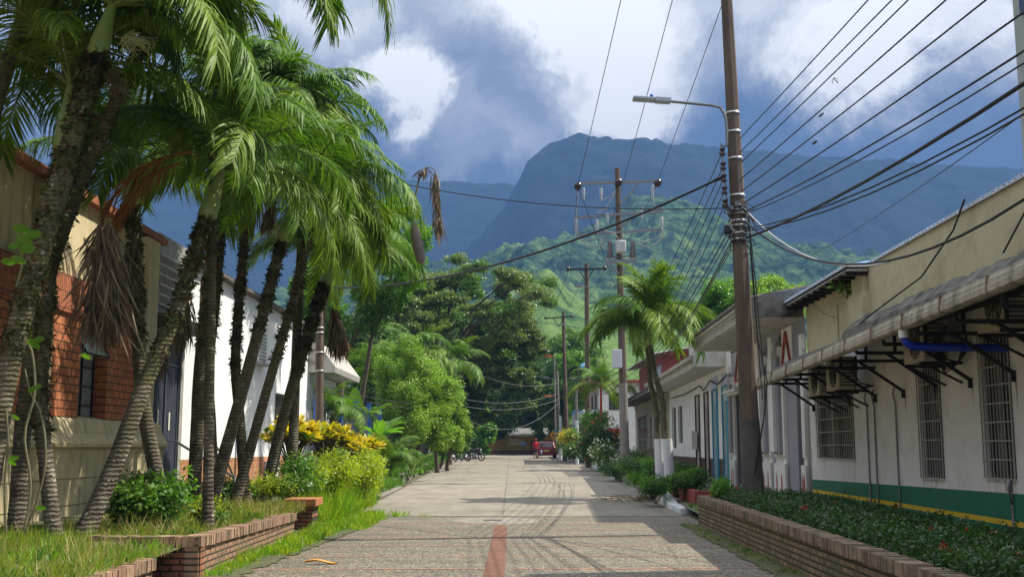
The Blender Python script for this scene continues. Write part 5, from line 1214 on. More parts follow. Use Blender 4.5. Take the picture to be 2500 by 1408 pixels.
# ------------------------------------------------------------------ palms
PALM = leafmat('palm_leaf', (.045, .11, .012), (.11, .215, .022), (.17, .30, .03), trans=.24, rough=.5, spec=.22)
PALM2 = leafmat('palm_leaf_yellowish', (.07, .14, .014), (.17, .265, .026), (.25, .34, .035), trans=.26, rough=.5, spec=.22)
DEAD = leafmat('dead_palm_leaf', (.10, .065, .035), (.20, .15, .10), (.36, .29, .21), trans=.12, rough=.8, spec=.15)
RUST = leafmat('rusty_palm_leaf', (.17, .055, .008), (.30, .11, .012), (.42, .20, .03), trans=.35, rough=.5)
RACH = plain('frond_stalk', (.16, .22, .05), .5, var=.2, bmp=0)
SHAFT = plain('crown_shaft', (.26, .36, .10), .4, var=.2, scale=4, dirt=(.35, .25, .08), dirt_amt=.5, bmp=0)
def trunkmat():
    m, nt, b = nodes_of('ringed_palm_trunk'); v, g = posn(nt); s = nt.nodes.new('ShaderNodeSeparateXYZ'); nt.links.new(g.outputs['Position'], s.inputs[0])
    wob = math_(nt, 'MULTIPLY', noise(nt, v, 4, 3), .10)
    w = nt.nodes.new('ShaderNodeTexWave'); w.bands_direction = 'Z'; w.inputs['Scale'].default_value = 5.2; w.inputs['Distortion'].default_value = 3.5; w.inputs['Detail'].default_value = 4; w.inputs['Detail Scale'].default_value = 2.5
    nt.links.new(v, w.inputs['Vector'])
    base = ramp(nt, noise(nt, v, 3.5, 6, .7), [(.30, (.035, .028, .02)), (.5, (.115, .095, .07)), (.70, (.28, .25, .20))]).outputs[0]
    col = mixc(nt, .8, base, ramp(nt, w.outputs['Fac'], [(.0, (.55, .53, .5)), (.25, (.9, .88, .85)), (1, (1.15, 1.12, 1.07))]).outputs[0], 'MULTIPLY')
    # lichen and moss thicken with height, as on the real stems
    mz = nt.nodes.new('ShaderNodeMapRange'); nt.links.new(s.outputs[2], mz.inputs[0]); mz.inputs[1].default_value = 1.2; mz.inputs[2].default_value = 2.8
    mo = math_(nt, 'MULTIPLY', mz.outputs[0], ramp(nt, noise(nt, v, 6, 6, .75), [(.38, (0, 0, 0)), (.58, (1, 1, 1))]).outputs[0])
    col = mixc(nt, mo, col, mixc(nt, noise(nt, v, 20, 3), (.05, .05, .015), (.15, .15, .05)))
    li = ramp(nt, noise(nt, v, 13, 3, .5), [(.66, (0, 0, 0)), (.70, (1, 1, 1))]).outputs[0]
    col = mixc(nt, math_(nt, 'MULTIPLY', li, .8), col, (.42, .42, .36))
    nt.links.new(col, b.inputs['Base Color']); b.inputs['Roughness'].default_value = .9
    bump(nt, b, math_(nt, 'ADD', w.outputs['Fac'], noise(nt, v, 30, 4)), .8, .015); return m
TRUNK = trunkmat()
FERN = leafmat('trunk_fern', (.02, .035, .008), (.07, .11, .02), (.16, .20, .05), trans=.25, rough=.6)
FERND = leafmat('trunk_fern_brown', (.035, .022, .010), (.09, .055, .022), (.16, .13, .05), trans=.1, rough=.8, spec=.1)

def frond_mesh(name, L=2.2, a0=55, a1=-65, leaf=.62, nl=52, width=.042, droop=.9, mats=None, seed=0, side_curl=.0, curve=1.0, mat_i=0, ragged=0, lift=.35):
    """one feather leaf: an arching stalk and two ranks of hanging leaflets; starts at its own origin and points along +X"""
    rg = np.random.default_rng(seed); n = 26; pts = [np.zeros(3)]; tang = []
    for i in range(n):
        t = (i + .5) / n; a = math.radians(a0 + (a1 - a0) * t ** curve); hz_ = side_curl * t * t
        d = np.array([math.cos(a) * math.cos(hz_), math.cos(a) * math.sin(hz_), math.sin(a)]); tang.append(d); pts.append(pts[-1] + d * L / n)
    pts = np.array(pts); tang.append(tang[-1]); tang = np.array(tang)
    V = []; Fc = []; M = []
    # stalk
    k_ = 5
    for i in range(0, n + 1, 2):
        r_ = .022 * (1 - .85 * i / n) * (L / 2.2) + .003
        s = np.cross(tang[i], [0, 0, 1.0]); s /= np.linalg.norm(s) + 1e-9; u = np.cross(s, tang[i])
        for j in range(k_): V.append(pts[i] + (s * math.cos(j / k_ * 6.283) + u * math.sin(j / k_ * 6.283)) * r_)
    rows = n // 2
    for i in range(rows):
        for j in range(k_): Fc.append((i * k_ + j, i * k_ + (j + 1) % k_, (i + 1) * k_ + (j + 1) % k_, (i + 1) * k_ + j)); M.append(1)
    for i in range(nl):
        t = .13 + .87 * (i + .5) / nl; f = t * n; a = min(int(f), n - 1); p = pts[a] + (pts[a + 1] - pts[a]) * (f - a); tg = tang[a]
        s = np.cross(tg, [0, 0, 1.0]); s /= np.linalg.norm(s) + 1e-9; u = np.cross(s, tg)
        ll = leaf * (math.sin(min(1, t * 1.05 + .12) * math.pi * .86) ** .55) * (L / 2.2) ** .3
        for sd_ in (-1, 1):
            if ragged and rg.random() < ragged: continue
            l = ll * rg.uniform(.82, 1.12)
            d = s * sd_ * rg.uniform(.75, 1.0) + tg * (.55 + .5 * t + rg.uniform(-.12, .12)) + u * (lift + rg.uniform(-.22, .22))
            d /= np.linalg.norm(d); q0 = p.copy(); segs = 4; base = len(V); w = width * rg.uniform(.8, 1.15)
            wd = np.cross(d, u); wd /= np.linalg.norm(wd) + 1e-9
            roll = rg.uniform(-.5, .5); wd = wd * math.cos(roll) + u * math.sin(roll)
            dr = droop * rg.uniform(.7, 1.35)
            for g in range(segs + 1):
                tt = g / segs; ww = w * (0.55 if g == 0 else (1.0, .95, .7, .12)[g - 1]) * .5
                V.append(q0 - wd * ww); V.append(q0 + wd * ww)
                d = d + np.array([0, 0, -1.0]) * dr * .42 * (.5 + tt); d /= np.linalg.norm(d); q0 = q0 + d * l / segs
            for g in range(segs): Fc.append((base + 2 * g, base + 2 * g + 1, base + 2 * g + 3, base + 2 * g + 2)); M.append(0)
    me = bpy.data.meshes.new(name); me.from_pydata([tuple(v) for v in V], [], Fc)
    for m_ in mats: me.materials.append(m_)
    me.polygons.foreach_set('material_index', M); me.update(); return me
FR = [frond_mesh('frond', 2.4, 66, -46, .70, 84, seed=1, mats=[PALM, RACH], width=.027, droop=1.1), frond_mesh('frond', 2.5, 50, -62, .74, 86, seed=2, mats=[PALM, RACH], side_curl=.35, width=.027, droop=1.2),
      frond_mesh('frond', 2.3, 76, -30, .68, 80, seed=3, mats=[PALM, RACH], side_curl=-.3, width=.027, droop=1.0), frond_mesh('frond', 2.4, 34, -76, .74, 84, seed=4, mats=[PALM2, RACH], width=.027, droop=1.3),
      frond_mesh('frond', 2.1, 82, 5, .62, 64, seed=5, mats=[PALM2, RACH], droop=.6, width=.034), frond_mesh('frond', 2.4, 58, -58, .72, 84, seed=6, mats=[PALM2, RACH], side_curl=-.4, width=.027, droop=1.15)]
DF = [frond_mesh('dead_frond', 1.7, -70, -88, .55, 46, seed=11, mats=[DEAD, DEAD], width=.03, droop=2.2, ragged=.1, lift=-.2), frond_mesh('dead_frond', 1.3, -40, -88, .45, 40, seed=12, mats=[DEAD, DEAD], width=.03, droop=2.4, ragged=.15, lift=-.2)]
RF_ = frond_mesh('rusty_frond', 2.0, -10, -86, .58, 54, seed=21, mats=[RUST, RUST], width=.035, droop=1.2)
def smooth_path(pts, n=12):
    out = []; m = len(pts)
    for i in range(n + 1):
        t = i / n * (m - 1); k_ = min(int(t), m - 2); f = t - k_
        a = pts[max(k_ - 1, 0)]; b = pts[k_]; c = pts[k_ + 1]; d = pts[min(k_ + 2, m - 1)]
        out.append(.5 * ((2 * b) + (c - a) * f + (2 * a - 5 * b + 4 * c - d) * f * f + (3 * b - a - 3 * c + d) * f ** 3))
    return out
def dead_hang(root, top, L, w, n, seed, mat, name='dead_frond', lean=0.0):
    rg = np.random.default_rng(seed); lb = LB(); tb = rg.random(n) ** .8; top = np.array(list(top))
    base = top + np.stack([lean * tb * L + rg.normal(size=n) * w * .16 * (.2 + tb), rg.normal(size=n) * w * .16, -tb * L * .62], 1)
    d = np.stack([rg.normal(size=n) * w * .42 + lean, rg.normal(size=n) * w * .35, -np.ones(n)], 1)
    lb.leaves(base, d, rg.normal(size=(n, 3)), L * rg.uniform(.22, .46, n), rg.uniform(.02, .045, n)); return lb.build(name, [mat], root)
def add_fronds(root, top, n, scale, seed, wind=(.25, 0), pitch=1.0, az0=0, name='frond', inner=.25, az_list=None):
    rg = random.Random(seed)
    for i in range(n):
        t = i / n
        az = az0 + i * 2.39996 + rg.uniform(-.25, .25) if az_list is None else math.radians(az_list[i])
        me = FR[4] if t > 1 - inner * .5 else (rg.choice([FR[0], FR[2]]) if t > .55 else rg.choice([FR[0], FR[1], FR[3], FR[5]]))
        o = bpy.data.objects.new(name, me); COL.objects.link(o); o.parent = root
        tilt = (1 - t) * 14 - 34 * t * pitch
        qz = Quaternion((0, 0, 1), az); qt = Quaternion((0, 1, 0), math.radians(tilt * .6 + rg.uniform(-8, 8))); qr = Quaternion((1, 0, 0), math.radians(rg.uniform(-22, 22)))
        ax = Vector((wind[1], wind[0], 0)); qw = Quaternion((0, 1, 0), wind[0]) @ Quaternion((1, 0, 0), -wind[1])
        o.rotation_mode = 'QUATERNION'; o.rotation_quaternion = qw @ qz @ qt @ qr
        o.location = Vector(top) - Vector(root.location); s = scale * rg.uniform(.88, 1.12); o.scale = (s, s * rg.choice((-1, 1)), s)
def palm(label, path, Ys, r0, r1, fr_n, fscale, seed, shaft=.8, shaft_r=.11, ferns=(0.4, 1.0, 260), wind=(.22, .0), group='leaning palms on the left', z0=None, dead=(), rust=(), **kw):
    """path: places on the photograph from foot to crown, Ys their distance up the street"""
    pts = [P(x, y, Y) for (x, y), Y in zip(path, Ys)]; r0 *= .74; r1 *= .72
    if z0 is not None: 
        dd = pts[1] - pts[0]; k_ = (z0 - pts[0].z) / dd.z; 
        if abs(k_) < 1.5: pts[0] = pts[0] + dd * k_
    t = thing('palm_tree', tuple(pts[0]), label, 'palm tree', group)
    sp_ = smooth_path(pts, 22); k_ = len(sp_)
    q = MB(); q.tube(sp_, [r0 * (1.35 if i == 0 else 1.12 if i == 1 else 1) + (r1 - r0) * (i / (k_ - 1)) for i in range(k_)], 14, jitter=.025); part(q, 'trunk', [TRUNK], t)
    d = (sp_[-1] - sp_[-3]).normalized(); top = sp_[-1]
    if shaft:
        q = MB(); prof = [0, .08, .3, .6, 1.0]; q.tube([top - d * .05 + d * shaft * s for s in prof], [r1 * 1.02, shaft_r * 1.2, shaft_r * 1.15, shaft_r * .85, shaft_r * .45], 14); part(q, 'crown_shaft', [SHAFT], t); top = top + d * shaft * .9
    add_fronds(t, top, fr_n, fscale, seed, wind, **kw)
    if ferns:
        a, b, n = ferns; n = int(n * 3.2); lb = LB(); rg = np.random.default_rng(seed + 50); sp2 = np.array([list(p) for p in sp_])
        f = (a + (b - a) * rg.random(n) ** .8); cl_ = np.sin(f * 61 + seed) + np.sin(f * 143 + 2 * seed) * .7; kp = rg.random(n) < np.clip(.55 + .4 * cl_, .12, 1); f = f[kp]; n = len(f); f = f * (k_ - 1.001); i0 = f.astype(int); fr = (f - i0)[:, None]
        c = sp2[i0] * (1 - fr) + sp2[i0 + 1] * fr; th = rg.random(n) * 6.283; rr_ = r0 + (r1 - r0) * f / (k_ - 1)
        out = np.stack([np.cos(th), np.sin(th), np.zeros(n)], 1); p = c + out * rr_[:, None] * .95
        tn = np.stack([-np.sin(th), np.cos(th), np.zeros(n)], 1) * rg.normal(size=(n, 1)) * .8; lb.leaves(p, out * rg.uniform(.15, .9, (n, 1)) + tn + np.stack([np.zeros(n), np.zeros(n), rg.uniform(-1.2, .9, n)], 1) + rg.normal(size=(n, 3)) * .3, rg.normal(size=(n, 3)) + np.array([0, 0, 1]), rg.uniform(.04, .13, n), rg.uniform(.02, .05, n), 0)
        lb.M[-1][:] = (rg.random(n) < .5).astype(np.int32)
        lb.build('ferns', [FERN, FERND], t)
    for (k5, (me_i, px_, py_, Yd, az, sc)) in enumerate(dead): dead_hang(t, P(px_, py_, Yd), (1.75, 1.25)[me_i] * sc, (.62, .5)[me_i] * sc, (420, 260)[me_i], seed * 7 + k5, DEAD, lean=.12 * math.cos(math.radians(az)))
    for (px_, py_, Yd, az, sc) in rust:
        o = bpy.data.objects.new('rusty_frond', RF_); COL.objects.link(o); o.parent = t; o.location = P(px_, py_, Yd) - Vector(t.location); o.rotation_euler = (0, 0, math.radians(az)); o.scale = (sc, sc, sc)
        o['label'] = 'orange brown drying frond hanging beside the trunk'
    return t
palm('thick fern covered palm leaning in from the left edge of the photograph', [(-50, 1330), (0, 1000), (60, 740), (150, 440), (205, 240), (238, 130)], [13.2, 13.2, 13.2, 13.2, 13.2, 13.2], .185, .17, 16, 1.1, 101, shaft=.7, ferns=(.3, 1, 1500), z0=.3)
palm('dark mossy palm standing upright just right of the thick leftmost one', [(133, 1310), (112, 1130), (98, 960), (112, 760), (125, 560), (150, 370)], [14.2] * 6, .135, .12, 13, 1.0, 102, shaft=1.0, shaft_r=.10, ferns=(.25, 1, 900), z0=.38, wind=(-.1, .1))
palm('palm leaning far to the right with its foot at the grass edge', [(205, 1305), (285, 1120), (350, 945), (420, 790), (470, 640), (505, 530)], [14.6, 14.8, 15, 15.2, 15.4, 15.6], .165, .125, 18, 1.05, 103, shaft=.85, shaft_r=.115, ferns=(.5, 1, 700), z0=.38, rust=[(470, 370, 15.1, 195, .95), (440, 400, 15.1, 170, .75)], az0=.5)
palm('palm curving behind the far leaning one, green lichen on its stem', [(385, 1165), (355, 1020), (340, 870), (335, 720), (328, 600), (322, 500)], [17.6] * 6, .16, .13, 12, 1.0, 104, shaft=.7, ferns=(.4, 1, 700), z0=.42, dead=[(0, 262, 520, 14.6, 90, 1.15), (0, 278, 600, 14.7, 90, .85), (1, 335, 570, 16, 180, .8)], wind=(-.1, -.1))
palm('straight palm with a pale ringed foot before the white building', [(472, 1215), (480, 1080), (488, 900), (505, 740), (515, 620), (520, 480)], [22.4] * 6, .19, .145, 12, 1.1, 105, shaft=.8, ferns=(.45, 1, 800), z0=.44, az0=1.2, dead=[(1, 462, 720, 21.5, 200, 1.0), (1, 395, 790, 20, 250, .9)])
palm('greenish straight palm paired behind the one with the pale foot', [(520, 1165), (514, 1040), (508, 900), (525, 740), (540, 560), (575, 330)], [23.4] * 6, .17, .13, 16, 1.15, 106, shaft=.8, ferns=(.45, 1, 700), z0=.44)
palm('palm with a dark swollen foot leaning right across the white wall', [(514, 1240), (548, 1110), (590, 960), (628, 820), (660, 700), (690, 585)], [20.4] * 6, .165, .125, 16, 1.1, 107, shaft=.75, shaft_r=.125, ferns=(.6, 1, 500), z0=.42, az0=.3, wind=(.3, 0), dead=[(1, 668, 470, 20.1, 160, .7)])
palm('slim mossy palm standing behind the crossing stems', [(594, 1150), (586, 1030), (575, 900), (580, 780), (592, 640), (615, 420)], [23.6] * 6, .15, .12, 20, 1.2, 108, shaft=.8, ferns=(.35, 1, 900), z0=.44, az0=2.2)
palm('thin ringed palm leaning right behind the swollen footed one', [(572, 1232), (618, 1070), (655, 940), (690, 820), (725, 700), (765, 530)], [21.6] * 6, .14, .105, 20, 1.0, 109, shaft=.75, ferns=(.5, 1, 450), z0=.42, az0=1.0, wind=(.3, .0))
palm('rightmost leaning palm of the row, brown ferns thick under its crown', [(650, 1200), (682, 1060), (712, 950), (745, 840), (775, 740), (795, 690)], [24.4, 24.4, 24.4, 24.4, 24.4, 24.4], .175, .16, 17, 0.97, 110, shaft=.5, shaft_r=.12, ferns=(.45, 1, 1400), z0=.42, az0=1.8, wind=(.25, .1), dead=[(0, 812, 745, 24.2, 20, .75), (0, 820, 750, 24.2, 60, .7)])
palm('tallest palm of the group, its crown cut off by the top of the photograph', [(508, 1200), (512, 900), (520, 500), (535, 220), (555, 0), (570, -90)], [16.0] * 6, .10, .08, 22, 1.2, 111, shaft=.9, ferns=(.3, 1, 500), z0=.42, az0=.7)
palm('tall palm at the back whose crown fills the top left of the sky', [(40, 1320), (60, 1000), (110, 700), (215, 400), (330, 150), (400, 0)], [14.6] * 6, .15, .12, 19, 1.05, 112, shaft=.9, ferns=(.3, 1, 500), z0=.42, az0=1.4, wind=(.1, 0))
palm('palm behind the row whose crown reaches furthest right over the street', [(715, 1100), (722, 900), (730, 700), (737, 560), (725, 440), (712, 370)], [24.5] * 6, .15, .12, 21, 1.15, 113, shaft=.8, ferns=(.3, 1, 300), z0=.3, az0=.2, wind=(.25, 0))
palm('palm low behind the pole with fronds hanging over the blue fence', [(775, 1100), (780, 960), (784, 860), (790, 760), (800, 700), (810, 640)], [35] * 6, .14, .11, 17, 1.35, 114, shaft=.7, ferns=None, z0=.3, az0=.9, wind=(.2, 0))
palm('palm leaning out of the top left corner with sunlit fronds', [(-120, 1200), (-80, 700), (-30, 350), (10, 180), (40, 90), (60, 30)], [14.2] * 6, .15, .12, 16, 1.05, 115, shaft=.7, ferns=None, z0=.4, az0=.1)
# right palm: two whitewashed stems, one crown each
def white_foot(t, pts, r_):
    q = MB(); q.tube(pts, r_, 14); o = part(q, 'painted_foot', [WHP], t)
t = palm('right palm of the pair with a whitewashed foot and a big sunlit crown', [(1634, 1165), (1622, 1010), (1612, 960), (1596, 900), (1589, 850), (1588, 838)], [33.4] * 6, .125, .105, 24, 0.94, 120, shaft=.6, shaft_r=.10, ferns=None, group='palm pair with whitewashed feet', z0=.40, az0=.4, wind=(.0, .1), pitch=1.5, inner=.6)
white_foot(t, [t.location + Vector((0, 0, -.1)), P(1632, 1120, 33.4), P(1628, 1070, 33.4)], .155)
t = palm('left palm of the pair with a whitewashed foot and a bent stem', [(1612, 1162), (1608, 1070), (1600, 990), (1587, 930), (1584, 880), (1580, 845)], [33.9] * 6, .12, .10, 15, 0.85, 121, shaft=.5, shaft_r=.09, ferns=None, group='palm pair with whitewashed feet', z0=.40, az0=1.7, wind=(-.15, .1))
white_foot(t, [t.location + Vector((0, 0, -.1)), P(1610, 1120, 33.9), P(1609, 1071, 33.9)], .145)
# dried frond caught on the wire
tt = .0
DFW = thing('hanging_frond', tuple(P(1042, 408, 22.7)), 'dried palm frond with its sheath caught on the wire above the street', 'palm frond')
q = MB()
def hp(x, y, Y=22.7): return P(x, y, Y)
q.tube([hp(1042, 408), hp(1022, 440), hp(1012, 490), hp(1008, 535)], [.012, .02, .02, .03], 8); q.tube([hp(1042, 408), hp(1058, 412), hp(1066, 430), hp(1068, 480)], [.012, .012, .01, .008], 8); part(q, 'stalk', [BARKW], DFW)
q = MB(); q.tube([hp(1008, 533), hp(1012, 560), hp(1020, 600), hp(1028, 635), hp(1031, 645)], [.03, .09, .115, .10, .03], 12); part(q, 'sheath', [plain('sheath_brown', (.25, .20, .17), .8, var=.35, streak=True, dirt=(.06, .04, .03))], DFW)
lb = LB(); rg = np.random.default_rng(77); n = 190
tb = rg.random(n); base = np.array([list(hp(1060, 415) * (1 - a) + hp(1070, 560) * a) for a in tb]); base += rg.normal(size=(n, 3)) * .035
lb.leaves(base, np.stack([rg.normal(size=n) * .16 + .06, rg.normal(size=n) * .2, -np.ones(n)], 1), rg.normal(size=(n, 3)), rg.uniform(.25, .55, n), rg.uniform(.02, .04, n))
n = 40; base = np.array([list(hp(1020, 415) * (1 - a) + hp(1045, 408) * a) for a in rg.random(n)]); lb.leaves(base, np.stack([rg.normal(size=n) * .5, rg.normal(size=n) * .3, -np.ones(n)], 1), rg.normal(size=(n, 3)), rg.uniform(.15, .4, n), rg.uniform(.02, .035, n)); lb.build('dry_leaflets', [DEAD], DFW)
# flower sprays and seed stalks under the crowns
SPR = plain('flower_spray', (.40, .42, .18), .7, var=.3, bmp=0)
for (x, y, Y, lab) in ((340, 90, 13.0, 'pale green flower spray branching above the thick trunk'), (300, 190, 13.6, 'brown dry flower spray hanging beside the thick trunk')):
    q = MB(); c = P(x - 40, y + 10, Y); rr = random.Random(int(x))
    for i in range(26):
        d = Vector((rr.uniform(.1, 1), rr.uniform(-.5, .5), rr.uniform(-.5, .35))) * .38; m_ = c + d * .5 + Vector((0, 0, .04)); q.tube([c, m_, c + d], [.008, .006, .003], 4)
        for j in range(3): e = c + d * rr.uniform(.5, 1); q.tube([e, e + Vector((rr.uniform(-.08, .1), rr.uniform(-.08, .08), rr.uniform(-.12, .02)))], .004, 4)
    tag(q.build('flower_spray', [SPR if y < 150 else BARKW]), lab, 'flower spray', 'palm flower sprays')
# ------------------------------------------------------------------ trees
L_DARK = leafmat('dark_foliage', (.028, .065, .013), (.06, .125, .022), (.11, .19, .034), rough=.5)
L_MID = leafmat('mid_foliage', (.045, .11, .015), (.095, .20, .024), (.17, .29, .038))
L_LIME = leafmat('lime_foliage', (.13, .25, .02), (.25, .40, .035), (.36, .50, .06), trans=.28)
L_OLIVE = leafmat('olive_foliage', (.075, .12, .03), (.15, .22, .055), (.25, .32, .10))
L_BRIGHT = leafmat('bright_foliage', (.06, .16, .015), (.12, .27, .025), (.20, .38, .04), trans=.45)
L_YEL = leafmat('yellow_green_foliage', (.17, .25, .015), (.34, .42, .02), (.52, .55, .04), trans=.45)
L_HEDGE = leafmat('hedge_foliage', (.02, .06, .014), (.045, .115, .025), (.09, .17, .045), rough=.35)
L_CROT = leafmat('croton_leaf', (.16, .24, .015), (.66, .46, .02), (.80, .60, .05), trans=.35, rough=.35)
L_CROTG = leafmat('croton_green_leaf', (.03, .09, .015), (.07, .16, .02), (.25, .28, .02), trans=.3, rough=.3)
L_GRASS = leafmat('grass_blades', (.08, .14, .02), (.24, .31, .035), (.50, .46, .12), trans=.4)
L_GRASSG = leafmat('green_grass_blades', (.09, .22, .015), (.20, .38, .02), (.34, .50, .05), trans=.45)
L_DRY = leafmat('dry_grass', (.30, .24, .10), (.42, .33, .14), (.52, .42, .2), trans=.2, rough=.8)
BARK = plain('tree_bark', (.13, .10, .07), .95, var=.4, scale=5, dirt=(.05, .06, .03), dirt_amt=.6, bmp=.6)
def tree(label, x, y, crown, ncl, nleaf, size, mat, seed, r_tr=.25, clump=.3, layers=0, name='tree', group='trees', limbs=7, base=None, shell=.35, bottom=-1.0, cone=0, mat2=None):
    """crown = (cx, cy, cz, rx, ry, rz)"""
    rg = np.random.default_rng(seed); rr = random.Random(seed); cx, cy, cz, rx, ry, rz = crown
    z0 = base if base is not None else gz(y) - .05
    t = thing(name, (x, y, z0), label, 'tree', group)
    cl = []; ncl = int(ncl * 1.7); clump *= .82; size *= .8; nleaf = int(nleaf * 1.1)
    for i in range(ncl):
        d = np.array([rr.gauss(0, 1), rr.gauss(0, 1), rr.gauss(0, 1)]); d /= np.linalg.norm(d); k_ = rr.uniform(.45, 1) ** .6
        zz_ = d[2] * k_
        if layers: zz_ = round((zz_ + 1) / 2 * (layers - 1)) / (layers - 1) * 2 - 1 + rr.uniform(-.22, .22)
        sc_ = 1 - cone * (zz_ + 1) / 2
        cl.append((cx + d[0] * rx * k_ * sc_, cy + d[1] * ry * k_ * sc_, cz + zz_ * rz, rr.uniform(.7, 1.35)))
    lb = LB(); R_ = clump * (rx + ry) / 2
    for j, (a, b, c, s) in enumerate(cl):
        lb.cloud((a, b, c), (R_ * s, R_ * s, R_ * s * (.46 if layers else .8)), int(nleaf * s * s), size, 0 if not mat2 or j % 3 else 1, shell=shell, rng=rg, bottom=bottom)
    lb.build('crown', [mat] + ([mat2] if mat2 else []), t)
    q = MB(); fork = Vector((x + (cx - x) * .4, y + (cy - y) * .4, z0 + (cz - rz - z0) * .85 if cz - rz > z0 + 1 else z0 + (cz - z0) * .35))
    q.tube([(x, y, z0), ((x + fork.x) / 2 + rr.uniform(-.2, .2), (y + fork.y) / 2, (z0 + fork.z) / 2), fork], [r_tr * 1.25, r_tr, r_tr * .8], 9, jitter=.08)
    for (a, b, c, s) in sorted(cl, key=lambda k_: -k_[3])[:limbs]:
        e = Vector((a, b, c)); r_tr0 = r_tr; m_ = fork + (e - fork) * .5 + Vector((0, 0, (e - fork).length * .12)); q.tube([fork - Vector((0, 0, r_tr)), m_, e], [r_tr * .42, r_tr * .22, r_tr * .07], 7)
        for _ in range(3):
            e2 = e + Vector((rr.uniform(-1, 1), rr.uniform(-1, 1), rr.uniform(-.2, .6))) * R_ * .8; q.tube([m_ + (e - m_) * .5, e2], [r_tr * .16, r_tr * .04], 5)
    part(q, 'trunk', [BARK], t)
    return t
def span(x0, x1, y0, y1, Y, dy=None):
    """the crown that fills that part of the photograph at that distance"""
    a = P(x0, (y0 + y1) / 2, Y); b = P(x1, (y0 + y1) / 2, Y); zt = P(x0, y0, Y).z; zb = P(x0, y1, Y).z
    rx = (b.x - a.x) / 2; return ((a.x + b.x) / 2, Y, (zt + zb) / 2, rx, dy or rx * .8, (zt - zb) / 2)
# the wide rain trees
tree('wide flat topped rain tree with layered olive foliage over the end of the street', -8.6, 94, span(990, 1350, 640, 850, 90, 5), 46, 800, .26, L_OLIVE, 201, .42, .20, layers=5, group='rain trees beyond the palms', limbs=16, mat2=L_MID)
tree('lower spreading rain tree whose foliage hangs in front of the grassy hill', -7.4, 108, span(1110, 1345, 780, 1000, 100, 4), 38, 700, .30, L_OLIVE, 202, .35, .22, layers=4, group='rain trees beyond the palms', limbs=12, mat2=L_DARK)
tree('middle rain tree filling the canopy between its two wider neighbours', -8.0, 99, span(1090, 1330, 715, 900, 97, 4), 34, 750, .30, L_OLIVE, 232, .3, .24, layers=5, group='rain trees beyond the palms', limbs=8, mat2=L_MID)
tree('olive rain tree reaching left behind the palms', -9.5, 88, span(880, 1100, 680, 860, 86, 4), 34, 700, .26, L_OLIVE, 203, .4, .24, layers=4, group='rain trees beyond the palms', limbs=10)
tree('dark tree filling the gap left of the street end', -6.5, 105, span(1010, 1190, 850, 1100, 102, 4), 30, 700, .30, L_DARK, 204, .3, .28, group='dark trees at the end of the street', mat2=L_MID)
tree('dark tree standing straight above the end of the street', -1.5, 145, span(1130, 1290, 860, 1095, 144, 5), 34, 700, .38, L_DARK, 205, .35, .28, group='dark trees at the end of the street', mat2=L_MID)
tree('tree with brighter leaves above the yellow building', 6, 141, span(1250, 1400, 850, 1085, 142, 6), 32, 650, .38, L_MID, 206, .35, .28, group='dark trees at the end of the street', mat2=L_DARK)
tree('dark tree leaning in over the left half of the tin roof', -6.8, 124, span(1120, 1275, 880, 1078, 124, 4), 30, 650, .32, L_DARK, 230, .25, .28, group='dark trees at the end of the street', mat2=L_MID)
tree('dark tree whose low branches hide the far road behind the parked car', 6.6, 127, span(1275, 1385, 900, 1066, 127, 3.5), 26, 600, .32, L_DARK, 231, .25, .3, group='dark trees at the end of the street', mat2=L_MID)
tree('leafy bright shrub tree left of the yellow building', -3.6, 122, span(1140, 1210, 985, 1108, 120, 2), 16, 500, .34, L_BRIGHT, 207, .15, .35, group='bright shrubs at the end of the street', mat2=L_MID)
tree('tall tree behind the brown pole with one crossarm', 9, 128, span(1330, 1470, 800, 990, 126, 5), 30, 600, .36, L_MID, 208, .3, .28, group='trees behind the far poles')
tree('sunlit tree behind the far poles', 10.5, 118, span(1360, 1480, 855, 1010, 118, 4), 20, 600, .34, L_BRIGHT, 209, .3, .3, group='trees behind the far poles', mat2=L_MID)
tree('dark tree behind the rain trees on the left', -13.5, 76, span(800, 960, 760, 1010, 74, 4), 26, 800, .24, L_DARK, 210, .3, .3, group='dark trees behind the blue fence', mat2=L_MID)
tree('dark broad tree between the banana leaves and the lime tree', -7.6, 72, span(930, 1120, 830, 1090, 71, 3), 28, 800, .22, L_DARK, 211, .3, .28, group='dark trees behind the blue fence', mat2=L_MID)
tree('yellow green tree lit by the sun behind the rain trees', -9.0, 112, span(940, 1090, 690, 800, 112, 4), 18, 700, .32, L_LIME, 212, .3, .3, group='trees behind the rain trees')
tree('bright leafy tree rising behind the crown of the rightmost left palm', -7.6, 54, span(880, 1052, 470, 760, 52, 2.2), 26, 420, .20, L_BRIGHT, 213, .12, .27, group='trees behind the left palms')
tree('bright tree behind the left palms near the slim pole', -8.4, 54, span(700, 950, 640, 830, 52, 2.5), 24, 500, .2, L_MID, 214, .22, .25, group='trees behind the left palms', mat2=L_BRIGHT)
tree('lime green tree, tallest of the bright clump by the street', -4.9, 56, span(890, 1085, 812, 1085, 56, 2.0), 40, 900, .125, L_LIME, 215, .14, .30, cone=.42, group='lime green trees left of the street', limbs=12)
tree('middle lime green tree of the bright clump by the street', -3.9, 58.5, span(990, 1130, 880, 1095, 58, 1.7), 30, 800, .13, L_LIME, 216, .12, .32, cone=.42, group='lime green trees left of the street', limbs=8)
tree('smallest lime green tree nearest the street of the bright clump', -3.6, 62, span(1055, 1150, 950, 1105, 61, 1.4), 22, 700, .13, L_LIME, 217, .1, .36, cone=.5, group='lime green trees left of the street', limbs=6)
tree('dark green shrub tree beneath the lime trees', -4.4, 66, span(1060, 1140, 1020, 1115, 66, 1.3), 14, 600, .16, L_MID, 218, .1, .35, group='shrubs left of the street')
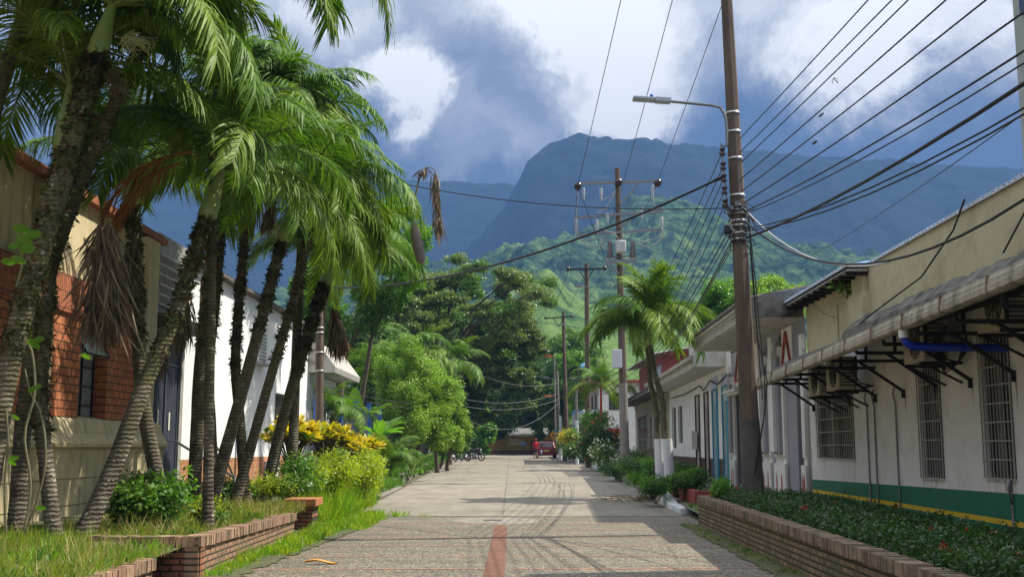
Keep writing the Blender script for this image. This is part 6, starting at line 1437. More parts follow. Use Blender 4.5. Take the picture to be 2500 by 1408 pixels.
tree('bright tree rising behind the mouldy canopy of the striped building', 12.5, 64, span(1700, 1870, 690, 830, 62, 3), 24, 650, .2, L_BRIGHT, 219, .25, .27, group='trees behind the right houses', mat2=L_MID)
tree('yellowish tree behind the tall concrete pole', 14.5, 58, span(1790, 1960, 684, 780, 58, 3), 20, 650, .19, L_LIME, 220, .25, .27, group='trees behind the right houses', mat2=L_MID)
tree('dark crowned tree at the back of the right houses', 16, 72, span(1700, 1820, 740, 850, 72, 3), 18, 600, .22, L_MID, 221, .25, .3, group='trees behind the right houses', mat2=L_DARK)
# wood behind everything at the foot of the hills
lb = LB(); rg = np.random.default_rng(9); n = 0
for i in range(150):
    Y = rg.uniform(150, 235); px = rg.uniform(-300, 2700)
    a = P(px, 1040, Y); h = rg.uniform(4.0, 9.5) * (1.0 if 1000 < px < 1300 else .9); r_ = rg.uniform(3, 5.5)
    if 1270 < px < 1480: h *= .8
    lb.cloud((a.x, Y, gz(Y) + h * .55), (r_, r_, h * .62), 520, .75, int(rg.integers(0, 3)), shell=.5, rng=rg)
o = lb.build('distant_wood', [L_DARK, L_MID, L_OLIVE]); tag(o, 'wood filling the valley floor behind the houses', 'wood', kind='stuff')
# palms further off
def far_palm(label, x, y, h, n, sc_, seed, group, lean=(0, 0), r_=.13, trunk=TRUNK):
    g = gz(y); t = thing('palm_tree', (x, y, g), label, 'palm tree', group); q = MB(); q.tube([(x, y, g), (x + lean[0] * .4, y, g + h * .5), (x + lean[0], y + lean[1], g + h)], [r_ * 1.2, r_, r_ * .85], 10); part(q, 'trunk', [trunk], t)
    add_fronds(t, (x + lean[0], y + lean[1], g + h), n, sc_, seed); return t
far_palm('dark feathery palm in front of the rain tree, left one', -6.4, 70, 7.0, 14, 1.35, 301, 'palms among the dark trees')
far_palm('dark feathery palm in front of the rain tree, right one', -4.2, 76, 6.6, 14, 1.35, 302, 'palms among the dark trees')
far_palm('dark feathery palm low beside the lime green tree', -8.0, 66, 5.6, 12, 1.3, 303, 'palms among the dark trees')
far_palm('short palm behind the blue fence with stiff sunlit fronds', -7.0, 43.4, 2.6, 12, .8, 304, 'small palms by the blue fence')
# red stemmed palm on the right
RS = thing('red_stemmed_palm', (5.1, 63, gz(63)), 'small palm with a bright red stem standing above the flowering bush', 'palm tree')
q = MB(); x_, y_ = P(1467, 1000, 63).x, 63
RS.location = (x_, y_, gz(63)); q.tube([(x_, y_, gz(63)), (x_, y_, 3.0)], .06, 8, 0); part(q, 'trunk', [TRUNK], RS)
q = MB(); q.tube([(x_, y_, 3.0), (x_ + .02, y_, P(1467, 935, 63).z)], [.08, .05], 8); part(q, 'crown_shaft', [plain('sealing_wax_red', (.60, .05, .02), .4, bmp=0)], RS)
add_fronds(RS, (x_, y_, P(1467, 945, 63).z), 12, .92, 310, wind=(-.1, 0), pitch=1.3)
# clumping arecas by the street: many arching fronds from the ground
def areca(label, x, y, n, sc_, seed, group, yellow=0):
    g = gz(y) + .2; t = thing('areca_palm', (x, y, g), label, 'palm', group); rr = random.Random(seed); q = MB()
    for i in range(6): a = rr.uniform(0, 6.28); q.tube([(x, y, g), (x + .25 * math.cos(a), y + .25 * math.sin(a), g + .9 * sc_)], .03, 6)
    part(q, 'stems', [SHAFT], t)
    for i in range(n):
        o = bpy.data.objects.new('frond', FR[4] if i % 3 == 0 else FR[2] if i % 3 == 1 else FR[0]); COL.objects.link(o); o.parent = t; a = rr.uniform(0, 6.28); o.location = (.2 * math.cos(a), .2 * math.sin(a), .7 * sc_ * rr.uniform(.3, 1))
        o.rotation_euler = (rr.uniform(-.25, .25), rr.uniform(-.5, .15), a); s = sc_ * rr.uniform(.6, .95); o.scale = (s, s, s)
    return t
areca('clumping palm with green arching fronds at the kerb left of the street', -4.9, 43.5, 22, .85, 401, 'clumping palms left of the street')
areca('smaller clumping palm with a yellowing frond by the edging blocks', -4.2, 46.5, 16, .65, 402, 'clumping palms left of the street')
areca('clumping palm behind the croton bush on the left', -5.8, 36.5, 18, .65, 403, 'clumping palms left of the street')
areca('yellowish clumping palm on the right beside the white lamp pole', 5.0, 82, 20, .95, 404, 'clumping palms right of the street')
areca('far clumping palm at the foot of the short painted pole', 5.6, 88, 16, .9, 405, 'clumping palms right of the street')
# broad leaves of banana and bird of paradise plants
def banana(label, x, y, h, n, sc_, seed, mat=None, group='banana plants'):
    g = gz(y) + .1; t = thing('banana_plant', (x, y, g), label, 'plant', group); rr = random.Random(seed); q = MB(); q.tube([(x, y, g), (x, y, g + h)], [.12, .06], 8); part(q, 'stem', [SHAFT], t)
    for i in range(n):
        q = MB(); a = i * 2.4 + rr.uniform(-.4, .4); L = sc_ * rr.uniform(.8, 1.2); el0 = R(rr.uniform(50, 82)); el1 = R(rr.uniform(-40, 30)); p = Vector((x, y, g + h * rr.uniform(.8, 1))); pts = []; m_ = 9
        for j in range(m_ + 1):
            e = el0 + (el1 - el0) * j / m_; d = Vector((math.cos(a) * math.cos(e), math.sin(a) * math.cos(e), math.sin(e))); pts.append((p.copy(), d)); p = p + d * L / m_
        sd_ = Vector((-math.sin(a), math.cos(a), 0)); vs = []
        for j, (p_, d) in enumerate(pts):
            w = .20 * sc_ * (math.sin(min(1, max(0, (j - 1) / (m_ - 1))) * math.pi * .93) ** .6 if j > 1 else .06); u = sd_.cross(d); 
            vs += [p_ - sd_ * w - u * w * .35, p_, p_ + sd_ * w - u * w * .35]
        q.add(vs, [(3 * j + k2, 3 * j + k2 + 1, 3 * j + k2 + 4, 3 * j + k2 + 3) for j in range(m_) for k2 in (0, 1)], 0, True); part(q, 'leaf', [mat or L_MID], t)
    return t
banana('tall banana plant with upright leaves behind the blue fence', -7.0, 50, 2.2, 8, 2.0, 501)
banana('lower banana plant with a leaf leaning over the street side', -6.1, 52, 1.7, 7, 1.6, 502)
banana('bird of paradise plant with orange tipped leaves beside the fence', -5.6, 47, 1.5, 9, 1.3, 503, L_BRIGHT)

# ------------------------------------------------------------------ shrubs and ground plants
def shrub(label, c, r_, n, size, mat, seed, name='shrub', group=None, cat='shrub', aspect=.5, parts=8, flowers=None, up=.5, mat2=None, bumps=9, stem=True):
    rg = np.random.default_rng(seed); rr = random.Random(seed); cx, cy, cz = c; t = thing(name, (cx, cy, max(gz(cy), cz - r_[2] - .1)), label, cat, group); lb = LB()
    for i in range(bumps):
        d = np.array([rr.gauss(0, 1), rr.gauss(0, 1), rr.gauss(0, .8)]); d /= np.linalg.norm(d); k_ = rr.uniform(.3, .62)
        lb.cloud((cx + d[0] * r_[0] * k_, cy + d[1] * r_[1] * k_, cz + d[2] * r_[2] * k_), (r_[0] * .52, r_[1] * .52, r_[2] * .52), n // bumps, size, 0 if not mat2 or i % 2 else 1, shell=.35, up=up, aspect=aspect, rng=rg)
    lb.build('foliage', [mat] + ([mat2] if mat2 else []), t)
    if stem:
        q = MB(); b = Vector((cx, cy, max(gz(cy), cz - r_[2]) - .05))
        for i in range(parts): e = Vector((cx + rr.uniform(-.6, .6) * r_[0], cy + rr.uniform(-.6, .6) * r_[1], cz + rr.uniform(-.2, .6) * r_[2])); q.tube([b + Vector((rr.uniform(-.1, .1), rr.uniform(-.1, .1), 0)) * r_[0], (b + e) / 2 + Vector((rr.uniform(-.1, .1), 0, .05)), e], [.018, .014, .006], 5)
        part(q, 'stems', [BARK], t)
    if flowers:
        fm, fn, fs = flowers; lb = LB()
        for i in range(fn):
            d = rg.normal(size=3); d[1] = -abs(d[1]); d /= np.linalg.norm(d); p = np.array([cx, cy, cz]) + d * np.array(r_) * rg.uniform(.86, 1.0)
            lb.cloud(p, (fs, fs, fs), 9, fs * 1.3, 0, shell=.2, rng=rg, aspect=.8)
        lb.build('flowers', [fm], t)
    return t
FLR = leafmat('red_flower', (.20, .03, .012), (.34, .06, .02), (.42, .11, .03), trans=.2)
FLW = leafmat('white_flower', (.7, .7, .68), (.8, .8, .8), (.8, .8, .8), trans=.2)
shrub('round leafy green bush at the corner of the left brick planter', (-4.93, 15.4, .88), (.58, .55, .50), 4200, .085, L_MID, 601, aspect=.62, mat2=L_BRIGHT)
shrub('small yellowish weedy bush leaning right of the round bush', (-4.45, 16.4, .68), (.36, .35, .30), 900, .07, L_YEL, 602, mat2=L_MID)
def pxc(x, y, Y): p = P(x, y, Y); return (p.x, p.y, p.z)
shrub('yellow green clipped bush in front of the croton, left one', pxc(745, 1155, 24.6), (.75, .7, .55), 5200, .065, L_YEL, 603, group='yellow green bushes', mat2=L_BRIGHT)
shrub('yellow green clipped bush in front of the croton, middle one', pxc(810, 1150, 26), (.75, .8, .55), 5600, .065, L_YEL, 604, group='yellow green bushes')
shrub('yellow green clipped bush in front of the croton, right one by the tall grass', pxc(885, 1150, 28), (.75, .85, .62), 6000, .065, L_YEL, 605, group='yellow green bushes')
shrub('low weeds with yellowish leaves at the feet of the leaning palms', pxc(700, 1185, 23), (.7, .7, .34), 2200, .07, L_YEL, 606, group='low weeds under the palms', mat2=L_MID)
shrub('orange tinted small weeds between the palm feet', pxc(545, 1195, 23.8), (.65, .5, .30), 1600, .08, L_CROTG, 607, group='low weeds under the palms', mat2=L_MID)
shrub('leafy weeds before the terracotta base of the white building', pxc(620, 1190, 26), (.8, .5, .35), 1800, .08, L_MID, 608, group='low weeds under the palms', mat2=L_BRIGHT)
# crotons: bunches of long upright leaves
def croton(label, c, r_, bunches, seed, group='croton bushes with yellow leaves'):
    rg = np.random.default_rng(seed); rr = random.Random(seed); cx, cy, cz = c; t = thing('croton_bush', (cx, cy, cz - r_[2] - .3), label, 'shrub', group); lb = LB(); q = MB()
    for i in range(bunches):
        d = np.array([rr.gauss(0, 1), rr.gauss(0, 1), abs(rr.gauss(0, 1)) * .9 - .25]); d /= np.linalg.norm(d); k_ = rr.uniform(.55, 1); p = np.array([cx, cy, cz]) + d * np.array(r_) * k_
        m_ = 16; th = rg.random(m_) * 6.283; el_ = rg.uniform(-.15, 1.0, m_); dd = np.stack([np.cos(th) * np.cos(el_), np.sin(th) * np.cos(el_), np.sin(el_)], 1)
        s = rg.uniform(.16, .30, m_); lb.leaves(p + dd * .02, dd, np.array([0, 0, 1.0]) + rg.normal(size=(m_, 3)) * .3, s, s * .38, 0 if rr.random() < .72 or d[2] > .5 else 1)
        q.tube([(cx + (p[0] - cx) * .15, cy + (p[1] - cy) * .15, cz - r_[2] - .3), ((cx + p[0]) / 2, (cy + p[1]) / 2, (cz - r_[2] + p[2]) / 2), tuple(p)], [.02, .014, .01], 5)
    lb.build('leaves', [L_CROT, L_CROTG], t); part(q, 'stems', [BARK], t)
croton('large croton bush full of yellow and orange leaves behind the palms', pxc(715, 1068, 27), (.75, .7, .42), 70, 701)
croton('croton bush with upright yellow leaves in the middle of the row', pxc(790, 1072, 28.5), (.75, .7, .36), 60, 702)
croton('croton bush with orange yellow leaves nearest the tall grass', pxc(875, 1092, 30.5), (.65, .6, .30), 46, 703)
shrub('small croton with yellow leaves on the right beside the far poles', pxc(1392, 1062, 74), (.85, 1.0, .75), 1500, .20, L_CROT, 704, name='croton_bush', group='crotons right of the street', mat2=L_MID, up=.9, aspect=.4)
shrub('dark orange croton at the kerb below the flowering bush', pxc(1392, 1098, 71), (.7, .9, .6), 1500, .18, L_CROTG, 705, name='croton_bush', group='crotons right of the street', mat2=L_DARK, up=.9, aspect=.4)
# big flowering bush, right
shrub('tall dark bush dotted with red flowers on the right kerb', pxc(1462, 1075, 62), (1.35, 1.6, 1.55), 9000, .13, L_DARK, 611, name='flowering_bush', flowers=(FLR, 34, .055), bumps=16, mat2=L_HEDGE)
shrub('bright green crown of leaves above the red flowered bush', pxc(1455, 1025, 64), (1.1, 1.2, .8), 4200, .14, L_BRIGHT, 612, name='shrub', bumps=10, mat2=L_MID)
shrub('loose bush with small white flowers at the kerb', pxc(1470, 1105, 55), (.75, 1.2, .8), 4200, .09, L_HEDGE, 613, name='flowering_bush', flowers=(FLW, 60, .035), mat2=L_OLIVE)
shrub('low dark green ground shrub before the white flowered bush', pxc(1505, 1145, 47), (.75, 2.2, .38), 4200, .08, L_MID, 614, group='low shrubs on the right', mat2=L_HEDGE)
shrub('low grassy shrub behind the palm with whitewashed feet', pxc(1560, 1135, 43), (.9, 2.2, .45), 4200, .08, L_HEDGE, 615, group='low shrubs on the right', mat2=L_MID)
shrub('dark hedge clump in front of the barred porch', pxc(1540, 1120, 52), (.9, 2.5, .6), 3600, .10, L_DARK, 616, group='low shrubs on the right')
for i, (x, y, Y, rx, lab) in enumerate(((1570, 1163, 32.2, .55, 'bright clipped bush at the left end of the red planter'), (1595, 1182, 29.8, .5, 'clipped bush at the front left corner of the red planter'), (1652, 1175, 30.4, .62, 'clipped bush right below the whitewashed palm feet'), (1695, 1168, 30.6, .55, 'bright clipped bush at the right end of the red planter'), (1600, 1140, 37, .8, 'clipped bush at the back of the red planter'), (1680, 1150, 34, .6, 'clipped bush behind the right end bush of the red planter'))):
    shrub(lab, pxc(x, y, Y), (rx, .7, .36), 3600, .06, L_BRIGHT, 620 + i, group='clipped bushes in the red planter', mat2=L_HEDGE, stem=True)
# the dark ixora hedge in the long planter
H = thing('hedge', (4.8, 17, .4), 'long dark green hedge with a few red flowers inside the brick planter', 'hedge')
lb = LB(); rg = np.random.default_rng(31); n = 7200; q = MB()
ys = 8.2 + (23.0 - 8.2) * rg.random(n) ** 1.15; xs_ = (3.53 + (ys - 10.15) * .023 + .28) + rg.random(n) * (1.95 + .0 * ys); hs_ = .265 - .13 * np.clip((xs_ - 4.2) / 1.8, 0, 1) + .15 * rg.random(n) ** .7 + .05 * np.sin(ys * 2.3 + xs_ * 3) + .15 * (rg.random(n) < .07) * rg.random(n) + .006 * (ys - 10)
hs_ -= .06 * np.exp(-((xs_ - (3.53 + (ys - 10.15) * .023 + .28)) / .12) ** 2)
for i in range(n):
    b = np.array([xs_[i], ys[i], .38]); top = np.array([xs_[i] + rg.normal() * .06, ys[i] + rg.normal() * .06, .34 + hs_[i]])
    m_ = 15; f = (rg.random(m_) ** .6)[:, None]; p = b + (top - b) * f; th = rg.random(m_) * 6.283; el_ = rg.uniform(.0, 1.1, m_); dd = np.stack([np.cos(th) * np.cos(el_), np.sin(th) * np.cos(el_), np.sin(el_)], 1)
    s = rg.uniform(.034, .066, m_); lb.leaves(p, dd, np.array([0, 0, 1.0]) + rg.normal(size=(m_, 3)) * .4, s, s * .42)
lb.build('foliage', [L_HEDGE], H)
for i in range(220): 
    j = rg.integers(0, n); q.tube([(xs_[j], ys[j], .38), (xs_[j], ys[j], .3 + hs_[j])], [.008, .004], 4)
part(q, 'stems', [BARK], H)['kind'] = 'stuff'
lb = LB()
for i in range(20):
    j = rg.integers(0, n); lb.cloud((xs_[j], ys[j], .37 + hs_[j]), (.035, .035, .03), 14, .035, 0, shell=.1, rng=rg, aspect=.9)
lb.build('flowers', [leafmat('ixora_flower', (.22, .03, .02), (.38, .06, .03), (.45, .10, .05), trans=.15)], H)
q = MB(); q.add([(3.6, 5, .40), (6.1, 5, .40), (6.4, 23.1, .42), (3.95, 23.1, .42)], [(0, 1, 2, 3)]); o = q.build('planter_earth', [SOIL]); o['kind'] = 'structure'
shrub('bright feathery weed clump at the far end of the long planter', (4.15, 22.5, .70), (.30, .35, .30), 1500, .07, L_BRIGHT, 640)

# ------------------------------------------------------------------ grass
def grass(name, label, areas, mats, h, w, cat='grass', clump=.0, seed=0):
    """areas = [(x0, x1, y0, y1, z, count)]"""
    rg = np.random.default_rng(seed); lb = LB()
    for (x0, x1, y0, y1, z, n) in areas:
        if clump:
            k_ = max(1, n // 18); c = np.stack([rg.uniform(x0, x1, k_), rg.uniform(y0, y1, k_)], 1); idx = rg.integers(0, k_, n); xy = c[idx] + rg.normal(size=(n, 2)) * clump
        else: xy = np.stack([rg.uniform(x0, x1, n), rg.uniform(y0, y1, n)], 1)
        p = np.stack([xy[:, 0], xy[:, 1], np.full(n, z) if not callable(z) else np.array([z(a, b) for a, b in xy])], 1)
        d = np.stack([rg.normal(size=n) * .45 + .1, rg.normal(size=n) * .45, np.ones(n)], 1)
        s = h * rg.uniform(.4, 1.3, n) * ((.45 + 1.1 * rg.random(k_) ** 1.5)[idx] if clump else 1) * (1 + .35 * np.sin(xy[:, 0] * 3.1 + 1) * np.cos(xy[:, 1] * 2.3))
        lb.leaves(p, d, rg.normal(size=(n, 3)), s, w * rg.uniform(.6, 1.3, n)); lb.M[-1][:] = ((rg.random(k_) < .4)[idx] if clump else (rg.random(n) < .33)).astype(np.int32) * (len(mats) > 1)
    return tag(lb.build(name, mats), label, cat, kind='stuff')
grass('grass', 'long grass in the near left bed around the palm feet', [(-6.9, -4.0, 7.5, 13.2, .36, 22000), (-7.1, -5.0, 13.2, 15, .38, 7000)], [L_GRASS, L_GRASSG], .17, .011, clump=.055, seed=1)
grass('dry_grass', 'dry seeding stalks among the grass of the near left bed', [(-6.9, -4.0, 7.5, 13.4, .36, 5000)], [L_DRY, L_GRASS], .26, .007, clump=.10, seed=11)
grass('dry_grass', 'dry yellowish grass on top of the left brick planter', [(-6.6, -4.1, 14.4, 21.5, .40, 19000), (-5.6, -4.0, 20, 22.5, .38, 5000)], [L_GRASS, L_DRY], .18, .011, clump=.06, seed=2)
grass('broadleaf_weeds', 'low broad leaved weeds scattered in the left beds', [(-6.8, -4.0, 7.5, 13.4, lambda x, y: .40, 2600), (-6.6, -4.1, 14.4, 21.5, .44, 2600)], [L_MID, L_BRIGHT], .09, .045, clump=.08, seed=12)
grass('tall_grass', 'tall fresh grass spilling onto the street beyond the brick pillar', [(-4.6, -3.75, 22.6, 30, lambda x, y: .05, 14000), (-5.2, -4.2, 24, 33, .15, 9000)], [L_GRASSG, L_YEL], .42, .018, clump=.09, seed=3)
grass('weeds', 'weeds and grass growing along the foot of the left brick wall', [(-3.85, -3.35, 16.8, 22, .0, 6500), (-3.85, -3.6, 14.1, 17, .0, 1100), (-3.9, -2.9, 21.8, 25.8, .0, 9000), (-3.6, -3.1, 25.2, 26.6, .0, 1500), (-3.3, -1.6, 25.98, 26.12, .0, 160)], [L_GRASSG, L_YEL], .12, .014, clump=.06, seed=4)
grass('weeds', 'low weeds at the mossy foot of the right brick wall', [(3.5, 3.72, 10, 23.5, .0, 1600), (3.4, 3.6, 10, 23.5, .0, 500)], [L_MID, L_GRASS], .05, .012, clump=.05, seed=5)
grass('ground_cover', 'green ground cover along the left verge under the trees', [(-5.6, -4.3, 33, 42, .2, 7000), (-6.6, -4.6, 42, 70, .35, 15000), (-7.5, -5.0, 70, 112, .6, 12000)], [L_MID, L_BRIGHT], .26, .05, clump=.15, seed=6)
grass('ground_cover', 'green ground cover beside the kerb on the right', [(4.7, 6.0, 40.5, 60, .25, 14000), (4.3, 5.6, 23.8, 28.0, .12, 1200)], [L_MID, L_BRIGHT], .22, .03, clump=.12, seed=7)
lb = LB(); rg = np.random.default_rng(8); n = 500; Yr = rg.uniform(12, 40, n)
lb.leaves(np.stack([rg.uniform(-3.6, 3.4, n), Yr, .008 + .008 * np.maximum(0, Yr - 26)], 1), rg.normal(size=(n, 3)) * np.array([1, 1, .05]), np.tile([0, 0, 1.0], (n, 1)) + rg.normal(size=(n, 3)) * .1, rg.uniform(.02, .055, n), rg.uniform(.01, .03, n)); o = lb.build('leaf_litter', [L_DRY]); tag(o, 'tiny dry leaves and bits scattered over the street', 'litter', kind='stuff')
FL = thing('fallen_leaf', (-2.62, 15.6, 0), 'one large curled orange leaf lying on the paving at lower left', 'leaf')
q = MB(); vs = []
for i in range(9):
    t = i / 8; x = -2.85 + .22 * 2 * t; w = .045 * math.sin(t * math.pi) ** .6 + .003; zz_ = .02 + .025 * math.sin(t * 5)
    vs += [(x, 15.6 - w + .02 * t, zz_ + .02), (x, 15.6 + .02 * t, zz_), (x, 15.6 + w + .02 * t, zz_ + .03)]
q.add(vs, [(3 * i + a, 3 * i + a + 1, 3 * i + a + 4, 3 * i + a + 3) for i in range(8) for a in (0, 1)]); part(q, 'blade', [plain('orange_leaf', (.55, .27, .05), .6, bmp=0)], FL)
# climbing plants with big round leaves on the left stems
def climber(label, pts, leaves, Yd, seed):
    rr = random.Random(seed); p = [P(x, y, Yd) for x, y in pts]; t = thing('climbing_plant', tuple(p[0]), label, 'plant', 'climbers on the left stems'); q = MB(); q.tube(smooth_path(p, 16), .014, 6, jitter=.2); part(q, 'stem', [plain('vine_stem', (.16, .15, .08), .8, var=.3)], t)
    for (x, y, s) in leaves:
        c = P(x, y, Yd - .15); q = MB(); a = rr.uniform(-.7, .7); n = 10; u = Vector((math.cos(a), .25, math.sin(a))).normalized(); v = Vector((-math.sin(a) * .9, -.5, math.cos(a))).normalized()
        ringv = [c + u * s * (math.cos(k_ / n * 6.283)) * 1.0 + v * s * .55 * math.sin(k_ / n * 6.283) * (1.15 if k_ < 5 else .85) for k_ in range(n)]
        q.add([c - Vector((0, .0, .0)) + u.cross(v) * s * .15] + ringv, [(0, 1 + k_, 1 + (k_ + 1) % n) for k_ in range(n)], 0, True); part(q, 'leaf', [L_BRIGHT], t)
climber('climbing plant with large bright leaves on the thick left palm', [(40, 700), (55, 640), (50, 600), (62, 560)], [(60, 590, .11), (38, 600, .08), (80, 575, .1), (45, 635, .09), (52, 560, .1), (20, 640, .08), (66, 610, .09)], 12.6, 1)
climber('thin bare climber with single leaves beside the thick left palm', [(60, 1290), (75, 1180), (60, 1060), (85, 960), (78, 860), (60, 830)], [(80, 950, .06), (92, 945, .05), (38, 1018, .05), (82, 840, .09), (95, 830, .07), (34, 1118, .06)], 12.9, 2)
climber('thin climber stem looping right of the dark mossy palm', [(60, 1300), (90, 1220), (112, 1120), (100, 1010), (75, 960), (60, 900)], [(210, 870, .06), (100, 1240, .06)], 13.3, 3)
climber('thin straight climber stem at the very left edge', [(15, 1300), (12, 1180), (20, 1080), (14, 1000)], [(30, 1130, .05)], 13.0, 4)

# a seedling growing out of the ledge on the right, and a tuft caught on a wire
sb = wp(20.75, 4.05, .05); SP = thing('sapling', tuple(sb), 'leafy sapling growing out of the mouldy ledge beside the cream parapet', 'plant')
q = MB(); q.tube([sb - Vector((0, 0, .55)), sb, sb + Vector((-.05, 0, .45)), sb + Vector((-.04, 0, .85))], [.022, .02, .014, .006], 6); q.tube([sb + Vector((-.03, 0, .3)), sb + Vector((-.28, 0, .62))], [.01, .005], 5); q.tube([sb + Vector((-.04, 0, .4)), sb + Vector((.2, 0, .68))], [.01, .005], 5); part(q, 'stem', [BARK], SP)
lb = LB()
for dx, dz, r_ in ((-.05, .82, .17), (-.22, .62, .15), (.14, .66, .14), (-.05, .55, .15)): lb.cloud(tuple(sb + Vector((dx, 0, dz))), (r_, r_, r_), 46, .12, 0, shell=.2, aspect=.5)
lb.build('leaves', [L_BRIGHT], SP)
tw = P(2036, 190, 17.0); q = MB()
for i in range(9): q.tube([tw, tw + Vector((random.uniform(-.04, .07), random.uniform(-.04, .04), random.uniform(-.13, -.02)))], .004, 4)
tag(q.build('dry_tuft', [BARKW]), 'small dry tuft caught on an overhead wire against the white cloud', 'tuft')
# ------------------------------------------------------------------ car
CARP = plain('dark_red_car_paint', (.13, .008, .022), .25, metal=.3, var=.05, bmp=0)
CARG = plain('car_glass', (.02, .02, .025), .08, var=.05, bmp=0)
RUB = plain('rubber', (.015, .015, .015), .8, var=.1, bmp=0)
cx_, cy_ = P(1334, 1100, 100).x, 100.0; g = gz(100)
CAR = thing('parked_car', (cx_, cy_, g), 'dark red hatchback seen from behind, parked at the far end of the street', 'car')
q = MB(); prof = [(-.0, .28), (-.02, .62), (.03, .92), (.35, 1.02), (.50, 1.06), (2.9, .98), (3.9, .72), (4.0, .50), (3.98, .28)]
secs = [(-.86, .94), (-.82, 1.0), (.82, 1.0), (.86, .94)]; vs = []
for sx, k_ in secs:
    for (y, z) in prof: vs.append((cx_ + sx, cy_ + 2 + (y - 2) * k_, g + z * (k_ if z > .5 else 1)))
m_ = len(prof); q.add(vs, [(i * m_ + j, i * m_ + (j + 1) % m_, (i + 1) * m_ + (j + 1) % m_, (i + 1) * m_ + j) for i in range(3) for j in range(m_)] + [tuple(range(m_ - 1, -1, -1)), tuple(range(3 * m_, 4 * m_))]); part(q, 'body', [CARP], CAR, .04)
q = MB(); pr = [(.06, .95), (.42, 1.40), (.8, 1.47), (2.0, 1.46), (2.95, .98)]; vs = []
for sx in (-1, 1):
    for (y, z) in pr: vs.append((cx_ + sx * (.80 - (z - .95) * .32), cy_ + y, g + z))
q.add(vs, [(0, 5, 6, 1), (1, 6, 7, 2), (2, 7, 8, 3), (3, 8, 9, 4), (0, 1, 2, 3, 4), (9, 8, 7, 6, 5)]); part(q, 'roof', [CARP], CAR, .04)
q = MB(); q.add([(cx_ - .64, cy_ + .085, g + 1.02), (cx_ + .64, cy_ + .085, g + 1.02), (cx_ + .56, cy_ + .355, g + 1.36), (cx_ - .56, cy_ + .355, g + 1.36)], [(0, 1, 2, 3)]); part(q, 'rear_window', [CARG], CAR)
for s in (-1, 1):
    q = MB(); q.add([(cx_ + s * .81, cy_ + .5, g + 1.02), (cx_ + s * .81, cy_ + 2.5, g + 1.02), (cx_ + s * .70, cy_ + 1.9, g + 1.38), (cx_ + s * .70, cy_ + .7, g + 1.38)], [(0, 1, 2, 3)]); part(q, 'side_window', [CARG], CAR)
    q = MB(); q.box(cx_ + s * .77 - .08, cx_ + s * .77 + .08, cy_ - .03, cy_ + .1, g + .68, g + .98); part(q, 'tail_light', [plain('tail_red', (.45, .02, .02), .3, bmp=0)], CAR, .02)
    q = MB(); q.box(cx_ + s * .88, cx_ + s * 1.0, cy_ + 2.55, cy_ + 2.65, g + .95, g + 1.1); part(q, 'mirror', [CARP], CAR, .02)
    for yy in (.75, 3.25):
        q = MB(); q.lathe([(0, -.1), (.20, -.1), (.31, -.08), (.32, 0), (.31, .08), (.2, .1), (0, .1)], (cx_ + s * .78, cy_ + yy, g + .32), 20, axis='x'); w = part(q, 'wheel', [RUB], CAR)
        q = MB(); q.lathe([(0, s * .11), (.19, s * .105), (.2, s * .09)], (cx_ + s * .78, cy_ + yy, g + .32), 12, axis='x'); subpart(q, 'rim', [GALV], w)
q = MB(); q.box(cx_ - .26, cx_ + .26, cy_ - .035, cy_ - .015, g + .60, g + .73); part(q, 'number_plate', [plain('plate_yellow', (.55, .42, .08), .5, bmp=0)], CAR)
q = MB(); q.box(cx_ - .84, cx_ + .84, cy_ - .08, cy_ + .05, g + .26, g + .50); part(q, 'bumper', [CARP], CAR, .04)

# ------------------------------------------------------------------ motorbikes
def motorbike(x, y, rz, label, colr):
    g = gz(y); t = thing('motorbike', (x, y, g), label, 'motorbike', 'motorbikes parked on the left')
    Rm = Matrix.Rotation(rz, 3, 'Z')
    def W_(a, b, c): v = Rm @ Vector((a, b, c)); return Vector((x + v.x, y + v.y, g + v.z))
    for a in (-.62, .62):
        q = MB(); pts = [W_(a + .27 * math.cos(k_ / 20 * 6.283), 0, .31 + .27 * math.sin(k_ / 20 * 6.283)) for k_ in range(21)]; q.tube(pts, .045, 8, cap=False); w = part(q, 'wheel', [RUB], t)
        q = MB()
        for k_ in range(6): q.tube([W_(a, 0, .31), W_(a + .25 * math.cos(k_ * 1.047), 0, .31 + .25 * math.sin(k_ * 1.047))], .01, 4)
        subpart(q, 'spokes', [GALV], w)
    q = MB(); q.tube([W_(-.62, 0, .31), W_(-.2, 0, .45), W_(.2, 0, .62), W_(.42, 0, .85)], [.03, .05, .05, .03], 8); q.tube([W_(.62, .06, .31), W_(.45, .06, .9)], .025, 6); q.tube([W_(.62, -.06, .31), W_(.45, -.06, .9)], .025, 6); q.box(0, 0, 0, 0, 0, 0) if False else None; part(q, 'frame', [STEEL], t)
    q = MB(); q.tube([W_(-.12, 0, .32), W_(.05, 0, .35), W_(.18, 0, .42)], [.17, .22, .16], 10); part(q, 'engine', [GALV], t)
    q = MB(); q.tube([W_(.38, 0, .82), W_(.2, 0, .86), W_(-.02, 0, .76)], [.12, .20, .12], 10); q.tube([W_(-.35, 0, .7), W_(-.75, 0, .82)], [.15, .07], 8); part(q, 'tank_and_tail', [colr], t)
    q = MB(); q.tube([W_(.02, 0, .80), W_(-.3, 0, .78), W_(-.62, 0, .86)], [.12, .14, .10], 10); part(q, 'seat', [RUB], t)
    q = MB(); q.tube([W_(.40, .32, .98), W_(.44, .1, 1.0), W_(.44, -.1, 1.0), W_(.40, -.32, .98)], .016, 6); part(q, 'handlebar', [GALV], t)
    q = MB(); q.lathe([(0, -.05), (.08, -.03), (.09, .03), (0, .05)], W_(.58, 0, .86), 12, axis='x'); part(q, 'headlight', [plain('lamp_white', (.7, .7, .7), .2, bmp=0)], t)
px_ = P(1158, 1110, 88).x
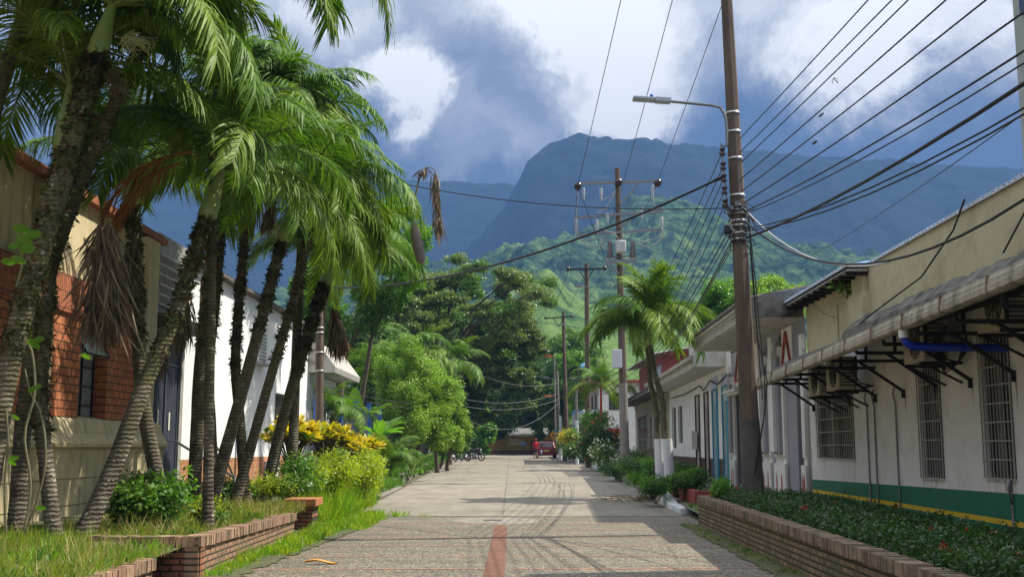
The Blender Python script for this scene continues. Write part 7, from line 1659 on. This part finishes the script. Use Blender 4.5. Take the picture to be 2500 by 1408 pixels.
motorbike(px_, 88, R(-25), 'dark motorbike with a pale front parked on the left side of the street', plain('bike_black', (.03, .02, .025), .3, bmp=0))
motorbike(px_ - .75, 89.2, R(-60), 'motorbike with dark red panels just behind the pale fronted one', plain('bike_red', (.25, .02, .02), .3, bmp=0))
motorbike(P(1111, 1115, 84).x - .2, 84, R(70), 'motorbike half hidden at the kerb, only its black rear wheel clear of the plants', plain('bike_grey', (.06, .06, .07), .3, bmp=0))

# ------------------------------------------------------------------ people
SKIN = plain('skin', (.30, .15, .09), .6, var=.08, bmp=0)
def person(label, x, y, h, shirt, shorts, hair, cap=None, arm_out=0, step=.16, right_down=True):
    """walking away up the street; one continuous skinned body, clothes as parts"""
    g = gz(y); t = thing('person', (x, y, g), label, 'person'); s = h / 1.75
    def W_(a, b, c): return Vector((a * s, b * s, c * s))
    V = {'pel': ((0, 0, .93), .125), 'wst': ((0, .0, 1.08), .115), 'chs': ((0, .02, 1.30), .145), 'nk': ((0, .02, 1.47), .058), 'hd0': ((0, .03, 1.55), .075), 'hd1': ((0, .04, 1.66), .095), 'hd2': ((0, .035, 1.72), .06),
         'hl': ((-.095, 0, .90), .09), 'kl': ((-.10, step + .06, .50), .058), 'al': ((-.10, step * .9, .09), .036), 'tl': ((-.11, step * .9 + .16, .035), .03),
         'hr': ((.095, 0, .90), .09), 'kr': ((.10, -step * .2, .49), .058), 'ar': ((.10, -step * 1.6, .12), .036), 'tr': ((.11, -step * 1.6 + .14, .04), .03),
         'sl': ((-.19, .02, 1.40), .062), 'el': ((-.27, .02, 1.13), .042), 'wl': ((-.27, .12, .90), .028), 'pl': ((-.27, .15, .84), .032),
         'sr': ((.19, .02, 1.40), .062), 'er': ((.26 + arm_out * .3, .0, 1.13), .042), 'wr': ((.29 + arm_out, .05, .90), .028), 'pr': ((.295 + arm_out * 1.15, .07, .84), .032)}
    E = [('pel', 'wst'), ('wst', 'chs'), ('chs', 'nk'), ('nk', 'hd0'), ('hd0', 'hd1'), ('hd1', 'hd2'), ('pel', 'hl'), ('hl', 'kl'), ('kl', 'al'), ('al', 'tl'), ('pel', 'hr'), ('hr', 'kr'), ('kr', 'ar'), ('ar', 'tr'), ('chs', 'sl'), ('sl', 'el'), ('el', 'wl'), ('wl', 'pl'), ('chs', 'sr'), ('sr', 'er'), ('er', 'wr'), ('wr', 'pr')]
    for sd_, w in ((-1, 'pl'), (1, 'pr')):
        b = Vector(V[w][0])
        for k_, (dy, ln) in enumerate(((-.028, .065), (-.009, .078), (.010, .074), (.028, .060))):
            V[w + str(k_) + 'a'] = (tuple(b + Vector((.004 * sd_, dy, -ln * .6))), .0095); V[w + str(k_) + 'b'] = (tuple(b + Vector((-.012 * sd_, dy * 1.05, -ln - .015))), .008); E += [(w, w + str(k_) + 'a'), (w + str(k_) + 'a', w + str(k_) + 'b')]
        V[w + 'ta'] = (tuple(b + Vector((-.012 * sd_, .045, -.015))), .010); V[w + 'tb'] = (tuple(b + Vector((-.02 * sd_, .055, -.05))), .009); E += [(w, w + 'ta'), (w + 'ta', w + 'tb')]
    keys = list(V); me = bpy.data.meshes.new('body'); me.from_pydata([tuple(W_(*V[k_][0])) for k_ in keys], [(keys.index(a), keys.index(b)) for a, b in E], [])
    o = bpy.data.objects.new('body', me); COL.objects.link(o); o.parent = t; md = o.modifiers.new('skin', 'SKIN'); 
    for i, k_ in enumerate(keys): sv = me.skin_vertices[0].data[i]; sv.radius = (V[k_][1] * s * (1.25 if k_ in ('chs', 'wst', 'pel') else 1), V[k_][1] * s * (.85 if k_ in ('chs', 'wst', 'pel') else 1)); sv.use_root = (k_ == 'pel')
    md.use_smooth_shade = True; o.modifiers.new('sub', 'SUBSURF').levels = 1; me.materials.append(SKIN)
    def tub(q, ks, rr_, ex=1.0): q.tube([Vector((x, y, g)) + W_(*(V[k_][0] if isinstance(k_, str) else k_)) for k_ in ks], [r_ * s for r_ in rr_], 14)
    def hull(q, rows):
        n = 16; vs = []
        for (a, b, c, rx, ry) in rows:
            for j in range(n): th = j / n * 6.283; vs.append(Vector((x, y, g)) + W_(a + rx * math.cos(th), b + ry * math.sin(th), c))
        q.add(vs, [(i * n + j, i * n + (j + 1) % n, (i + 1) * n + (j + 1) % n, (i + 1) * n + j) for i in range(len(rows) - 1) for j in range(n)], 0, True)
    q = MB(); hull(q, [(0, 0, .84, .185, .135), (0, 0, .95, .18, .135), (0, 0, 1.08, .172, .13), (0, .01, 1.28, .20, .14), (0, .02, 1.40, .20, .125), (0, .02, 1.455, .13, .09), (0, .02, 1.48, .075, .07)])
    tub(q, ['sl', (V['sl'][0][0] - .045, .02, 1.28), tuple(Vector(V['sl'][0]) * .25 + Vector(V['el'][0]) * .75)], [.082, .075, .072]); tub(q, ['sr', tuple(Vector(V['sr'][0]) * .25 + Vector(V['er'][0]) * .75)], [.082, .072]); part(q, 'shirt', [shirt], t)
    q = MB(); hull(q, [(0, 0, .80, .17, .125), (0, 0, .93, .175, .13)]); tub(q, ['hl', tuple(Vector(V['hl'][0]) * .2 + Vector(V['kl'][0]) * .8)], [.115, .092]); tub(q, ['hr', tuple(Vector(V['hr'][0]) * .2 + Vector(V['kr'][0]) * .8)], [.115, .092]); part(q, 'shorts', [shorts], t)
    q = MB(); hc = W_(0, .03, 1.665) + Vector((x, y, g)); n = 14; vs = []
    for i in range(6):
        ph = i / 5 * math.pi * .56
        for j in range(n): th = j / n * 6.283; r_ = .112 * s; vs.append(hc + Vector((r_ * .88 * math.sin(ph) * math.cos(th), r_ * math.sin(ph) * math.sin(th), r_ * math.cos(ph) * 1.0)))
    q.add(vs, [(i * n + j, i * n + (j + 1) % n, (i + 1) * n + (j + 1) % n, (i + 1) * n + j) for i in range(5) for j in range(n)], 0, True)
    if cap: q.add([hc + Vector((-.08 * s, .08 * s, .02 * s)), hc + Vector((.08 * s, .08 * s, .02 * s)), hc + Vector((.06 * s, .2 * s, 0)), hc + Vector((-.06 * s, .2 * s, 0))], [(0, 1, 2, 3)])
    part(q, 'cap' if cap else 'hair', [cap or hair], t)
    if cap: q = MB(); hull(q, [(0, .01, 1.56, .075, .08), (0, .01, 1.63, .088, .095), (0, .02, 1.66, .09, .098)]); part(q, 'hair', [hair], t)
    q = MB()                                                     # face: eyes, nose, mouth, ears
    f = lambda a, b, c: Vector((x, y, g)) + W_(a, b, c)
    q.tube([f(0, .12, 1.65), f(0, .145, 1.625)], [.010 * s, .014 * s], 8); q.tube([f(-.088, .03, 1.65), f(-.098, .03, 1.65)], [.022 * s, .018 * s], 8); q.tube([f(.088, .03, 1.65), f(.098, .03, 1.65)], [.022 * s, .018 * s], 8); part(q, 'nose_and_ears', [SKIN], t)
    q = MB(); q.tube([f(-.025, .127, 1.59), f(.025, .127, 1.59)], .006 * s, 6)
    for sx in (-1, 1): q.tube([f(sx * .033, .118, 1.66), f(sx * .033, .128, 1.66)], .010 * s, 8)
    part(q, 'eyes_and_mouth', [plain('dark_feature', (.06, .03, .025), .5, bmp=0)], t)
    for fx, nm in ((V['tl'][0], 'shoe'), (V['tr'][0], 'shoe')):
        q = MB(); c = Vector((x, y, g)) + W_(fx[0], fx[1] - .06, 0); zf = W_(0, 0, fx[2]).z; q.box(c.x - .048 * s, c.x + .048 * s, c.y - .11 * s, c.y + .13 * s, g + .003 + max(0, zf - .04 * s), g + max(0, zf - .04 * s) + .075 * s); part(q, nm, [RUB], t, .02 * s)
    return t
HAIR = plain('black_hair', (.02, .015, .012), .6, bmp=0)
person('person in a red shirt and red cap with dark shorts walking away beside the car', P(1308, 1100, 98.5).x, 98.5, 1.74, plain('red_shirt', (.55, .02, .03), .8, var=.1, bmp=0), plain('navy_shorts', (.03, .04, .07), .8, bmp=0), HAIR, plain('red_cap', (.5, .03, .03), .7, bmp=0), arm_out=.03)
person('small child in a pale lilac shirt walking at the hand of the person in red', P(1321, 1108, 98.5).x, 98.5, .86, plain('lilac_shirt', (.42, .40, .62), .8, bmp=0), plain('dark_trousers', (.04, .05, .09), .8, bmp=0), HAIR, None, arm_out=.0, step=.10)

# ------------------------------------------------------------------ signs at the far end
SG = thing('warning_sign', (P(1350, 1100, 105).x, 105, gz(105)), 'yellow diamond warning sign on a thin post behind the parked car', 'road sign')
x_ = SG.location.x; q = MB(); q.tube([(x_, 105, gz(105)), (x_, 105, P(1350, 1052, 105).z)], .03, 8); part(q, 'post', [GALV], SG)
zc = P(1350, 1061, 105).z; q = MB(); q.prism([(x_, zc - .42), (x_ + .3, zc), (x_, zc + .42), (x_ - .3, zc)], 104.94, 104.96, 'y'); part(q, 'plate', [plain('sign_yellow', (.75, .38, .02), .5, bmp=0)], SG)
q = MB(); q.box(x_ - .07, x_ - .02, 104.925, 104.937, zc - .16, zc + .16); q.box(x_ + .03, x_ + .08, 104.925, 104.937, zc - .16, zc + .16); part(q, 'symbol', [plain('sign_black', (.02, .02, .02), .5, bmp=0)], SG)
SN = thing('street_sign', (P(1361, 1100, 91).x, 91, P(1361, 1052, 91).z), 'small teal street name sign fixed to the white footed pole', 'road sign')
q = MB(); c = P(1359, 1051, 90.8); q.box(c.x - .28, c.x + .28, 90.78, 90.80, c.z - .09, c.z + .09); part(q, 'plate', [plain('sign_teal', (.02, .22, .25), .5, bmp=0)], SN)
q = MB(); q.box(P(1374, 1108, 88).x, P(1374, 1108, 88).x + .45, 88, 88.5, gz(88), gz(88) + 1.0); tag(q.build('waste_bin', [plain('bin_dark', (.05, .09, .07), .6)], bevel=.04), 'dark green waste bin at the foot of the white footed pole', 'bin')
q = MB(); q.box(P(1386, 1108, 86).x, P(1386, 1108, 86).x + .4, 86, 86.5, gz(86), gz(86) + .65); tag(q.build('waste_bin', [plain('bin_white', (.6, .6, .6), .6)], bevel=.04), 'small white bin right of the dark green one', 'bin')
